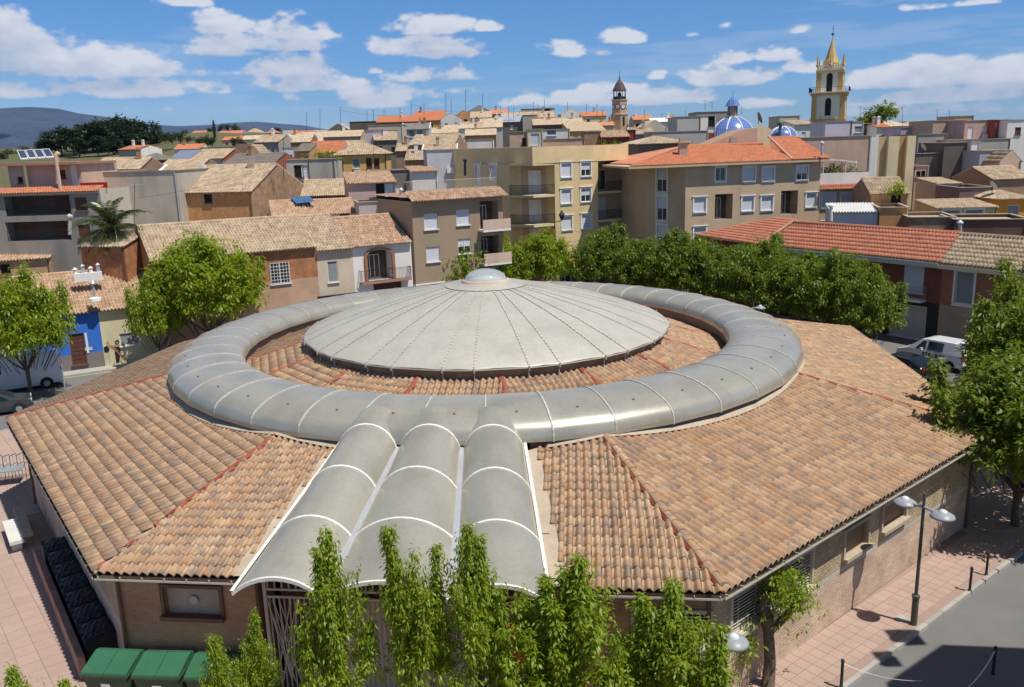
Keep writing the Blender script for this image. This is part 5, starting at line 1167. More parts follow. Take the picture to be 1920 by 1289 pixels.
# ---------- middle distance, one entry per house
Hs = [
 # xl, xr, y_eave, D, depth, yaw, wall, roof, label, kw
 (512, 592, 404, 80, 8, 18, WHITE, BRN, 'low white walled house with brown roof carrying a solar panel', dict(yr=376, wins=[(557, 410, 1.4, .8, 'bd'), (646, 405, .9, .8, 'bd')], z0=0)),
 (592, 668, 400, 83, 7, 18, WHITE, BRN, 'low house with dark red roof edge behind the narrow pale house', dict(yr=374, z0=0, wins=[(646, 405, .9, .8, 'bd')])),
 (565, 655, 366, 95, 8, 5, BROWN, OLD, 'old house with ribbed tan roof behind the solar panel roof', dict(yr=338)),
 (652, 742, 343, 88, 6, 14, wm('rose', (.42, .30, .29)), BRN, 'rooftop room with small rust tile roof and dark doorway', dict(kind='shed', yr=322, wins=[(713, 357, .9, 1.7, 'dk'), (730, 360, .9, 1.6, 'wd')], z0=0)),
 (672, 768, 378, 81, 4, 16, wm('lilac_grey', (.36, .34, .37)), DKROOF, 'lilac grey blank wall with climbing plant stain beside the taupe block', dict(kind='flat', z0=0)),
 (690, 772, 320, 95, 4, 8, wm('slate', (.17, .155, .165)), DKROOF, 'dark slate coloured blank wall behind the rooftop room', dict(kind='flat')),
 (772, 820, 322, 93, 8, 12, WHITE, BRN, 'small white house wall with brown roof behind the taupe block', dict(kind='shed', yr=316)),
 (800, 886, 281, 100, 9, 8, wm('cold_white', (.42, .43, .50), var=.05), M_white, 'large blank bluish white party wall left of the beige block', dict(kind='flat')),
 (536, 580, 300, 112, 5, 0, LGREY, FLAT, 'pale grey rendered house with open terrace and green awning', dict(kind='flat', wins=[(560, 322, 1.2, 1.6, 'dk'), (572, 324, .9, 1.8, 'wd')])),
 (580, 627, 299, 112, 5, 0, wm('raw_grey', (.38, .365, .34), streak=.35), FLAT, 'raw grey blank wall left of the yellow house', dict(kind='flat')),
 (627, 724, 291, 120, 10, 4, YEL, M_tile_old, 'yellow and orange house with pale hipped roof and white eaves', dict(kind='hip', yr=269, wins=[(668, 307, 1.0, 1.3, 'gr'), (692, 307, .8, 1.5, 'bd'), (706, 307, .8, 1.5, 'bd'), (640, 310, .5, 1.6, 'br')])),
 (577, 640, 286, 150, 9, 0, BROWN, RED, 'low house with vivid red roof behind the grey walls', dict(yr=266)),
 (632, 678, 283, 155, 8, 0, BROWN, OLD, 'tan mossy roofed house right of the vivid red roof', dict(yr=265)),
 (560, 624, 265, 185, 9, 0, BROWN, OLD, 'tan roofed house behind the vivid red roof', dict(yr=249)),
 (606, 676, 257, 178, 9, 0, BROWN, OLD, 'long tan roofed house with white gutter line', dict(yr=246, auto=3)),
 (686, 718, 244, 165, 9, -10, LILAC, OLD, 'tall lilac washed party wall house below the dark block', dict(kind='flat', auto=1)),
 (702, 745, 263, 162, 6, 12, DGREY, OLD, 'narrow house with steep tan roof and black upper floor', dict(kind='shed', yr=247, auto=2)),
 (690, 754, 235, 190, 8, 0, wm('oatmeal', (.44, .39, .31)), FLAT, 'oatmeal flat fronted house with one brown window', dict(kind='flat', wins=[(737, 253, 1.6, 1.8, 'br')])),
 (752, 805, 243, 200, 8, 0, wm('ice_blue', (.42, .47, .55)), DKROOF, 'white and grey blue house with two square windows', dict(kind='gf', yr=232, cop=M_white, wins=[(772, 249, 1.3, 1.6, 'gr'), (787, 249, 1.3, 1.6, 'gr')])),
 (655, 722, 228, 250, 8, 0, wm('dark_brown_block', (.13, .10, .085)), DKROOF, 'dark brown crest house with chimneys', dict(kind='flat')),
 (612, 657, 246, 260, 8, 0, DGREY, OLD, 'dark gable house at the left end of the crest', dict(kind='gs', yr=232)),
 (706, 784, 229, 240, 9, 0, BROWN, RED, 'crest house with long red roof', dict(yr=218)),
 (774, 832, 226, 262, 9, -4, YEL, RED, 'yellow crest house with bright red roof', dict(yr=209, auto=1)),
 (826, 864, 223, 258, 7, 0, WHITE, OLD, 'small white crest gable with tan roof', dict(kind='gs', yr=213, auto=2)),
 (852, 886, 218, 285, 9, 6, ORNG, OLD, 'orange brown crest house with wide dark gable', dict(kind='gs', yr=207, auto=1)),
 (872, 925, 212, 320, 10, 0, GREY, RED, 'tallest grey gabled house on the crest with red roof', dict(kind='gs', yr=198, auto=1)),
 (918, 952, 214, 300, 9, 0, ORNG, RED, 'orange tiled crest house right of the tall grey gable', dict(yr=206)),
 (882, 922, 221, 270, 9, 0, WHITE, OLD, 'white crest house under pale tan roof', dict(yr=210, auto=2)),
 (806, 858, 250, 205, 9, 0, BROWN, OLD, 'dark fronted house with tan roof in the middle of the slope', dict(yr=240, auto=2)),
 (832, 888, 242, 215, 8, 0, WHITE, OLD, 'white house with long white fascia on the slope', dict(yr=235, auto=2)),
 (866, 906, 241, 228, 9, 0, BLUEG, OLD, 'blue grey house with low tan roof', dict(yr=229)),
 (900, 942, 239, 232, 9, 0, BLUEG, OLD, 'blue grey house with broad tan roof right of its twin', dict(yr=223)),
 (768, 852, 271, 150, 10, -8, BROWN, OLD, 'large brown roofed house with dark left gable', dict(yr=253)),
 (791, 856, 282, 136, 6, 0, LILAC, OLD, 'low tan roof with thick white coping above the white party wall', dict(yr=272, cop=M_white)),
 (742, 782, 283, 150, 6, 0, BROWN, OLD, 'small tan roof beside the large brown roof', dict(yr=270)),
 (760, 796, 300, 128, 7, 0, BROWN, OLD, 'lichen spotted roof above a brown terrace', dict(yr=284, auto=1)),
 (876, 925, 262, 165, 7, 0, WHITE, OLD, 'long white terrace wall house behind the beige block', dict(kind='flat', auto=0)),
 (872, 930, 254, 185, 8, 0, ORNG, OLD, 'orange roofed ruin behind the white terrace wall', dict(yr=243)),
 (955, 991, 248, 122, 5, 0, PINKB, FLAT, 'pink grey rooftop hut with brown door', dict(kind='flat', wins=[(983, 270, .6, 1.6, 'bd')])),
 (989, 1018, 243, 120, 6, 0, CREAM, FLAT, 'cream rooftop stair tower with shuttered opening', dict(kind='flat', wins=[(1003, 262, 1.2, 1.6, 'sh')])),
 (1017, 1096, 261, 124, 6, 0, PINKB, FLAT, 'long low pink roof terrace wall', dict(kind='flat')),
 (1018, 1068, 243, 150, 8, 0, WHITE, FLAT, 'bright white cubic house with grey panel', dict(kind='flat', wins=[(1034, 248, 1.6, .9, 'gr')])),
 (1000, 1095, 234, 200, 12, 0, wm('umber', (.17, .10, .07)), OLD, 'broad low roofed house with dark umber eave', dict(yr=223)),
 (1068, 1136, 246, 185, 9, 6, YEL, OLD, 'yellowish house with sloping tan roof and dark openings', dict(kind='shed', yr=230, auto=3)),
 (1095, 1127, 247, 132, 6, 0, STONE, FLAT, 'rough stone wall house left of the maroon restaurant', dict(kind='flat')),
 (1128, 1180, 257, 130, 4, 0, DRED, BRN, 'maroon restaurant with tiled awning roofs and dark glass front', dict(kind='shed', yr=245, wins=[('m', 1.2, 12.9, 1.6, 1.9, 'gl'), ('m', 3.2, 12.9, 1.6, 1.9, 'gl')])),
 (1176, 1192, 244, 133, 6, 0, DRED, BRN, 'narrow maroon tower wall beside the restaurant', dict(kind='flat')),
 (977, 1040, 204, 320, 9, 0, GREY, DKROOF, 'modern grey crest house with white end wall', dict(kind='flat', wins=[(1025, 209, 2.4, 1.6, 'dk')], sidew=WHITE)),
 (970, 1040, 221, 250, 9, 0, BROWN, OLD, 'wide pale tan roof below the modern grey house', dict(yr=210)),
 (980, 1007, 216, 242, 6, 0, wm('concrete_tank', (.33, .31, .27)), DKROOF, 'square concrete water tank house', dict(kind='flat')),
 (926, 986, 229, 245, 9, -6, DGREY, mat('blue_grey_roof', (.32, .35, .40), var=.1), 'dark house with blue grey sheet roof', dict(yr=217, auto=1)),
 (940, 975, 222, 285, 8, 0, BROWN, OLD, 'brown crest house with tall pipes', dict(yr=212)),
 (1052, 1092, 214, 300, 9, 4, WHITE, OLD, 'pale crest house with roof falling to the right', dict(kind='gs', yr=205, auto=2)),
 (1090, 1137, 218, 280, 9, 0, CREAM, RED, 'cream crest house with pink red roof', dict(yr=210, auto=2)),
 (1098, 1128, 231, 235, 7, 0, CREAM, OLD, 'cream house with tall shaded doorway on the slope', dict(kind='flat', auto=2)),
 (1112, 1152, 236, 225, 7, 0, CREAM, RED, 'small red roofed cottage left of the clock tower', dict(yr=229, auto=2)),
 (1010, 1052, 229, 240, 7, 0, BROWN, RED, 'small red roof in the middle of the slope', dict(yr=222)),
 (1182, 1226, 252, 150, 8, 0, GREY, OLD, 'tan roofed grey house right of the restaurant', dict(yr=240, auto=2)),
 (1196, 1292, 270, 112, 10, 4, wm('umber2', (.20, .16, .14)), OLD, 'wide low tan hipped roof above a dark wall', dict(kind='hip', yr=257)),
 (1188, 1224, 225, 225, 8, 0, PINKB, RED, 'pink house with red roof right of the clock tower', dict(yr=217, auto=2)),
 (1222, 1270, 229, 215, 8, 0, WHITE, M_white, 'white roofed house with dark openings near the skyline', dict(yr=222, auto=3)),
 (1208, 1250, 240, 180, 9, 4, LGREY, OLD, 'grey gabled house with tan roof near the skyline', dict(kind='gs', yr=226, auto=1)),
 (1250, 1272, 224, 230, 6, 0, ORNG, RED, 'tiny round roofed red house on the skyline', dict(kind='hip', yr=217)),
 (1222, 1328, 247, 138, 6, 3, wm('dove', (.38, .365, .36)), FLAT, 'long dove grey terrace wall', dict(kind='flat')),
 (1270, 1314, 219, 152, 9, 0, wm('dove2', (.42, .41, .41)), FLAT, 'tall dove grey cubic house', dict(kind='flat')),
 (1312, 1342, 217, 156, 8, 0, WHITE, FLAT, 'white cubic house with rust red lower band', dict(kind='flat', wins=[(1334, 228, 1.2, 1.8, 'dk')], mats2=[mat('rust_band', (.25, .07, .04), var=.1)], bands=[(16.2, 1)])),
 (1306, 1370, 210, 175, 8, 0, wm('mushroom', (.30, .26, .22)), FLAT, 'mushroom coloured upper storey beside the blue dome', dict(kind='flat')),
 (1462, 1500, 218, 170, 7, 0, wm('putty', (.47, .42, .34)), FLAT, 'putty coloured cubic block left of the church tower', dict(kind='flat')),
 (1490, 1530, 234, 160, 7, 0, WHITE, OLD, 'white house with brown shed roof at the foot of the church tower', dict(kind='shed', yr=226, auto=1)),
 (1548, 1598, 228, 142, 7, 0, LILAC, FLAT, 'lilac cubic house in front of the church tower', dict(kind='flat')),
 (1597, 1620, 228, 142, 7, 0, WHITE, FLAT, 'narrow white cubic house with lilac panel', dict(kind='flat', wins=[(1609, 243, 1.2, 1.0, 'gr')])),
 (1619, 1648, 232, 150, 6, 0, wm('black_stone', (.07, .065, .06)), DKROOF, 'dark stone wall under the green tree top', dict(kind='flat')),
 (1644, 1670, 239, 146, 6, 0, WHITE, RED, 'little white house with red roof near the green tree top', dict(yr=233, auto=1)),
 (1650, 1708, 238, 175, 9, 0, BROWN, OLD, 'gabled tan roof house near the right skyline', dict(kind='hip', yr=226)),
 (1718, 1752, 237, 175, 8, 0, DGREY, OLD, 'dark gabled house near the right skyline', dict(kind='gs', yr=227)),
 (1690, 1752, 239, 140, 7, 0, wm('violet', (.40, .34, .47)), FLAT, 'violet washed terrace house', dict(kind='flat')),
 (1750, 1812, 226, 133, 8, 0, PINKB, FLAT, 'pinkish brown block with small dark window', dict(kind='flat', wins=[(1784, 245, 1.1, 1.1, 'dk')])),
 (1792, 1826, 218, 138, 6, 0, PINK, FLAT, 'small pink roof tower room', dict(kind='flat')),
 (1810, 1868, 226, 128, 9, 0, wm('rose_grey', (.42, .33, .31)), FLAT, 'rose grey block with pale corner pillars', dict(kind='flat', wins=[('m', .9, 14.3, .8, 3.0, 'wd'), ('m', 3.0, 14.3, .8, 3.0, 'wd')])),
 (1867, 1892, 225, 126, 8, 0, mat('oxblood', (.27, .08, .055), var=.1), FLAT, 'oxblood red balcony bay between rose grey and white walls', dict(kind='flat', wins=[('m', 1.0, 15.2, 1.4, 2.0, 'lggl')])),
 (1890, 1935, 225, 124, 8, 0, WHITE, FLAT, 'tall white block at the right skyline', dict(kind='flat', auto=1)),
 (1722, 1775, 252, 124, 8, 0, wm('mid_grey', (.32, .30, .28)), FLAT, 'mid grey stepped terrace building', dict(kind='flat')),
 (1772, 1895, 262, 122, 6, 0, wm('mid_grey2', (.34, .32, .30)), FLAT, 'long grey terrace slab building on the right', dict(kind='flat')),
 (1718, 1772, 288, 112, 6, 0, wm('charcoal', (.15, .13, .115), var=.15), FLAT, 'charcoal blank wall with white gutter', dict(kind='flat', cop=M_zinc)),
 (1771, 1822, 268, 111, 7, 0, wm('charcoal2', (.12, .105, .095), var=.15), FLAT, 'tall charcoal blank party wall', dict(kind='flat')),
 (1822, 1838, 266, 110, 8, 0, wm('brilliant', (.74, .74, .74), var=.04), M_white, 'narrow brilliant white house with dark slit windows', dict(kind='flat', wins=[('m', .5, 9.5, .3, .9, 'dk'), ('m', .5, 6.5, .3, .9, 'dk')])),
 (1838, 1876, 283, 107, 7, 0, wm('periwinkle', (.38, .39, .47), var=.04), FLAT, 'periwinkle grey house with barred window', dict(kind='flat', wins=[(1846, 320, 1.0, 1.1, 'gr')])),
 (1875, 1915, 302, 104, 6, 4, PINK, OLD, 'salmon gable wall with tan roof near the right edge', dict(kind='gs', yr=282)),
 (1500, 1634, 257, 103, 8, 0, PINKB, FLAT, 'long blank pinkish brown wall building behind the orange roof', dict(kind='flat')),
 (1716, 1742, 312, 103, 5, 0, PINKB, FLAT, 'low pink hut with two tiny windows beside the striped wall', dict(kind='flat', wins=[(1722, 327, .5, .7, 'dk'), (1731, 326, .5, .7, 'dk')])),
 (1634, 1704, 363, 80, 8, -10, ORNG, OLD, 'old stone house with rough tan roof and dark side opening', dict(kind='gf', yr=334, wins=[(1680, 374, .9, .9, 'dk')], sidew=STONE, z0=0, swins=[('m', 2.6, 8.2, 1.1, 1.9, 'dk')])),
 (1560, 1650, 398, 76, 5, -14, wm('cool_white', (.52, .52, .55)), M_white, 'cool white shed wall behind the salmon roof', dict(kind='shed', yr=385, z0=0)),
 (1650, 1704, 390, 75, 5, -14, wm('apricot', (.52, .27, .12), var=.2), M_cement, 'apricot rendered wall house behind the salmon roof', dict(kind='flat', z0=0)),
 (1705, 1792, 408, 72, 5, -14, STONE, M_cement, 'low rough brick courtyard wall building', dict(kind='flat', z0=0)),
 (1790, 1930, 412, 70, 5, -14, wm('dark_brick', (.13, .075, .055), var=.25), M_cement, 'long dark brick courtyard wall at the right edge', dict(kind='flat', z0=0)),
 (1757, 1870, 390, 82, 6, -6, wm('straw', (.50, .43, .27)), OLD, 'straw coloured house with two white arches', dict(kind='shed', yr=381, z0=0, wins=[(1783, 406, 1.6, 1.2, 'gr+s'), (1826, 405, 1.6, 1.2, 'gr+s')])),
 (1800, 1862, 352, 90, 6, -4, wm('plum', (.19, .13, .13)), DKROOF, 'plum brown blank wall with satellite dish', dict(kind='flat', z0=0)),
 (1758, 1802, 345, 96, 6, -4, PINKB, OLD, 'low crumbling wall house left of the plum wall', dict(kind='shed', yr=338, z0=0)),
 (1872, 1930, 374, 86, 6, 0, wm('tangerine', (.50, .22, .04)), OLD, 'tangerine house with grey tiled hipped roof', dict(kind='hip', yr=357, z0=0, wins=[(1900, 400, 1.2, 1.6, 'gr')])),
 (1862, 1935, 335, 97, 7, 8, BROWN, OLD, 'dark brick house with broad tan roof at the right edge', dict(kind='gf', yr=312)),
 # left town
 (168, 262, 318, 118, 9, 0, BROWN, OLD, 'tan roofed house with row of white ridge finials', dict(yr=297)),
 (252, 300, 302, 150, 8, 0, mat('wall_brickred', (.36, .10, .05), var=.15), DKROOF, 'grey hipped roof house with brick red band', dict(kind='hip', yr=289)),
 (300, 377, 314, 130, 8, 0, BROWN, OLD, 'long tan roofed house behind the big brick house', dict(yr=300, cop=M_cement)),
 (358, 418, 298, 140, 9, -8, BLUEG, OLD, 'dark blue grey house with mossy tan roof and red gable', dict(yr=281, sidew=mat('wall_brickred', (.36, .10, .05)), auto=2)),
 (420, 515, 306, 131, 9, -8, mat('wall_brickred', (.36, .10, .05)), DKROOF, 'long grey brown slate roof house with red gable', dict(yr=289)),
 (317, 356, 298, 172, 7, 0, wm('pale_blue', (.42, .47, .55)), mat('blue_sheet', (.20, .23, .33)), 'pale blue warehouse with slate blue roof', dict(kind='shed', yr=283)),
 (222, 256, 281, 205, 9, -16, GREY, RED, 'white ended barn with red roof below the pine grove', dict(kind='gf', yr=274, sidew=WHITE)),
 (326, 376, 280, 235, 7, 0, WHITE, RED, 'low white house with flat red roof on the grass slope', dict(yr=271)),
 (374, 398, 277, 225, 6, 0, PINK, RED, 'small pink house on the grass slope', dict(kind='flat')),
 (402, 430, 276, 180, 6, 0, PINKB, BRN, 'pink brown cube house left of the dark roof', dict(kind='flat')),
 (428, 460, 288, 160, 6, 0, BROWN, mat('dark_brown_roof', (.12, .07, .05)), 'chocolate brown tiled roof house', dict(kind='shed', yr=271)),
 (458, 488, 289, 158, 7, 0, ORNG, OLD, 'orange gabled house right of the chocolate roof', dict(kind='gs', yr=272)),
 (476, 522, 267, 172, 9, -8, GREY, OLD, 'grey gabled house with tan roof and shaded porch', dict(yr=254, auto=2)),
 (533, 582, 267, 178, 9, 0, BROWN, OLD, 'tan roofed house with dark eaves left of the slope', dict(yr=252, auto=1)),
 (528, 554, 277, 142, 6, 0, WHITE, FLAT, 'white cube house with black opening', dict(kind='flat', auto=1)),
 (552, 580, 284, 140, 6, 0, ORNG, DKROOF, 'brick house under dark lean to roof', dict(kind='shed', yr=270, auto=1)),
 (358, 386, 252, 400, 10, 0, YEL, RED, 'orange farmhouse near the hilltop', dict(yr=246)),
 (407, 453, 252, 380, 10, 0, PINK, RED, 'hilltop house with broad red roof', dict(yr=246)),
 (424, 448, 246, 410, 9, 0, WHITE, OLD, 'white villa on the hilltop', dict(kind='flat')),
 (460, 488, 250, 400, 9, 0, CREAM, OLD, 'cream villa with pale hip roof on the hilltop', dict(kind='hip', yr=241)),
 (497, 518, 250, 390, 9, 0, ORNG, RED, 'orange brick villa on the hilltop', dict(kind='hip', yr=244)),
 (530, 548, 243, 385, 8, 0, WHITE, FLAT, 'white water house on the hilltop', dict(kind='flat')),
 (453, 486, 262, 300, 9, 0, CREAM, OLD, 'cream house above the pine bushes', dict(yr=255, auto=2)),
 (416, 452, 263, 320, 9, 0, PINKB, RED, 'pink brown house right of the cypress', dict(yr=257, auto=2)),
 (584, 612, 251, 300, 8, 0, WHITE, OLD, 'little white house at the left foot of the crest', dict(yr=245)),
 (548, 582, 252, 330, 8, 0, CREAM, RED, 'cream house with red roof at the left foot of the crest', dict(yr=246)),
]
for (xl, xr, ye, D_, dp_, yw_, wl_m, rf_, lab_, kw_) in Hs:
    if wl_m is BROWN and D_ > 120 and not any(w_ in lab_ for w_ in ('dark', 'brown', 'Brown')): wl_m = random.choice([CREAM, WHITE, PINKB, STONE, LGREY, BROWN]); kw_.setdefault('auto', random.choice([0, 1, 2]))
    if kw_.get('kind', 'gf') == 'gf' and D_ > 110: kw_.setdefault('chim', random.choice([0, 1, 1, 2]))
    house(xl, xr, ye, D_, dp_, yw_, wl_m, rf_, lab_, **kw_)
# striped wall beside the pinkish one: projecting bays
rt = root('striped_building', tuple(YD(1676, 300, 106)*np.array([1, 1, 0])), 'cream and tan striped building made of tall projecting wall bays', 'building')
cols_ = [(1634, 1648, WHITE, 0), (1648, 1667, wm('sand', (.44, .32, .19)), .5), (1667, 1687, CREAM, 0), (1687, 1702, wm('ochre', (.42, .28, .13)), .5), (1702, 1718, CREAM, 0)]
for a, b, m_, d_ in cols_:
    p, q = YD(a, 256, 103+d_)[:2], YD(b, 256, 103+d_)[:2]; facade(rt, p, q, 0, YD(1676, 256, 103)[2], m_, name='bay')
    for s_, e_ in ((q, q+np.array([0, 6.])), (p+np.array([0, 6.]), p)): facade(rt, s_, e_, 0, YD(1676, 256, 103)[2], m_, name='bay_side')
# pink gable wall with vent above the orange roof
rt = root('gable_wall', tuple(YD(1385, 270, 100)*np.array([1, 1, 0])), 'large blank pinkish gable wall with grey vent above the orange roof', 'building')
Pz = lambda x, y, d=0.: YD(x, y, 100)+np.array([0, d, 0]); g = MB(); pr = [(1322, 290), (1322, 274), (1396, 243), (1420, 240), (1420, 290)]
g.face([Pz(*p) for p in pr]); g.face([Pz(1420, 290), Pz(1420, 240), Pz(1420, 240, 5), Pz(1420, 290, 5)][::-1]); g.build('wall', [PINKB], rt)
g = MB(); g.face([Pz(1322, 274), Pz(1396, 243), Pz(1396, 243, 6), Pz(1322, 274, 6)]); g.face([Pz(1396, 243), Pz(1420, 240), Pz(1420, 240, 6), Pz(1396, 243, 6)]); g.build('roof', [BRN], rt)
g = MB(); c = Pz(1375, 265); g.box((c[0], c[1]-.05, c[2]), (.7, .12, .95), 0); g.build('vent', [GREY], rt)
rt = root('gable_wall', tuple(YD(1430, 260, 101)*np.array([1, 1, 0])), 'narrow cream end wall between the pink gable and the small dome', 'building'); g = MB(); pr = [(1420, 285), (1420, 232), (1447, 243), (1443, 285)]; g.face([YD(*p, 100.2) for p in pr]); g.face([YD(*p, 103) for p in pr][::-1])
for i_ in range(4): g.face([YD(*pr[i_], 100.2), YD(*pr[(i_+1) % 4], 100.2), YD(*pr[(i_+1) % 4], 103), YD(*pr[i_], 103)])
g.build('wall', [CREAM], rt)

# ---------- blue tiled church domes
def bluetile():
    m = bpy.data.materials.new('blue_dome_tile'); m.use_nodes = True; n, l = m.node_tree.nodes, m.node_tree.links; p = n['Principled BSDF']; p.inputs['Roughness'].default_value = .25; p.inputs['Specular IOR Level'].default_value = .6
    geo = n.new('ShaderNodeNewGeometry'); br = n.new('ShaderNodeTexBrick'); br.inputs['Scale'].default_value = 1; br.inputs['Brick Width'].default_value = .34; br.inputs['Row Height'].default_value = .26; br.offset = 0; br.inputs['Mortar Size'].default_value = .028
    br.inputs['Color1'].default_value = (.035, .10, .42, 1); br.inputs['Color2'].default_value = (.05, .14, .5, 1); br.inputs['Mortar'].default_value = (.30, .36, .52, 1)
    sp = n.new('ShaderNodeSeparateXYZ'); l.new(geo.outputs['Position'], sp.inputs[0]); cb = n.new('ShaderNodeCombineXYZ'); l.new(sp.outputs[0], cb.inputs[0]); l.new(sp.outputs[2], cb.inputs[1]); l.new(cb.outputs[0], br.inputs['Vector']); l.new(br.outputs[0], p.inputs['Base Color']); return m
M_blue = bluetile()
def dome(px, py_top, py_base, D, r, label, lantern=True):
    c = YD(px, py_base, D); zt = YD(px, py_top, D)[2]; h = zt-c[2]; rt = root('church_dome', tuple(c), label, 'dome')
    prof = [(r*math.cos(a)*(1+.10*max(0, .35-a)), h*math.sin(a)) for a in np.linspace(0, math.pi/2*.93, 10)]
    g = MB(); g.lathe(c, prof, 32); g.build('dome_shell', [M_blue], rt, smooth=True)
    for k in range(8):
        a = 2*math.pi*(k+.35)/8; g = MB(); g.tube([c+np.array([(q[0]+.03)*math.cos(a), (q[0]+.03)*math.sin(a), q[1]]) for q in prof], .13, 5); g.build('rib', [M_white], rt)
    g = MB(); g.lathe(c+np.array([0, 0, -8]), [(r*1.08, 0), (r*1.08, 8), (r*.98, 8.1)], 8); g.build('drum', [CREAM], rt)
    if lantern:
        z_ = c[2]+prof[-1][1]; g = MB(); 
        for k in range(8):
            a = 2*math.pi*(k+.5)/8; g.box((c[0]+r*.19*math.cos(a), c[1]+r*.19*math.sin(a), z_+.9), (.22, .22, 2.0), a)
        g.build('lantern_pier', [wm('lantern_grey', (.22, .21, .20))], rt); g = MB(); g.lathe((c[0], c[1], z_-.1), [(r*.27, 0), (r*.27, .25), (.1, .26)], 8); g.lathe((c[0], c[1], z_), [(r*.13, 0), (r*.13, 2)], 8); g.build('lantern_base', [CREAM], rt)
        g = MB(); g.lathe((c[0], c[1], z_+1.95), [(r*.34, 0), (r*.30, .25), (r*.2, 1.0), (r*.08, 1.5), (.03, 1.7)], 8); g.tube([(c[0], c[1], z_+3.5), (c[0], c[1], z_+4.8)], .05, 5); g.build('lantern_roof', [M_blue], rt)
    return rt
dome(1372, 219, 264, 166, 4.3, 'large blue and white tiled church dome with lantern')
dome(1467, 238, 258, 140, 2.15, 'small blue tiled dome with green finial behind the orange roof', False)
c = YD(1463, 240, 137.9); rt = root('dome_finial', tuple(c), 'green weathered chimney like finial in front of the small blue dome', 'finial'); g = MB(); g.lathe(c+np.array([0, 0, -1.4]), [(.28, 0), (.26, 1.8), (.5, 1.9), (.5, 2.2), (.2, 2.4), (.02, 2.6)], 10); g.build('finial_body', [mat('verdigris', (.12, .17, .14))], rt)

# ---------- church tower
def tower():
    D = 190.; c0 = YD(1567, 170, D); cx, cy = c0[0], c0[1]+3.4; zz = lambda y: float(YD(1567, y, D)[2]); th = rad(-24); OC = mat('church_ochre', (.55, .37, .15), var=.1); WS = wm('church_white', (.66, .62, .54), var=.05, streak=.12)
    rt = root('church_tower', (cx, cy, 0), 'tall white and ochre church bell tower with spire and pinnacles', 'church tower')
    dx, dy = np.array([math.cos(th), math.sin(th)]), np.array([-math.sin(th), math.cos(th)])
    def corners(h): return [np.array([cx, cy])+dx*a*h+dy*b*h for a, b in ((-1, -1), (1, -1), (1, 1), (-1, 1))]
    def stage(h, y0, y1, wh, wzz, arch=.95):
        C = corners(h); z0, z1 = zz(y0), zz(y1)
        for i in range(4):
            a, b = C[i], C[(i+1) % 4]; L_ = np.linalg.norm(b-a); fa = facade(rt, a, b, z0, z1, [WS], [('m', L_/2, wzz, 1.25, wh, 'dk')] if wh else [])
            T, an = fa[0], fa[2]
            for s_ in (.45, L_-.45): g = MB(); g.box(T(s_, (z0+z1)/2, -.06), (.9, .12, z1-z0), an); g.build('corner_strip', [OC], rt)
            if wh:
                g = MB()
                for q in range(8):
                    a0, a1 = math.pi*q/8, math.pi*(q+1)/8; top = wzz+wh/2; g.face([T(L_/2+.63*math.cos(a0), top-.02+.75*math.sin(a0), -.02), T(L_/2+.63*math.cos(a1), top-.02+.75*math.sin(a1), -.02), T(L_/2, top-.05, -.02)][::-1])
                g.build('arch_head', [M_dark], rt)
    def slab(h, y, t, m_, nm='cornice'): g = MB(); g.box((cx, cy, zz(y)), (2*h, 2*h, t), th); g.build(nm, [m_], rt)
    stage(3.35, 275, 226, 0, 0); slab(3.6, 225, .5, OC); stage(3.3, 224, 177, 2.9, zz(203)); slab(3.7, 175.5, .6, OC); slab(4.1, 173, .2, M_white, 'balcony_slab')
    g = MB()
    C = corners(4.0)
    for i in range(4):
        a, b = C[i], C[(i+1) % 4]; e = (b-a); L_ = np.linalg.norm(e); e /= L_; an = math.atan2(e[1], e[0]); c = (a+b)/2; g.box((*c, zz(173)+1.1), (L_, .06, .06), an)
        for q in np.arange(0, L_, .35): g.box((*(a+e*q), zz(173)+.6), (.04, .04, 1.0), an)
    g.build('railing', [M_black], rt)
    stage(2.6, 172, 134, 3.1, zz(157)); slab(2.85, 132.5, .5, OC); slab(2.7, 129, .5, M_white, 'parapet_base'); g = MB(); C = corners(2.6)
    for i in range(4):
        a, b = C[i], C[(i+1) % 4]; e = (b-a); L_ = np.linalg.norm(e); e /= L_; an = math.atan2(e[1], e[0])
        for q in np.arange(.2, L_, .5): g.box((*(a+e*q), zz(125)), (.22, .22, .8), an)
        g.box((*((a+b)/2), zz(122)), (L_, .3, .2), an)
    g.build('balustrade', [WS], rt)
    for i, c in enumerate(C+[(C[0]+C[1])/2, (C[1]+C[2])/2]):
        g = MB(); g.lathe((*c, zz(124)), [(.32, 0), (.32, .5), (.22, .6), (.16, 1.6), (.02, 2.6)], 4); g.build('pinnacle', [OC], rt)
    g = MB(); g.lathe((cx, cy, zz(129)), [(1.7, 0), (1.6, 1.2), (1.7, 1.4), (1.35, 2.2), (.6, 4.6), (.08, 6.6)], 8); g.build('spire', [OC], rt)
    for k in range(4):
        a = th+math.pi/2*k+math.pi/4*0; g = MB(); g.box((cx+1.5*math.cos(a), cy+1.5*math.sin(a), zz(117)), (.5, .8, 1.3), a); g.build('dormer', [WS], rt)
    g = MB(); zt = zz(129)+6.5; g.tube([(cx, cy, zt-.3), (cx, cy, zt+2.6)], .05, 5); g.lathe((cx, cy, zt+.5), [(.02, 0), (.32, .3), (.32, .4), (.02, .7)], 10); g.box((cx, cy, zt+2.0), (.7, .06, .06)); g.build('weather_vane', [M_black], rt)
tower()
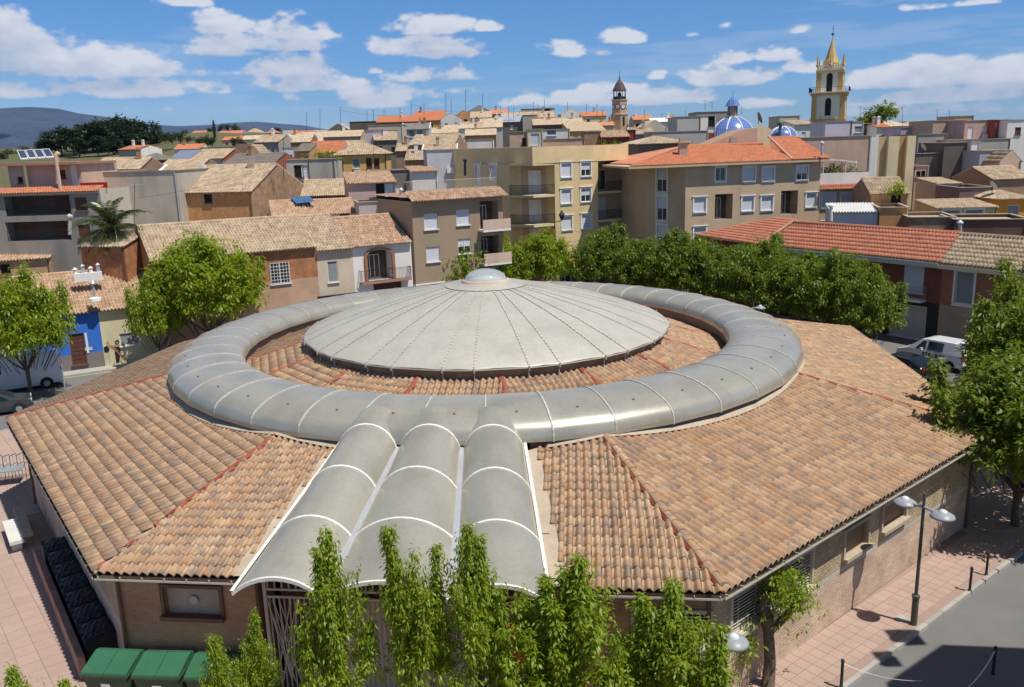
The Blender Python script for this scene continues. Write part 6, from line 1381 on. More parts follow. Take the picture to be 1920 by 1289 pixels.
def clock_tower():
    D = 230.; c0 = YD(1164, 220, D); cx, cy = c0[0], c0[1]+2.5; zz = lambda y: float(YD(1164, y, D)[2]); ST = wm('tower_stone', (.42, .31, .22), var=.12)
    rt = root('clock_tower', (cx, cy, 0), 'octagonal stone clock tower with open iron belfry', 'clock tower')
    g = MB(); r0 = [2.25, 2.0]
    g.lathe((cx, cy, 0), [(2.35, 8), (2.3, zz(216)), (2.45, zz(215.5)), (2.45, zz(214)), (1.95, zz(213.5)), (1.95, zz(189)), (2.15, zz(188)), (2.15, zz(186)), (0.1, zz(185.5))], 8); g.build('wall', [ST], rt)
    for a in (-112.5+0, -67.5-0, -157.5, -22.5):
        x, y = cx+1.84*math.cos(rad(a)), cy+1.84*math.sin(rad(a)); nv = np.array([math.cos(rad(a)), math.sin(rad(a)), 0]); z_ = zz(200); p = np.array([x, y, z_])
        g = MB(); g.tube([p, p+nv*.06], .66, 20, m=0); o = g.build('clock_face', [M_black], rt); g = MB(); g.tube([p+nv*.06, p+nv*.09], .5, 20); g.build('dial', [M_white], o)
        sd_ = np.array([-nv[1], nv[0], 0]); g = MB(); g.tube([p+nv*.11, p+nv*.11+np.array([0, 0, .4])], .03, 4); g.tube([p+nv*.11, p+nv*.11+sd_*.25], .035, 4); g.build('hands', [M_black], o)
    x, y = cx+2.2*math.cos(rad(-67.5)), cy+2.2*math.sin(rad(-67.5)); g = MB(); g.box((x, y, zz(227)), (.5, .12, 2.2), rad(22.5)); g.build('slit_window', [M_dark], rt)
    g = MB()
    for k in range(8):
        a = 2*math.pi*(k+.5)/8; g.tube([(cx+1.6*math.cos(a), cy+1.6*math.sin(a), zz(186)), (cx+1.6*math.cos(a), cy+1.6*math.sin(a), zz(170))], .08, 5); g.box((cx+1.55*math.cos(a), cy+1.55*math.sin(a), zz(183.5)), (.08, 1.2, .8), a)
    g.build('belfry_frame', [M_black], rt); g = MB(); g.lathe((cx, cy, zz(180)), [(.55, 0), (.45, .4), (.25, .9), (.05, 1.1)], 10); g.tube([(cx, cy, zz(173)), (cx, cy, zz(169))], .05, 4); g.build('bell', [M_black], rt)
    g = MB(); g.lathe((cx, cy, zz(170)), [(1.85, 0), (1.75, .35), (.95, 2.0), (.75, 2.2), (.18, 3.0), (.05, 4.3)], 8); g.tube([(cx, cy, zz(170)+4.1), (cx, cy, zz(170)+5.4)], .04, 4); g.box((cx, cy, zz(170)+4.7), (.6, .05, .05)); g.build('belfry_roof', [mat('belfry_slate', (.10, .075, .07), var=.2)], rt)
clock_tower()

# ================================================================== MOUNTAINS
def mountain(name, sil, D, depth, seed, colr):
    r_ = np.random.default_rng(seed); xs_ = np.array([p[0] for p in sil]); ys_ = np.array([p[1] for p in sil]); n1, n2 = 320, 44
    pxs = np.linspace(xs_[0], xs_[-1], n1); pys = np.interp(pxs, xs_, ys_)
    def fb(n_, o):
        t = np.zeros(n_); 
        for k in range(o):
            g_ = r_.random(6*2**k+2); xx = np.linspace(0, 6*2**k, n_); i = xx.astype(int); f = xx-i; f = f*f*(3-2*f); t += (g_[i]*(1-f)+g_[np.minimum(i+1, len(g_)-1)]*f-.5)/2**k
        return t
    pys = pys+fb(n1, 6)*5; off = [fb(n1, 6) for _ in range(5)]
    V = []
    for j in range(n2):
        t = j/(n2-1)
        for i in range(n1):
            P = YD(pxs[i], pys[i], D); hgt = max(30, P[2]); ridg = sum(off[k][i]*math.sin(t*(3+2*k)+k*2.1+i*.02) for k in range(5))
            z = hgt*(t**1.15)*(1 if j == n2-1 else 1+.34*ridg*(1-t)) - 20*(1-t)
            y = D-depth*(1-t)+ridg*depth*.16*(1-t)*t*4; V.append((P[0]*(y/D), y, z))
    for i in range(n1): x, y, z = V[(n2-1)*n1+i]; V.append((x*1.1, D+depth*.6, -30))
    V = np.array(V); q = np.array([[j*n1+i, j*n1+i+1, (j+1)*n1+i+1, (j+1)*n1+i] for j in range(n2) for i in range(n1-1)])
    me = np_mesh(name, V, q, [colr], smooth=True); o = link(name, me); o['kind'] = 'structure'; return o
M_mt = mat('hazy_blue_scrub', (.016, .034, .07), rough=1, var=.25, scale=.004, col2=(.06, .07, .105), fine=.03)  # scrub tone with the blue of distant haze painted into the colour
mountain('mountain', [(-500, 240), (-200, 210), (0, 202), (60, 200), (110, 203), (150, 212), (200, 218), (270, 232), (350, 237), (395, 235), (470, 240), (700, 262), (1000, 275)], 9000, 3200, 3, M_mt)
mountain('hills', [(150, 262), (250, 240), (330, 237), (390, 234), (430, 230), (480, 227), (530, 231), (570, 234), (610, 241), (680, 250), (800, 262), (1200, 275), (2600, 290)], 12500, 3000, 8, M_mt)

# ================================================================== TREES
def leafmat(name, c, t, rough=.5, hue=.25):
    m = bpy.data.materials.new(name); m.use_nodes = True; nt = m.node_tree; n, l = nt.nodes, nt.links; n.remove(n['Principled BSDF']); out = n['Material Output']
    at = n.new('ShaderNodeAttribute'); at.attribute_name = 'rnd'; oi = n.new('ShaderNodeObjectInfo')
    mr = n.new('ShaderNodeMapRange'); l.new(at.outputs['Fac'], mr.inputs[0]); mr.inputs[3].default_value = 1-hue; mr.inputs[4].default_value = 1+hue
    def col(cc):
        mx = n.new('ShaderNodeMix'); mx.data_type = 'RGBA'; l.new(at.outputs['Fac'], mx.inputs[0]); mx.inputs[6].default_value = (cc[0]*.72, cc[1]*.82, cc[2], 1); mx.inputs[7].default_value = (cc[0]*1.25, cc[1]*1.12, cc[2]*.9, 1); return mx.outputs[2]
    d = n.new('ShaderNodeBsdfDiffuse'); l.new(col(c), d.inputs[0]); tr = n.new('ShaderNodeBsdfTranslucent'); l.new(col(t), tr.inputs[0]); gl = n.new('ShaderNodeBsdfGlossy'); gl.inputs['Roughness'].default_value = rough; gl.inputs[0].default_value = (.6, .65, .5, 1)
    m1 = n.new('ShaderNodeMixShader'); m1.inputs[0].default_value = .45; l.new(d.outputs[0], m1.inputs[1]); l.new(tr.outputs[0], m1.inputs[2])
    m2 = n.new('ShaderNodeMixShader'); m2.inputs[0].default_value = .05; l.new(m1.outputs[0], m2.inputs[1]); l.new(gl.outputs[0], m2.inputs[2]); l.new(m2.outputs[0], out.inputs[0]); return m
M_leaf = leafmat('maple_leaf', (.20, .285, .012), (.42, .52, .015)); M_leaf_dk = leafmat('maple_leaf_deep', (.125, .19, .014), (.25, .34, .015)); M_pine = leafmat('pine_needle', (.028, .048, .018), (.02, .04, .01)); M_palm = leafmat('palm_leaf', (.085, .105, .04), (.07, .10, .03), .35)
M_bark = mat('bark', (.12, .085, .06), var=.3, scale=6, bump=.8, bscale=12); M_twig = mat('twig', (.16, .11, .07), var=.2)
def unit(v_): return v_/(np.linalg.norm(v_, axis=-1, keepdims=True)+1e-9)
def leaves(nodes, axis, size, per, r_, droop=.55, spread=.14, wid=.42):
    """nodes (n,3): leaflet fans round each node; a leaflet is a folded kite"""
    n_ = len(nodes); N = np.repeat(nodes, per, 0); m = len(N); a = r_.uniform(0, 2*math.pi, m); el = r_.normal(-.25, .5, m)-droop*.4
    d = np.stack([np.cos(a)*np.cos(el), np.sin(a)*np.cos(el), np.sin(el)], 1); s = size*r_.uniform(.65, 1.25, m)[:, None]
    side = unit(np.cross(d, np.stack([r_.normal(0, .35, m), r_.normal(0, .35, m), np.ones(m)], 1))); up = np.cross(side, d)
    base = N+d*spread*r_.uniform(.1, 1, m)[:, None]+r_.normal(0, spread*.25, (m, 3)); tip = base+d*s+np.array([0, 0, -1.])*s*droop*.45
    mid = (base+tip)/2+up*s*.06; L_, R_ = mid+side*s*wid*.5, mid-side*s*wid*.5
    V = np.stack([base, L_, tip, R_], 1).reshape(-1, 3); Q = np.arange(4*m).reshape(-1, 4); rn = np.repeat(np.clip(np.repeat(r_.random(n_), per)*.6+r_.random(m)*.4, 0, 1), 4); return V, Q, rn
def make_tree(seed, H, R, trunk_h, leaf, nshoot, npn, per, mleaf, label, name='street_tree', spiky=1.0, group=None, leaders=8, lead_n=100, lead_r=.45):
    r_ = np.random.default_rng(seed); rt = root(name, (0, 0, 0), label, 'tree', group); mb = MB()
    mb.tube([(0, 0, 0), (.03, .02, trunk_h*.5), (0, .05, trunk_h)], [.15, .12, .13], 8)
    cz = trunk_h+(H-trunk_h)*.42; tips = []; nodes = []
    limbs = []
    for i in range(9):
        a = 2*math.pi*i/9+r_.uniform(-.3, .3); e = r_.uniform(.5, 1.1); L_ = R*r_.uniform(.55, .85); p0 = np.array([0, .04, trunk_h-.05]); p1 = p0+np.array([math.cos(a)*math.cos(e), math.sin(a)*math.cos(e), math.sin(e)])*L_*.5; p2 = p1+np.array([math.cos(a)*.8, math.sin(a)*.8, .75])*L_*.5
        mb.tube([p0, p1, p2], [.07, .05, .03], 5, cap=False); limbs.append((p1, p2))
    for i in range(nshoot):
        a = r_.uniform(0, 2*math.pi); u = r_.random()**.5; el = r_.uniform(-.35, 1.45)
        ex = np.array([math.cos(a)*math.cos(el)*R, math.sin(a)*math.cos(el)*R, math.sin(el)*(H-cz)*(1. if el > 0 else .75)])
        c = np.array([0, 0, cz]); start = c+ex*r_.uniform(.25, .55); end = c+ex*r_.uniform(.72, 1.02); ln = np.linalg.norm(end-start)
        lift = spiky*r_.uniform(.1, .55)*(1+1.5*(r_.random() < .22)); 
        end[2] += lift
        mid = (start+end)/2+np.array([0, 0, -.1*ln]); k = max(3, int(npn*(.6+.8*ln/R)))
        t = np.linspace(.05, 1, k)[:, None]; pth = (1-t)**2*start+2*t*(1-t)*mid+t*t*end; wd = (.30*(1-t)+.07)*R*.55
        nodes.append(pth+r_.normal(0, 1, (k, 3))*wd*.55)
        if i % 3 == 0: mb.tube([start, mid, end], [.022, .015, .006], 3, cap=False)
    for i in range(leaders):
        a = r_.uniform(0, 2*math.pi); q = R*.85*r_.random()**.6; x, y = q*math.cos(a), q*math.sin(a); z0 = trunk_h+(H-trunk_h)*.30; z1 = (H*r_.uniform(.74, 1.06)-.16*H*(q/R)**2)+(H*.10 if i < 3 else 0); k = int(lead_n*(z1-z0)/2.5)
        t = r_.random(k)**.8; rr = lead_r*(1-t)**.7*r_.uniform(.2, 1, k)+.03; an = r_.uniform(0, 6.28, k); bend = r_.normal(0, .12, 2)
        nodes.append(np.stack([x+bend[0]*t*2+rr*np.cos(an), y+bend[1]*t*2+rr*np.sin(an), z0+(z1-z0)*t], 1)); mb.tube([(x*.5, y*.5, trunk_h), (x, y, z0), (x+bend[0]*2, y+bend[1]*2, z1)], [.03, .02, .006], 3, cap=False)
    nodes = np.concatenate(nodes); V, Q, rn = leaves(nodes, None, leaf, per, r_, spread=leaf*1.1)
    tr = mb.build('trunk', [M_bark], rt, smooth=True); cr = link('crown', np_mesh('crown', V, Q, [mleaf], rn), parent=rt); return rt
def copy_thing(r0, loc, rz=0, sc_=1., label=None, group=None):
    c = r0.copy(); COL.objects.link(c); c.location = loc; c.rotation_euler = (0, 0, rz); c.scale = (sc_, sc_, sc_) if not hasattr(sc_, '__len__') else sc_
    if label: c['label'] = label
    if group: c['group'] = group
    for ch in r0.children:
        d = ch.copy(); COL.objects.link(d); d.parent = c
        for gch in ch.children: e = gch.copy(); COL.objects.link(e); e.parent = d
    return c
def place(r0, loc, rz=0, sc_=1., label=None, used=[], group=None):
    if r0 not in used:
        used.append(r0); r0.location = loc; r0.rotation_euler = (0, 0, rz); r0.scale = (sc_, sc_, sc_) if not hasattr(sc_, '__len__') else sc_
        if label: r0['label'] = label
        if group: r0['group'] = group
        return r0
    return copy_thing(r0, loc, rz, sc_, label, group)
NT = [make_tree(21+i, 6.6, 1.55, 1.9, .16, 44, 12, 8, M_leaf, 'tree', spiky=.5, leaders=7, lead_n=140, lead_r=.30) for i in range(2)]
MT = [make_tree(41+i, 6.9, 3.4, 1.5, .24, 150, 12, 8, M_leaf, 'tree', spiky=.8, leaders=18, lead_n=62, lead_r=.42) for i in range(2)]
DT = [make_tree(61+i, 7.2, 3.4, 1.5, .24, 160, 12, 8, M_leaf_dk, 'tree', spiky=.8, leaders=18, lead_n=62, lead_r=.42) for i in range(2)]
near = [(615, 1000, 17.6, 'front row tree with one tall thin shoot before the left vault'), (765, 1008, 17.7, 'front row tree with pointed top before the middle vault'), (872, 992, 17.5, 'tallest front row tree before the gap between middle and right vaults'),
        (985, 1095, 17.6, 'bushy front row tree below the right vault edge'), (1093, 1052, 17.3, 'broad front row tree covering the right of the entrance'), (1295, 1128, 16.4, 'leafy front row tree in front of the low double lamp'), (1200, 1120, 17.0, 'leafy front row tree beside the barred front window'), (402, 1196, 17.4, 'small crowned front row tree beside the green containers'), (475, 1152, 17.9, 'slim front row tree at the left end of the gate')]
for i, (px, py, D_, lb) in enumerate(near):
    P = YD(px, py, D_); sc_ = P[2]/7.0; w_ = min(1, sc_)*(.66 if i < 3 else .95)
    place(NT[i % 2], (P[0], P[1], 0), i*1.3, (w_*(.6 if i in (7, 8) else 1), w_*(.6 if i in (7, 8) else 1), sc_), lb, group='plane trees in front of the entrance')
for px, py, D_, lb in ((-30, 1075, 16.5, 'tree at the left edge beside the pink plaza, only its twig tips in view'), (20, 1235, 14.6, 'leafy tip of a young tree at the bottom left corner'), (120, 1262, 15.0, 'thin leafy shoot at the bottom left beside the plaza')):
    P = YD(px, py, D_); place(NT[0], (P[0]-(.9 if px < 0 else 0), P[1], 0), px, (.5, .5, P[2]/7.3), lb)
mid = [(58, 742, 0, (1.0, 1.15), M_leaf, 'big bright tree in front of the white van on the left'), (-30, 700, 0, (1.0, 1.0), M_leaf, 'tree at the left edge behind the dark car'),
       (400, 672, 0, (1.42, 1.30), 0, 'broad bright tree covering the rust coloured house'), (303, 690, 0, (.66, .95), 0, 'small bright tree beside the painted mural'),
       (862, 585, 0, (1.1, .98), 0, 'bright tree behind the skylight, left'), (940, 575, 0, (.9, .9), 0, 'thin half bare tree behind the skylight'), (1016, 572, 0, (1.0, .99), 0, 'bright tree left of the far white van')]
def ground_or(px, py): return G(px, py, 0)
for i, (px, py, _, (w_, h_), _m, lb) in enumerate(mid):
    P = ground_or(px, py); place(MT[i % 2], (P[0], P[1], 0), i*2.1, (w_, w_, h_), lb, group='trees round the far kerb')
rowp = [(1135, 590, 1.05, 1.12), (1210, 600, 1.1, 1.15), (1285, 612, 1.08, 1.1), (1350, 622, 1.1, 1.12), (1425, 638, 1.05, 1.08), (1500, 655, 1.12, 1.12), (1570, 672, 1.05, 1.05), (1618, 686, .92, 1.0)]
for i, (px, py, w_, h_) in enumerate(rowp):
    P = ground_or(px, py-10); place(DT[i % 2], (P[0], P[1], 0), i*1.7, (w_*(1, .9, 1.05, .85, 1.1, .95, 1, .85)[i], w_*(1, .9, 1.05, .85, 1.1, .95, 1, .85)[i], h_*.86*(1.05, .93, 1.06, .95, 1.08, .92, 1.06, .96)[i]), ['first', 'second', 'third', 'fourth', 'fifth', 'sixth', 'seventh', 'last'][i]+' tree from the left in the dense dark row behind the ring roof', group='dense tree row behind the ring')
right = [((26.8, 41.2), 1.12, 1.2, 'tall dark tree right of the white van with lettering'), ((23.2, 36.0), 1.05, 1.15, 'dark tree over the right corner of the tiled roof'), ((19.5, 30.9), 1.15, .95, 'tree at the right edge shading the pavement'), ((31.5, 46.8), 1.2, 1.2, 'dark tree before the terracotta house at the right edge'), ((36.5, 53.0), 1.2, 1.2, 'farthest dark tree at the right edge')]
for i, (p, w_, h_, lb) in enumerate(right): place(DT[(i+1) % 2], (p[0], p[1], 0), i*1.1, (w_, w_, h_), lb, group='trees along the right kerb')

# pruned tree with bare twigs and one green tuft, by the right wall
P = G(1440, 1286, 0); rt = root('pruned_tree', tuple(P), 'pollarded tree with dark knobbly trunk, bare twigs and one green tuft', 'tree'); mb = MB(); b0 = P+np.array([0, 0, 0.])
mb.tube([b0, b0+[.03, 0, .8], b0+[-.05, 0, 1.7], b0+[-.12, .02, 2.2]], [.19, .16, .15, .2], 9); mb.tube([b0+[-.05, 0, 1.7], b0+[.45, .05, 2.15], b0+[.75, .1, 2.55]], [.13, .10, .11], 7); mb.tube([b0+[-.08, 0, 2.1], b0+[-.28, 0, 2.5], b0+[-.15, .05, 2.85]], [.17, .15, .10], 7)
r_ = np.random.default_rng(5)
for k in range(34):
    s_ = b0+np.array([.75, .1, 2.5]) if k % 2 else b0+np.array([-.15, .05, 2.75]); a = r_.uniform(0, 6.28); L_ = r_.uniform(.5, 1.9); d = np.array([math.cos(a)*.55, math.sin(a)*.55, r_.uniform(.2, 1.2)]); mb.tube([s_, s_+d*L_*.5+r_.normal(0, .05, 3), s_+d*L_+[0, 0, -.15*L_]], [.014, .010, .004], 3, cap=False)
mb.build('trunk', [M_bark], rt, smooth=True); nd = b0+np.array([.42, .0, 2.95])+r_.normal(0, 1, (260, 3))*np.array([.34, .32, .36]); V, Q, rn = leaves(nd, None, .13, 8, r_, spread=.13); link('crown', np_mesh('crown', V-P, Q, [M_leaf], rn), parent=rt)
nd = b0+np.array([-.75, -.2, 1.6])+r_.normal(0, 1, (60, 3))*np.array([.2, .2, .35]); V, Q, rn = leaves(nd, None, .13, 8, r_, spread=.13); link('leaf_tuft', np_mesh('crown', V-P, Q, [M_leaf], rn), parent=rt)['kind'] = 'stuff'

# date palm
P = YD(222, 520, 68); base = np.array([P[0], P[1], 0]); top = YD(228, 436, 68)[2]; rt = root('palm_tree', tuple(base), 'date palm with drooping grey green fronds in front of the brick barn', 'palm tree')
mb = MB(); mb.tube([base, base+[.1, 0, top*.5], base+[0, 0, top]], [.38, .30, .34], 10); mb.build('trunk', [M_bark], rt, smooth=True)
fr_me = []
for s_ in range(3):
    r_ = np.random.default_rng(90+s_); V, Q, rn = [], [], []; L_ = 3.3; K = 26
    def fp(t): a = .95-1.75*t*(.75+.18*s_); return np.array([L_*t*(1-.14*t*t), 0, .95*L_*(t*(1.0-.2*s_)-(.95+.12*s_)*t*t)])
    for k in range(K):
        t = .08+.92*k/K; p = fp(t); ln = .62*math.sin(math.pi*(.12+.84*t))+.12; 
        for sd_ in (-1, 1):
            d = unit(np.array([.55, sd_*.8, -.35-r_.random()*.3])); w_ = np.array([.035, 0, .01]); b = len(V); V += [p-w_, p+d*ln*.5+[-.03, 0, .03], p+d*ln, p+d*ln*.5+[.04, 0, .03]]; Q.append([b, b+1, b+2, b+3]); rn += [r_.random()]*4
    for k in range(8): a_, b_ = fp(k/8), fp((k+1)/8); b = len(V); w_ = .05*(1-k/9); V += [a_-[0, w_, 0], a_+[0, w_, 0], b_+[0, w_*.8, 0], b_-[0, w_*.8, 0]]; Q.append([b, b+1, b+2, b+3]); rn += [.5]*4
    fr_me.append(np_mesh('frond', np.array(V), np.array(Q), [M_palm], np.array(rn)))
for k in range(64):
    r0 = random.random(); o = link('frond', fr_me[k % 3], parent=rt, loc=(0, 0, top+.1*random.random())); tilt = -1.2+2.05*(k/64)
    o.rotation_euler = (random.uniform(-.15, .15), tilt+random.uniform(-.1, .1), k*2.399)
NTH = ['first', 'second', 'third', 'fourth', 'fifth', 'sixth', 'seventh', 'eighth', 'ninth', 'tenth', 'eleventh', 'twelfth', 'thirteenth', 'fourteenth', 'fifteenth', 'sixteenth', 'seventeenth', 'eighteenth', 'nineteenth', 'twentieth', 'twenty first', 'twenty second', 'twenty third', 'twenty fourth', 'twenty fifth', 'twenty sixth', 'twenty seventh', 'twenty eighth', 'twenty ninth', 'thirtieth', 'thirty first', 'thirty second', 'thirty third', 'thirty fourth', 'thirty fifth', 'thirty sixth', 'thirty seventh', 'thirty eighth', 'thirty ninth', 'fortieth', 'forty first', 'forty second', 'forty third']
rank = lambda v, L_: sorted(q[0] for q in L_).index(v)
# pine grove on the left, cypress and bushes
def make_blob_tree(seed, H, R, label, name, mleaf, n_=260, sz=.8, base_h=.25, shape='pine'):
    r_ = np.random.default_rng(seed); rt = root(name, (0, 0, 0), label, 'tree'); mb = MB(); mb.tube([(0, 0, -1), (0, 0, H*.7)], [.25, .1], 6, cap=False); mb.build('trunk', [M_bark], rt)
    lobes = [(r_.normal(0, .42*R, 3)*np.array([1, 1, 0])+np.array([0, 0, H*r_.uniform(base_h+.12, .86)]), R*r_.uniform(.35, .6)) for _ in range(9)]
    nd = np.concatenate([c+unit(r_.normal(0, 1, (n_//9, 3)))*q*r_.uniform(.6, 1.02, (n_//9, 1))*np.array([1, 1, .8]) for c, q in lobes])
    if shape == 'cypress': t = r_.random(n_); a = r_.uniform(0, 6.28, n_); q = R*np.sin(np.pi*(.1+.88*t))**.6*r_.uniform(.7, 1, n_); nd = np.stack([q*np.cos(a), q*np.sin(a), H*t], 1)
    V, Q, rn = leaves(nd, None, sz, 6, r_, droop=.1, spread=sz*.5, wid=.5); link('crown', np_mesh('crown', V, Q, [mleaf], rn), parent=rt); return rt
PT = [make_blob_tree(71+i, 11, 4.2, 'pine', 'pine_tree', M_pine, 420, .75) for i in range(2)]
pines = [(98, 297, 262, 300), (118, 298, 250, 305), (140, 300, 246, 300), (160, 296, 240, 315), (178, 298, 238, 310), (196, 294, 236, 320), (215, 290, 234, 325), (236, 286, 230, 330), (255, 280, 230, 335), (272, 276, 235, 340), (128, 290, 252, 325), (205, 284, 238, 340), (228, 280, 240, 345), (262, 284, 244, 325), (85, 296, 270, 330), (150, 302, 262, 292), (186, 303, 262, 292), (214, 300, 264, 296)]
for i, (px, yb, yt, D_) in enumerate(pines):
    a = YD(px, yb, D_); b = YD(px, yt, D_); h_ = b[2]-a[2]; h_ *= 1.05; a = YD(px, 300, D_); h_ = b[2]-a[2]; place(PT[i % 2], (a[0], a[1], a[2]), i, (h_/10.5*1.5, h_/10.5*1.5, h_/10.5*1.18), 'pine in the dark grove, '+NTH[rank(px, pines)]+' trunk of the grove from the left', group='dark pine grove')
CY = make_blob_tree(80, 12, 1.3, 'single tall dark cypress on the hilltop', 'cypress_tree', M_pine, 260, .7, shape='cypress'); a = YD(403, 258, 330); b = YD(403, 226, 330); place(CY, tuple(a), 0, ((b[2]-a[2])/12*.8, (b[2]-a[2])/12*.8, (b[2]-a[2])/12))
BU = [make_blob_tree(84+i, 5, 3.4, 'bush', 'bush', leafmat('scrub%d' % i, (.05, .075, .025), (.04, .07, .02)), 200, .7, base_h=0) for i in range(2)]
bushes = [(310, 262, 300, 1.1), (322, 262, 305, 1.3), (338, 262, 310, 1.2), (300, 252, 330, .9), (372, 268, 290, .9), (388, 266, 290, 1.1), (398, 268, 285, .9), (352, 262, 320, .8), (440, 270, 280, 1.0), (452, 268, 285, .8), (425, 243, 420, 1.2), (441, 242, 420, 1.2), (414, 244, 420, 1), (346, 250, 400, .9), (394, 248, 400, 1), (479, 246, 420, 1), (520, 246, 420, .9), (20, 292, 330, 1.3), (48, 290, 340, 1.4), (5, 296, 300, 1.2), (70, 292, 350, 1.3), (292, 258, 350, .8)]
for i, (px, py, D_, s_) in enumerate(bushes):
    P = YD(px, py, D_); place(BU[i % 2], tuple(P-np.array([0, 0, .8])), i, s_*.55, 'dark green bush on the far grassy hill, '+NTH[rank(px, bushes)]+' from the left', group='bushes on the far hill')
GT = make_blob_tree(95, 6, 3.2, 'green tree top rising behind the dark stone wall right of the church tower', 'garden_tree', M_leaf_dk, 420, .5, base_h=.2); a = YD(1642, 240, 160); place(GT, (a[0], a[1], a[2]-2), 0, (1.3, 1.3, 1.05))
copy_thing(GT, tuple(YD(1622, 244, 165)-np.array([0, 0, 2.])), 1, .8, 'smaller dark tree top left of the green one behind the stone wall')
PL = root('balcony_plants', tuple(YD(1475, 330, 91)), 'green potted plants under the white pergola', 'plants'); r_ = np.random.default_rng(3); c_ = YD(1562, 318, 90.8); PL.location = Vector(c_); nd = r_.normal(0, 1, (90, 3))*np.array([1.0, .3, .35]); V, Q, rn = leaves(nd, None, .3, 6, r_, spread=.2); link('foliage', np_mesh('foliage', V, Q, [M_leaf_dk], rn), parent=PL)
for px, py, D_, lb in ((1150, 270, 129.5, 'yellow green shrubs on the maroon restaurant terrace'), (606, 288, 113, 'green shrub on the raw grey terrace wall'), (1682, 352, 79.5, 'small potted cactus plant on the stone house roof')):
    c_ = YD(px, py, D_); PL2 = root('terrace_plants', tuple(c_), lb, 'plants'); nd = r_.normal(0, 1, (60, 3))*np.array([1.3 if px < 1600 else .4, .3, .35]); V, Q, rn = leaves(nd, None, .3, 6, r_, spread=.2); link('foliage', np_mesh('foliage', V, Q, [M_leaf], rn), parent=PL2)

# ================================================================== STREET THINGS
# green bins against the front wall
M_bing = mat('bin_green', (.035, .135, .07), rough=.5, var=.12); M_bind = mat('bin_body', (.055, .095, .05), rough=.6, var=.2, streak=.2)
def make_bin():
    rt = root('waste_container', (0, 0, 0), 'green waste container', 'waste container', 'green waste containers'); g = MB(); V = []
    for z, w_, d_ in ((.12, .50, .36), (1.08, .67, .50)): V.append([(-w_, -d_, z), (w_, -d_, z), (w_, d_, z), (-w_, d_, z)])
    for i in range(4): g.face([V[0][i], V[0][(i+1) % 4], V[1][(i+1) % 4], V[1][i]])
    g.face(V[0][::-1]); g.box((0, 0, 1.09), (1.42, 1.08, .06)); g.box((-.72, 0, .95), (.06, .5, .08)); g.box((.72, 0, .95), (.06, .5, .08)); g.build('body', [M_bind], rt)
    for s_ in (-1, 1):
        g = MB(); P = [(-.01+s_*.005, z, y) for z, y in ()]
        x0, x1 = (.01, .69) if s_ > 0 else (-.69, -.01); pr = [(-.52, 1.13), (-.50, 1.17), (.30, 1.36), (.50, 1.30), (.53, 1.13)]
        for a, b in zip(pr[:-1], pr[1:]): g.face([(x0, a[0], a[1]), (x1, a[0], a[1]), (x1, b[0], b[1]), (x0, b[0], b[1])])
        g.face([(x0, p[0], p[1]) for p in pr][::-1]); g.face([(x1, p[0], p[1]) for p in pr]); g.build('lid', [M_bing], rt)
    g = MB(); g.face([(-.15, -.462, .62), (.13, -.462, .62), (.13, -.485, .86), (-.15, -.485, .86)]); g.build('notice', [M_white], rt)
    for sx in (-1, 1):
        for sy in (-1, 1): g = MB(); g.tube([(sx*.45-.025, sy*.3, .08), (sx*.45+.025, sy*.3, .08)], .08, 10); g.build('wheel', [M_black], rt)
    return rt
bn0 = make_bin()
for i, (x_, lb) in enumerate(((-8.2, 'green waste container at the corner with white notice, left of three'), (-6.72, 'green waste container in the middle of the three at the brick wall'), (-5.22, 'green waste container partly behind leaves, nearest the gate'))):
    p = W(x_, -19.72, 0); place(bn0, (p[0], p[1], 0), MYAW+random.uniform(-.05, .05), (.97, .97, 1.10), lb)
# dark covered hand carts in a row along the shaded left wall, low wall beside them
M_tarp = mat('dark_tarp', (.018, .024, .035), rough=.45, var=.3, bump=.5, bscale=5)
cr0 = root('covered_cart', (0, 0, 0), 'black covered cart', 'cart', 'dark covered carts along the left wall'); g = MB(); r_ = np.random.default_rng(2); nn = 8
for i in range(nn):
    for j in range(nn):
        def pt(i, j): a, b = i/nn-.5, j/nn-.5; return (a*.98, b*1.16, 1.06+.14*math.cos(a*3.1)*math.cos(b*3.0)+.035*math.sin(i*1.9+j*2.3)+.02*math.sin(j*4.1))
        g.face([pt(i, j), pt(i+1, j), pt(i+1, j+1), pt(i, j+1)])
g.build('cover', [M_tarp], cr0, smooth=False); g = MB(); g.box((0, 0, .62), (.88, 1.06, .84)); g.build('body', [mat('cart_body', (.03, .03, .03), var=.3)], cr0)
for sx in (-1, 1): g = MB(); g.tube([(sx*.3, -.4, .12), (sx*.3, .4, .12)], .12, 8); g.build('wheel', [M_black], cr0)
e0_, e1_ = G(75, 1012, 0), G(158, 1232, 0)
wl0, wl1 = W(*P2(wr, -157.5), 0), W(*P2(wr, -112.5), 0); wdir = (wl1-wl0)/np.linalg.norm(wl1-wl0); wout = np.array([wdir[1], -wdir[0], 0])
nth = ['farthest', 'second farthest', 'third farthest', 'fourth', 'third nearest', 'second nearest', 'nearest']
for i in range(7):
    ca, cb2 = np.array([-18.0, 29.8, 0]), np.array([-12.95, 22.75, 0]); wdir = (cb2-ca)/np.linalg.norm(cb2-ca); wout = np.array([wdir[1], -wdir[0], 0]); wout = wout if wout[0] < 0 else -wout
    p = ca-wout*.5+wdir*(.6+i*1.22); place(cr0, (p[0], p[1], 0), math.atan2(wout[1], wout[0]), 1., nth[i]+' black covered cart in the row along the shaded left wall')
lw = root('low_wall', tuple(ca+wdir*4+wout*.15), 'low rough brick wall beside the row of covered carts', 'wall')
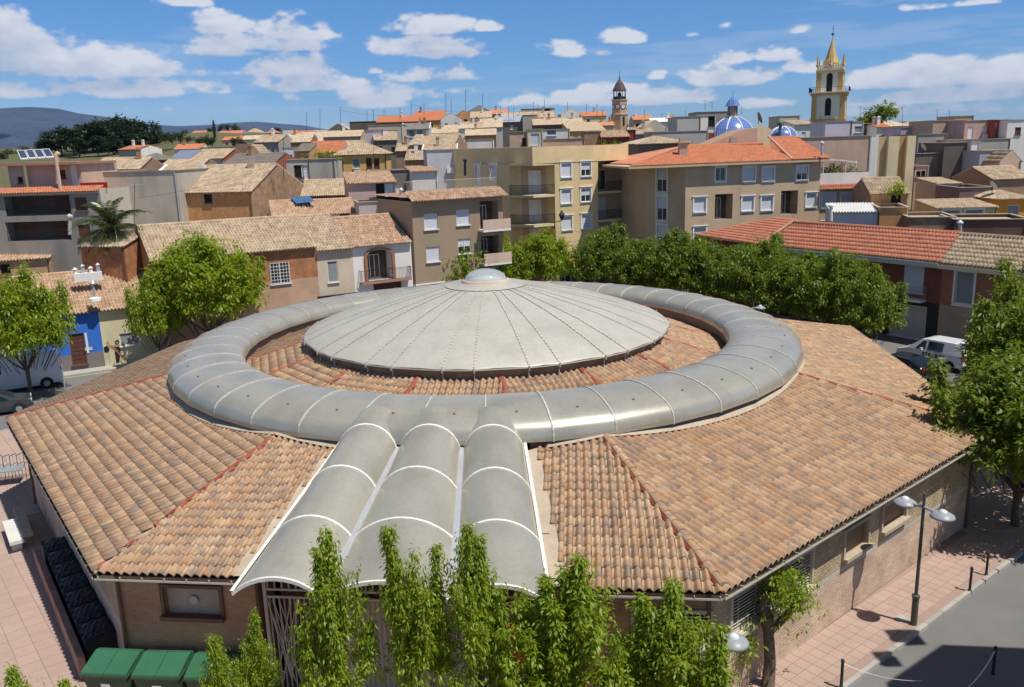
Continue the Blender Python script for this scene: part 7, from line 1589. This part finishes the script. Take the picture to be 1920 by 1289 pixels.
for q in range(24): g = MB(); g.box(ca+wdir*(-.3+q*.385)+wout*.15+np.array([0, 0, .36]), (.375, .2, .72+.03*random.random()), math.atan2(wdir[1], wdir[0])); g.build('coping_block', [mat('low_wall_brick', (.36, .20, .15), var=.25, rndvar=.15)], lw)
# benches and rack of stacked metal chairs
def slab_thing(a, b, w_, h_, t_, label, name, m_):
    a, b = np.array(a), np.array(b); e = (b-a)/np.linalg.norm(b-a); an = math.atan2(e[1], e[0]); c = (a+b)/2; L_ = np.linalg.norm(b-a); rt = root(name, (c[0], c[1], 0), label, 'bench'); g = MB(); g.box((c[0], c[1], h_), (L_, w_, t_), an); g.build('seat', [m_], rt)
    for s_ in (-.32, .32): g = MB(); g.box((c[0]+e[0]*L_*s_, c[1]+e[1]*L_*s_, (h_-t_/2)/2), (.3, w_*.7, h_-t_/2), an); g.build('support', [m_], rt)
slab_thing(G(17, 978, .45)[:2], G(32, 1018, .45)[:2], .5, .45, .14, 'white concrete bench half in the sun on the plaza', 'bench', mat('white_concrete', (.62, .61, .57), var=.06))
slab_thing(G(34, 955, .5)[:2], G(53, 1006, .5)[:2], .35, .55, .14, 'brownish stone bench in the wall shade beside the white bench', 'bench', M_cement)
ck = root('chair_stack', tuple(G(22, 905, 0)), 'stack of metal cafe chairs with table upside down on the plaza', 'chair stack'); c = G(22, 905, 0)
for i in range(9):
    g = MB(); o_ = np.array([.14*i-.6, .05*i, 0]); 
    for dx in (0, .42):
        g.tube([c+o_+[dx*.2, dx, 0], c+o_+[dx*.2, dx, 1.25]], .016, 4)
    g.tube([c+o_+[0, 0, 1.25], c+o_+[.08, .42, 1.25]], .016, 4); g.tube([c+o_+[0, 0, .8], c+o_+[.08, .42, .8]], .014, 4); g.build('chair_frame', [M_zinc if i % 2 else M_black], ck)
g = MB(); g.box(c+np.array([.1, -.1, .72]), (1.1, .8, .04), .3); g.build('table_top', [mat('table_grey', (.25, .30, .33), rough=.3)], ck)
# double head street lamps
M_lampg = mat('lamp_grey', (.30, .32, .34), rough=.4, var=.08); M_lampt = mat('lamp_top', (.62, .66, .70), rough=.35, var=.05); M_pole = mat('pole_dark', (.10, .085, .075), rough=.5, var=.15)
def make_lamp():
    rt = root('street_lamp', (0, 0, 0), 'street lamp', 'street lamp', 'double headed street lamps'); g = MB(); g.lathe((0, 0, 0), [(.10, 0), (.10, .9), (.12, .92), (.12, 1.0), (.055, 1.02), (.045, 4.3), (.045, 4.42), (.0, 4.42)], 12); g.build('pole', [M_pole], rt, smooth=False)
    g = MB(); g.tube([(0, -.5, 3.92), (0, 0, 3.98), (0, .5, 3.92)], .045, 8); g.build('arm', [M_lampg], rt)
    for s_ in (-1, 1):
        g = MB(); g.lathe((0, s_*.62, 3.82), [(.02, .0), (.30, .02), (.36, .05), (.33, .11), (.18, .20), (.12, .21)], 24); h_ = g.build('lamp_head', [M_lampg], rt, smooth=True); g = MB(); g.lathe((0, s_*.62, 4.02), [(.125, 0), (.11, .05), (.04, .09), (.001, .095)], 16); g.build('lamp_cap', [M_lampt], h_, smooth=True)
    return rt
lp0 = make_lamp(); arm = math.atan2(-.85, .53)-math.pi/2
for i, (P, a_, lb) in enumerate(((G(1713, 1170), arm, 'double headed street lamp on the sunny pavement by the kerb, nearest and fully seen'), (np.array([4.3, 17.2, 0]), arm+1.45, 'double headed street lamp half hidden by leaves at the bottom'), (np.array([24.6, 44.4, 0]), arm+1.2, 'double headed street lamp in front of the lettered van'), (np.array([16.3, 56.4, 0]), arm+1.5, 'street lamp head peeping over the far side of the ring roof'))):
    place(lp0, (P[0], P[1], 0), a_, 1., lb)
P = G(122, 728); rt = root('sign_pole', tuple(P), 'thin grey pole standing in the street by the white van on the left', 'pole'); g = MB(); g.tube([P, P+np.array([0, 0, 3.2])], .05, 8); g.build('pole', [M_zinc], rt); g = MB(); g.lathe(P+np.array([0, 0, 3.15]), [(.06, 0), (.07, .08), (.0, .1)], 8); g.build('cap', [M_zinc], rt)
P = YD(1041, 470, 84); z_ = YD(1045, 405, 84)[2]; rt = root('lantern', (P[0], P[1], 0), 'old style lantern on a tall post in front of the beige block', 'street lamp'); g = MB(); g.tube([(P[0], P[1], 0), (P[0], P[1], z_)], .06, 6); g.tube([(P[0], P[1], z_-.6), (P[0]+.7, P[1], z_-.5)], .04, 5); g.build('post', [M_pole], rt); g = MB(); g.lathe((P[0]+.7, P[1], z_-.45), [(.1, 0), (.28, .5), (.32, .52), (.1, .85), (.02, 1.0)], 6); g.build('lantern_head', [M_black], rt)
# bollards with chain
bl0 = root('bollard', (0, 0, 0), 'bollard', 'bollard', 'dark iron bollards along the kerb'); g = MB(); g.lathe((0, 0, 0), [(.055, 0), (.055, .05), (.042, .06), (.042, .78), (.052, .80), (.052, .86), (.02, .89), (0, .89)], 12); g.build('post', [M_black], bl0)
bpos = [(G(1577, 1289), 'dark iron bollard nearest, on the pavement edge at the bottom'), (G(1862, 1258), 'dark iron bollard standing across the street in the building shade'), (G(1818, 1108), 'dark iron bollard where the tree shade begins on the kerb'), (G(1849, 1078), 'dark iron bollard inside the tree shade, second along the kerb')]
for P, lb in bpos: place(bl0, (P[0], P[1], -.1 if '1862' in lb or 'across' in lb else 0), 0, 1., lb)
P0_, P1_ = bpos[0][0], bpos[0][0]+np.array([.35, -1.6, 0]); rt = root('chain', tuple(P0_), 'pale chain hanging from the nearest bollard toward the street', 'chain'); g = MB(); g.tube([P0_+np.array([1.8*t, -.9*t, .76-.5*t*(1-t)*1.2-.0*t]) for t in np.linspace(0, 1, 9)], .012, 4); g.build('links', [M_zinc], rt)
P0_ = bpos[1][0]; rt = root('chain', tuple(P0_), 'thin chain hanging from the shaded bollard', 'chain'); g = MB(); g.tube([P0_+np.array([-1.6*t, -1.6*t, .66-.5*t*(1-t)]) for t in np.linspace(0, 1, 9)], .012, 4); g.build('links', [M_zinc], rt)
# manhole by the lamp foot
P = G(1693, 1160); rt = root('manhole', (P[0], P[1], .001), 'small grey access cover in the paving by the lamp foot', 'access cover'); g = MB(); g.box((P[0], P[1], .003), (.42, .42, .008), rad(38)); g.build('cover', [M_kerb], rt)
# red poster stand behind the leaves
p = W(2.75, -19.25, 0); rt = root('red_banner', tuple(p), 'bright red banner hanging in the entrance behind the leaves', 'banner'); g = MB(); g.box(W(2.75, -19.28, 2.0), (1.6, .05, 1.3), MYAW); g.build('cloth', [mat('red_cloth', (.62, .03, .015), var=.1)], rt)
for s_ in (-.8, .8): g = MB(); g.tube([W(2.75+s_, -19.28, 0), W(2.75+s_, -19.28, 2.7)], .025, 5); g.build('post', [M_zinc], rt)

# vehicles -----------------------------------------------------------
M_tyre = mat('tyre', (.02, .02, .02), rough=.9, var=.2); M_rimm = mat('wheel_rim', (.45, .46, .48), rough=.4, metal=.6, var=.05)
def vehicle(name, label, cat, L_, wd_, prof, belt, paint, wins, wheels, hlow=.28, group=None, text=None, wr_=.33):
    """prof: roof line (x, z) from front (+x) to back; lofted body with tumblehome; wins: side panes [(x0, x1)]"""
    rt = root(name, (0, 0, 0), label, cat, group); g = MB(); rows = []
    for x, z in prof:
        top = max(z, belt*.55); bl_ = min(belt, top-.02); nar = .13*max(0, (top-belt))/.6; w_ = wd_/2*(1-.12*max(0, abs(x)/(L_/2)-.8)*5*.6)
        rows.append([(x, -w_*.94, hlow), (x, -w_, hlow+.25), (x, -w_, bl_), (x, -(w_-nar)*.97, top-.05), (x, -(w_-nar)*.86, top), (x, (w_-nar)*.86, top), (x, (w_-nar)*.97, top-.05), (x, w_, bl_), (x, w_, hlow+.25), (x, w_*.94, hlow)])
    for a, b in zip(rows[:-1], rows[1:]):
        for k in range(9): g.face([a[k], b[k], b[k+1], a[k+1]])
    g.face(rows[0][::-1]); g.face(rows[-1]); o = g.build('body', [paint], rt, smooth=True); o.data.set_sharp_from_angle(angle=rad(28))
    def side(x, f, s_):   # f 0..1 from belt to roof, offset outwards
        xs_ = [p[0] for p in prof][::-1]; zs_ = [p[1] for p in prof][::-1]; z = float(np.interp(x, xs_, zs_)); nar = .13*max(0, z-belt)/.6; w_ = wd_/2
        return (x, s_*(w_+(-nar*.97*f)+(-w_*.03*f)+.012), belt+.03+(z-.1-belt-.03)*f)
    gm = glassmat('car_glass', (.012, .015, .018), .05)
    for s_ in (-1, 1):
        for x0, x1, sl0, sl1 in wins:
            g = MB(); q = [side(x0, .06, s_), side(x1, .06, s_), side(x1-sl1, .92, s_), side(x0-sl0, .92, s_)]; g.face(q if s_ > 0 else q[::-1]); g.build('side_window', [gm], rt)
    # windscreen and rear window: panes laid on the sloping parts
    for (i0, i1, nm_) in [(w[0], w[1], w[2]) for w in PANES[name]]:
        a, b = prof[i0], prof[i1]; d = unit(np.array([-(b[1]-a[1]), b[0]-a[0]])); d = d if d[1] > 0 else -d; f0, f1 = .10, .92; P_ = lambda f, y: (a[0]+(b[0]-a[0])*f+d[0]*.02, y, a[1]+(b[1]-a[1])*f+d[1]*.02)
        g = MB(); wa = wd_/2*.84; wb = wd_/2*.74; wa, wb = (wa, wb) if a[1] < b[1] else (wb, wa); g.face([P_(f0, -wa), P_(f0, wa), P_(f1, wb), P_(f1, -wb)][::-1]); g.build(nm_, [gm], rt)
    for x in wheels:
        for s_ in (-1, 1):
            g = MB(); g.tube([(x, s_*(wd_/2-.2), wr_), (x, s_*(wd_/2+.005), wr_)], wr_, 20); t_ = g.build('tyre', [M_tyre], rt); g = MB(); g.tube([(x, s_*(wd_/2), wr_), (x, s_*(wd_/2+.02), wr_)], wr_*.58, 14); g.build('rim', [M_rimm], t_)
            g = MB(); g.tube([(x, s_*(wd_/2-.25), wr_+.03), (x, s_*(wd_/2+.002), wr_+.03)], wr_+.07, 18); g.build('wheel_arch', [M_black], rt)
    for s_ in (-1, 1):
        g = MB(); g.box((-L_/2+.05, s_*(wd_/2-.17), belt-.12), (.12, .18, .42)); g.build('tail_light', [mat('tail_red', (.45, .01, .01), rough=.2)], rt)
        g = MB(); g.box((L_/2-.14, s_*(wd_/2-.25), .72), (.2, .3, .18)); g.build('headlight', [M_lampt], rt)
        g = MB(); g.box((prof[3][0]-.1, s_*(wd_/2+.1), belt+.1), (.12, .18, .16)); g.build('mirror', [paint], rt)
    g = MB(); g.box((0, 0, hlow), (L_-.5, wd_-.12, .12)); g.box((L_/2-.1, 0, .42), (.22, wd_-.2, .2)); g.box((-L_/2+.1, 0, .42), (.22, wd_-.2, .2)); g.build('bumper_sill', [M_black], rt)
    return rt
PANES = {'van': [(2, 3, 'windscreen')], 'parked_car': [(2, 3, 'windscreen'), (5, 6, 'rear_window')], 'panel_van': [(2, 3, 'windscreen')]}
M_vw = mat('van_white', (.72, .73, .75), rough=.25, var=.03, coat=.5); M_cb = mat('car_black', (.012, .013, .016), rough=.2, var=.1, coat=1.); M_cg = mat('car_grey', (.05, .055, .06), rough=.25, var=.1, coat=1.)
vprof = [(2.35, .55), (2.3, .92), (1.55, 1.15), (.55, 1.86), (.2, 1.93), (-1.6, 1.94), (-2.25, 1.85), (-2.35, .9)]
vn = vehicle('van', 'white van with dark lettering on its side parked on the right street', 'van', 4.7, 1.85, vprof, 1.12, M_vw, [(.95, .25, .45, 0), (.1, -.95, .0, 0)], [1.5, -1.45])
hd = math.atan2(.84, -.54); vn.location = (28.35, 55.35, -.12); vn.rotation_euler = (0, 0, hd)
def text_on(rt, txt, x, z, y, size, s_, m_):
    cu = bpy.data.curves.new('lettering', 'FONT'); cu.body = txt; cu.size = size; cu.align_x = 'CENTER'; cu.extrude = .004; cu.offset = .012; cu.space_character = 1.15; cu.materials.append(m_); ot = bpy.data.objects.new('lettering_tmp', cu); COL.objects.link(ot); bpy.context.view_layer.update(); me_ = bpy.data.meshes.new_from_object(ot.evaluated_get(bpy.context.evaluated_depsgraph_get())); bpy.data.objects.remove(ot); o = bpy.data.objects.new('lettering', me_); COL.objects.link(o); o.parent = rt
    # left side of the vehicle (+y): read from front to back
    o.matrix_basis = Matrix(((-s_, 0, 0, x), (0, 0, s_, y), (0, 1, 0, z), (0, 0, 0, 1)))
text_on(vn, 'STENKYS', -.35, .76, .945, .34, 1, mat('ink_navy', (.03, .03, .10)))
g = MB(); g.box((-.3, .94, .62), (2.3, .012, .07)); g.build('side_strip', [M_black], vn)
cprof = [(2.1, .5), (2.0, .82), (1.2, .95), (.35, 1.42), (-.1, 1.48), (-1.1, 1.42), (-1.9, 1.02), (-2.1, .85), (-2.13, .5)]
cb_ = vehicle('parked_car', 'black hatchback with red tail lights parked beside the lettered van', 'car', 4.2, 1.75, cprof, .92, M_cb, [(.85, .0, .42, 0), (-.1, -.95, 0, 0), (-1.05, -1.55, 0, -.3)], [1.3, -1.3], wr_=.31); cb_.location = (24.95, 53.2, -.12); cb_.rotation_euler = (0, 0, hd)
cg_ = vehicle('parked_car', 'dark grey estate car at the left edge under the tree', 'car', 4.2, 1.75, cprof, .92, M_cg, [(.85, .0, .42, 0), (-.1, -.95, 0, 0), (-1.05, -1.55, 0, -.3)], [1.3, -1.3], wr_=.31); cg_.location = (-32.0, 50.6, -.12); cg_.rotation_euler = (0, 0, rad(30))
wprof = [(2.6, .6), (2.52, 1.1), (1.9, 1.3), (1.25, 2.3), (.9, 2.42), (-1.6, 2.44), (-2.5, 2.38), (-2.6, 1.0)]
wv = vehicle('panel_van', 'big white panel van half hidden by the tree on the left street', 'van', 5.2, 1.95, wprof, 1.3, M_vw, [(1.5, .95, .3, 0)], [1.65, -1.6], wr_=.35); wv.location = (-33.6, 56.3, -.12); wv.rotation_euler = (0, 0, rad(210))
fv = vehicle('van', 'small far white van on the street behind the ring roof', 'van', 4.4, 1.8, [(p[0]*.92, p[1]*.95) for p in vprof], 1.08, M_vw, [(.85, .2, .4, 0)], [1.4, -1.35]); fv.location = (6.9, 99.6, -.12); fv.rotation_euler = (0, 0, rad(-8))

# tall block across the street, right of the camera: only its shadow on the road is in view
rt = root('corner_block', (18, 15, 0), 'tall block outside the frame whose shadow falls on the road', 'building')
pl = [(15.6, 17.9), (18.1, 19.7), (28, 18.4), (26, 8), (15.5, 8), (15.2, 15)]
g = MB(); g.prism(pl, -.1, 13.0); g.build('wall', [BEIGE], rt); g = MB(); g.box((16.2, 18.9, 13.3), (.5, .5, .6)); g.box((17.2, 20.0, 13.25), (.9, .6, .5)); g.build('chimney', [M_brick], rt)

# antennas on the roofs
an_list = [(638, 201, 232, 255), (600, 205, 246, 300), (688, 208, 226, 245), (700, 206, 224, 245), (750, 204, 228, 235), (771, 190, 212, 255), (795, 194, 214, 262), (836, 178, 212, 280), (846, 186, 212, 280), (873, 170, 206, 300), (905, 176, 202, 318), (939, 198, 216, 290), (954, 200, 226, 245), (963, 202, 228, 245), (1021, 186, 204, 318), (1000, 192, 222, 250), (1009, 196, 224, 250), (1064, 192, 206, 300), (1119, 196, 216, 275), (1130, 206, 216, 275), (1285, 208, 222, 225), (1322, 188, 201, 175), (1335, 190, 201, 175), (1391, 200, 212, 172), (1650, 203, 226, 178), (1668, 206, 228, 175), (1613, 198, 222, 150), (1620, 202, 226, 150), (1757, 205, 222, 138), (1780, 206, 220, 138), (1692, 200, 236, 170), (1241, 212, 226, 220), (720, 205, 226, 248), (532, 262, 332, 88), (252, 344, 420, 80), (765, 245, 320, 100), (701, 275, 310, 119), (1262, 214, 226, 225), (1208, 205, 218, 225), (1100, 196, 212, 280), (575, 212, 248, 305), (1538, 212, 226, 160)]
for i, (px, y0_, y1_, D_) in enumerate(an_list):
    a, b = YD(px, y1_+4, D_), YD(px, y0_, D_); r0_ = max(.03, .00022*D_); xr_ = 'skyline' if D_ > 200 else 'nearer roofs'
    where = ['left of', 'right of'][i % 2]; rt = root('tv_antenna', tuple(a), 'thin television mast, '+NTH[rank(px, an_list)]+' from the left among the roof masts', 'antenna', 'television masts on the roofs'); g = MB(); g.tube([a, (b[0], b[1], b[2])], r0_, 4); g.build('mast', [M_pole], rt)
    if i % 3 != 2:
        g = MB(); h_ = b[2]; g.box((b[0], b[1], h_-.15), (1.5, r0_*1.6, r0_*1.6), .3*i)
        for q in range(5): g.box((b[0]+(-.6+.3*q)*math.cos(.3*i), b[1]+(-.6+.3*q)*math.sin(.3*i), h_-.15), (r0_*1.4, .7-.08*q, r0_*1.4), .3*i)
        g.build('aerial', [M_zinc], rt)
# satellite dish by the small dome
c = YD(1422, 222, 110); rt = root('satellite_dish', tuple(c), 'tilted brown satellite dish on the pink gable wall', 'satellite dish'); g = MB(); R_ = Matrix.Rotation(rad(70), 3, 'Y'); T_ = lambda x, y, z: tuple(np.array(R_ @ Vector((x, y, z)))+c); g.lathe((0, 0, 0), [(.01, 0), (.4, .05), (.75, .2)], 16, T=T_); g.build('dish', [mat('dish_tan', (.40, .27, .12))], rt); g = MB(); g.tube([c, c-np.array([0, 0, 1.6])], .05, 5); g.build('stand', [M_pole], rt)
for px, py, D_, lb in ((1730, 277, 111, 'grey satellite dish on the charcoal wall terrace'), (1861, 350, 88, 'white satellite dish beside the plum wall')):
    c = YD(px, py, D_); rt = root('satellite_dish', tuple(c), lb, 'satellite dish'); g = MB(); R_ = Matrix.Rotation(rad(60), 3, 'Y'); T_ = lambda x, y, z: tuple(np.array(R_ @ Vector((x, y, z)))+c); g.lathe((0, 0, 0), [(.01, 0), (.3, .04), (.55, .14)], 14, T=T_); g.build('dish', [M_white], rt); g = MB(); g.tube([c, c-np.array([0, 0, 1.2])], .04, 5); g.build('stand', [M_pole], rt)
# solar collector on the brown roof
c0_, c1_, c2_, c3_ = YD(556, 387, 82), YD(592, 383, 82), YD(580, 372, 84), YD(544, 375, 84); rt = root('solar_panels', tuple(c0_), 'pair of blue solar collectors lying on the brown roof', 'solar panel')
for i in range(2):
    f0, f1 = i*.5+.01, i*.5+.49; P_ = lambda u, w_: (c0_*(1-u)+c1_*u)*(1-w_)+(c3_*(1-u)+c2_*u)*w_+np.array([0, 0, .25]); g = MB(); g.face([P_(f0, 0), P_(f1, 0), P_(f1, 1), P_(f0, 1)]); g.build('panel', [glassmat('collector_blue', (.04, .12, .28), .15)], rt)
# tall flue on the grey block and pipes
for px, y0_, y1_, D_, m_, lb in ((131, 408, 440, 66, M_gutter, 'tall pale flue with cap left of the palm'), (108, 290, 345, 79, PINK, 'thick pink flue on the grey block terrace'), (752, 358, 375, 80, M_zinc, 'round metal cowl on a white base beside the taupe block'), (1541, 270, 292, 88, M_zinc, 'metal flue pipe beside the orange hipped roof'), (1558, 388, 415, 68, M_white, 'white flue pipe behind the salmon roof ridge'), (872, 302, 330, 94, M_black, 'black pipe on the blank white party wall'), (1800, 420, 438, 64, M_zinc, 'slim metal vent at the joint of salmon and tan roofs')):
    a, b = YD(px, y1_, D_), YD(px, y0_, D_); rt = root('flue', tuple(a), lb, 'flue'); g = MB(); g.tube([a, b], .14, 8); g.build('pipe', [m_], rt); g = MB(); g.lathe(b, [(.14, -.05), (.24, 0), (.24, .12), (.04, .28)], 8); g.build('cowl', [m_], rt)

# ---- stacked haze over the valley
if HAZE:
    mh = bpy.data.materials.new('haze_air'); mh.use_nodes = True; nt = mh.node_tree; nt.nodes.remove(nt.nodes['Principled BSDF']); pv = nt.nodes.new('ShaderNodeVolumePrincipled'); pv.inputs['Color'].default_value = (.38, .62, 1, 1); pv.inputs['Density'].default_value = HAZE; pv.inputs['Anisotropy'].default_value = .0
    nt.links.new(pv.outputs[0], nt.nodes['Material Output'].inputs['Volume']); g = MB(); g.box((0, 7600, 235), (44000, 16200, 540)); o = g.build('haze', [mh]); o['kind'] = 'stuff'

# sagging overhead cables
for i, (p0, p1, lb) in enumerate(((YD(638, 206, 255), YD(763, 214, 240), 'thin cable strung between masts over the left end of the crest'), (YD(771, 196, 255), YD(936, 200, 300), 'thin cable strung over the highest crest houses'), (YD(256, 372, 78), YD(532, 300, 87), 'cable from the tall thin mast toward the brick barn ridge'), (YD(1053, 428, 84), YD(1215, 445, 87), 'cable between the lantern post and the wide apartment house'))):
    rt = root('overhead_cable', tuple(p0), lb, 'cable'); g = MB(); r0_ = .012+.00008*p0[1]; g.tube([p0*(1-t)+p1*t-np.array([0, 0, 4*t*(1-t)*.035*np.linalg.norm(p1-p0)]) for t in np.linspace(0, 1, 10)], r0_, 3); g.build('wire', [M_pole], rt)
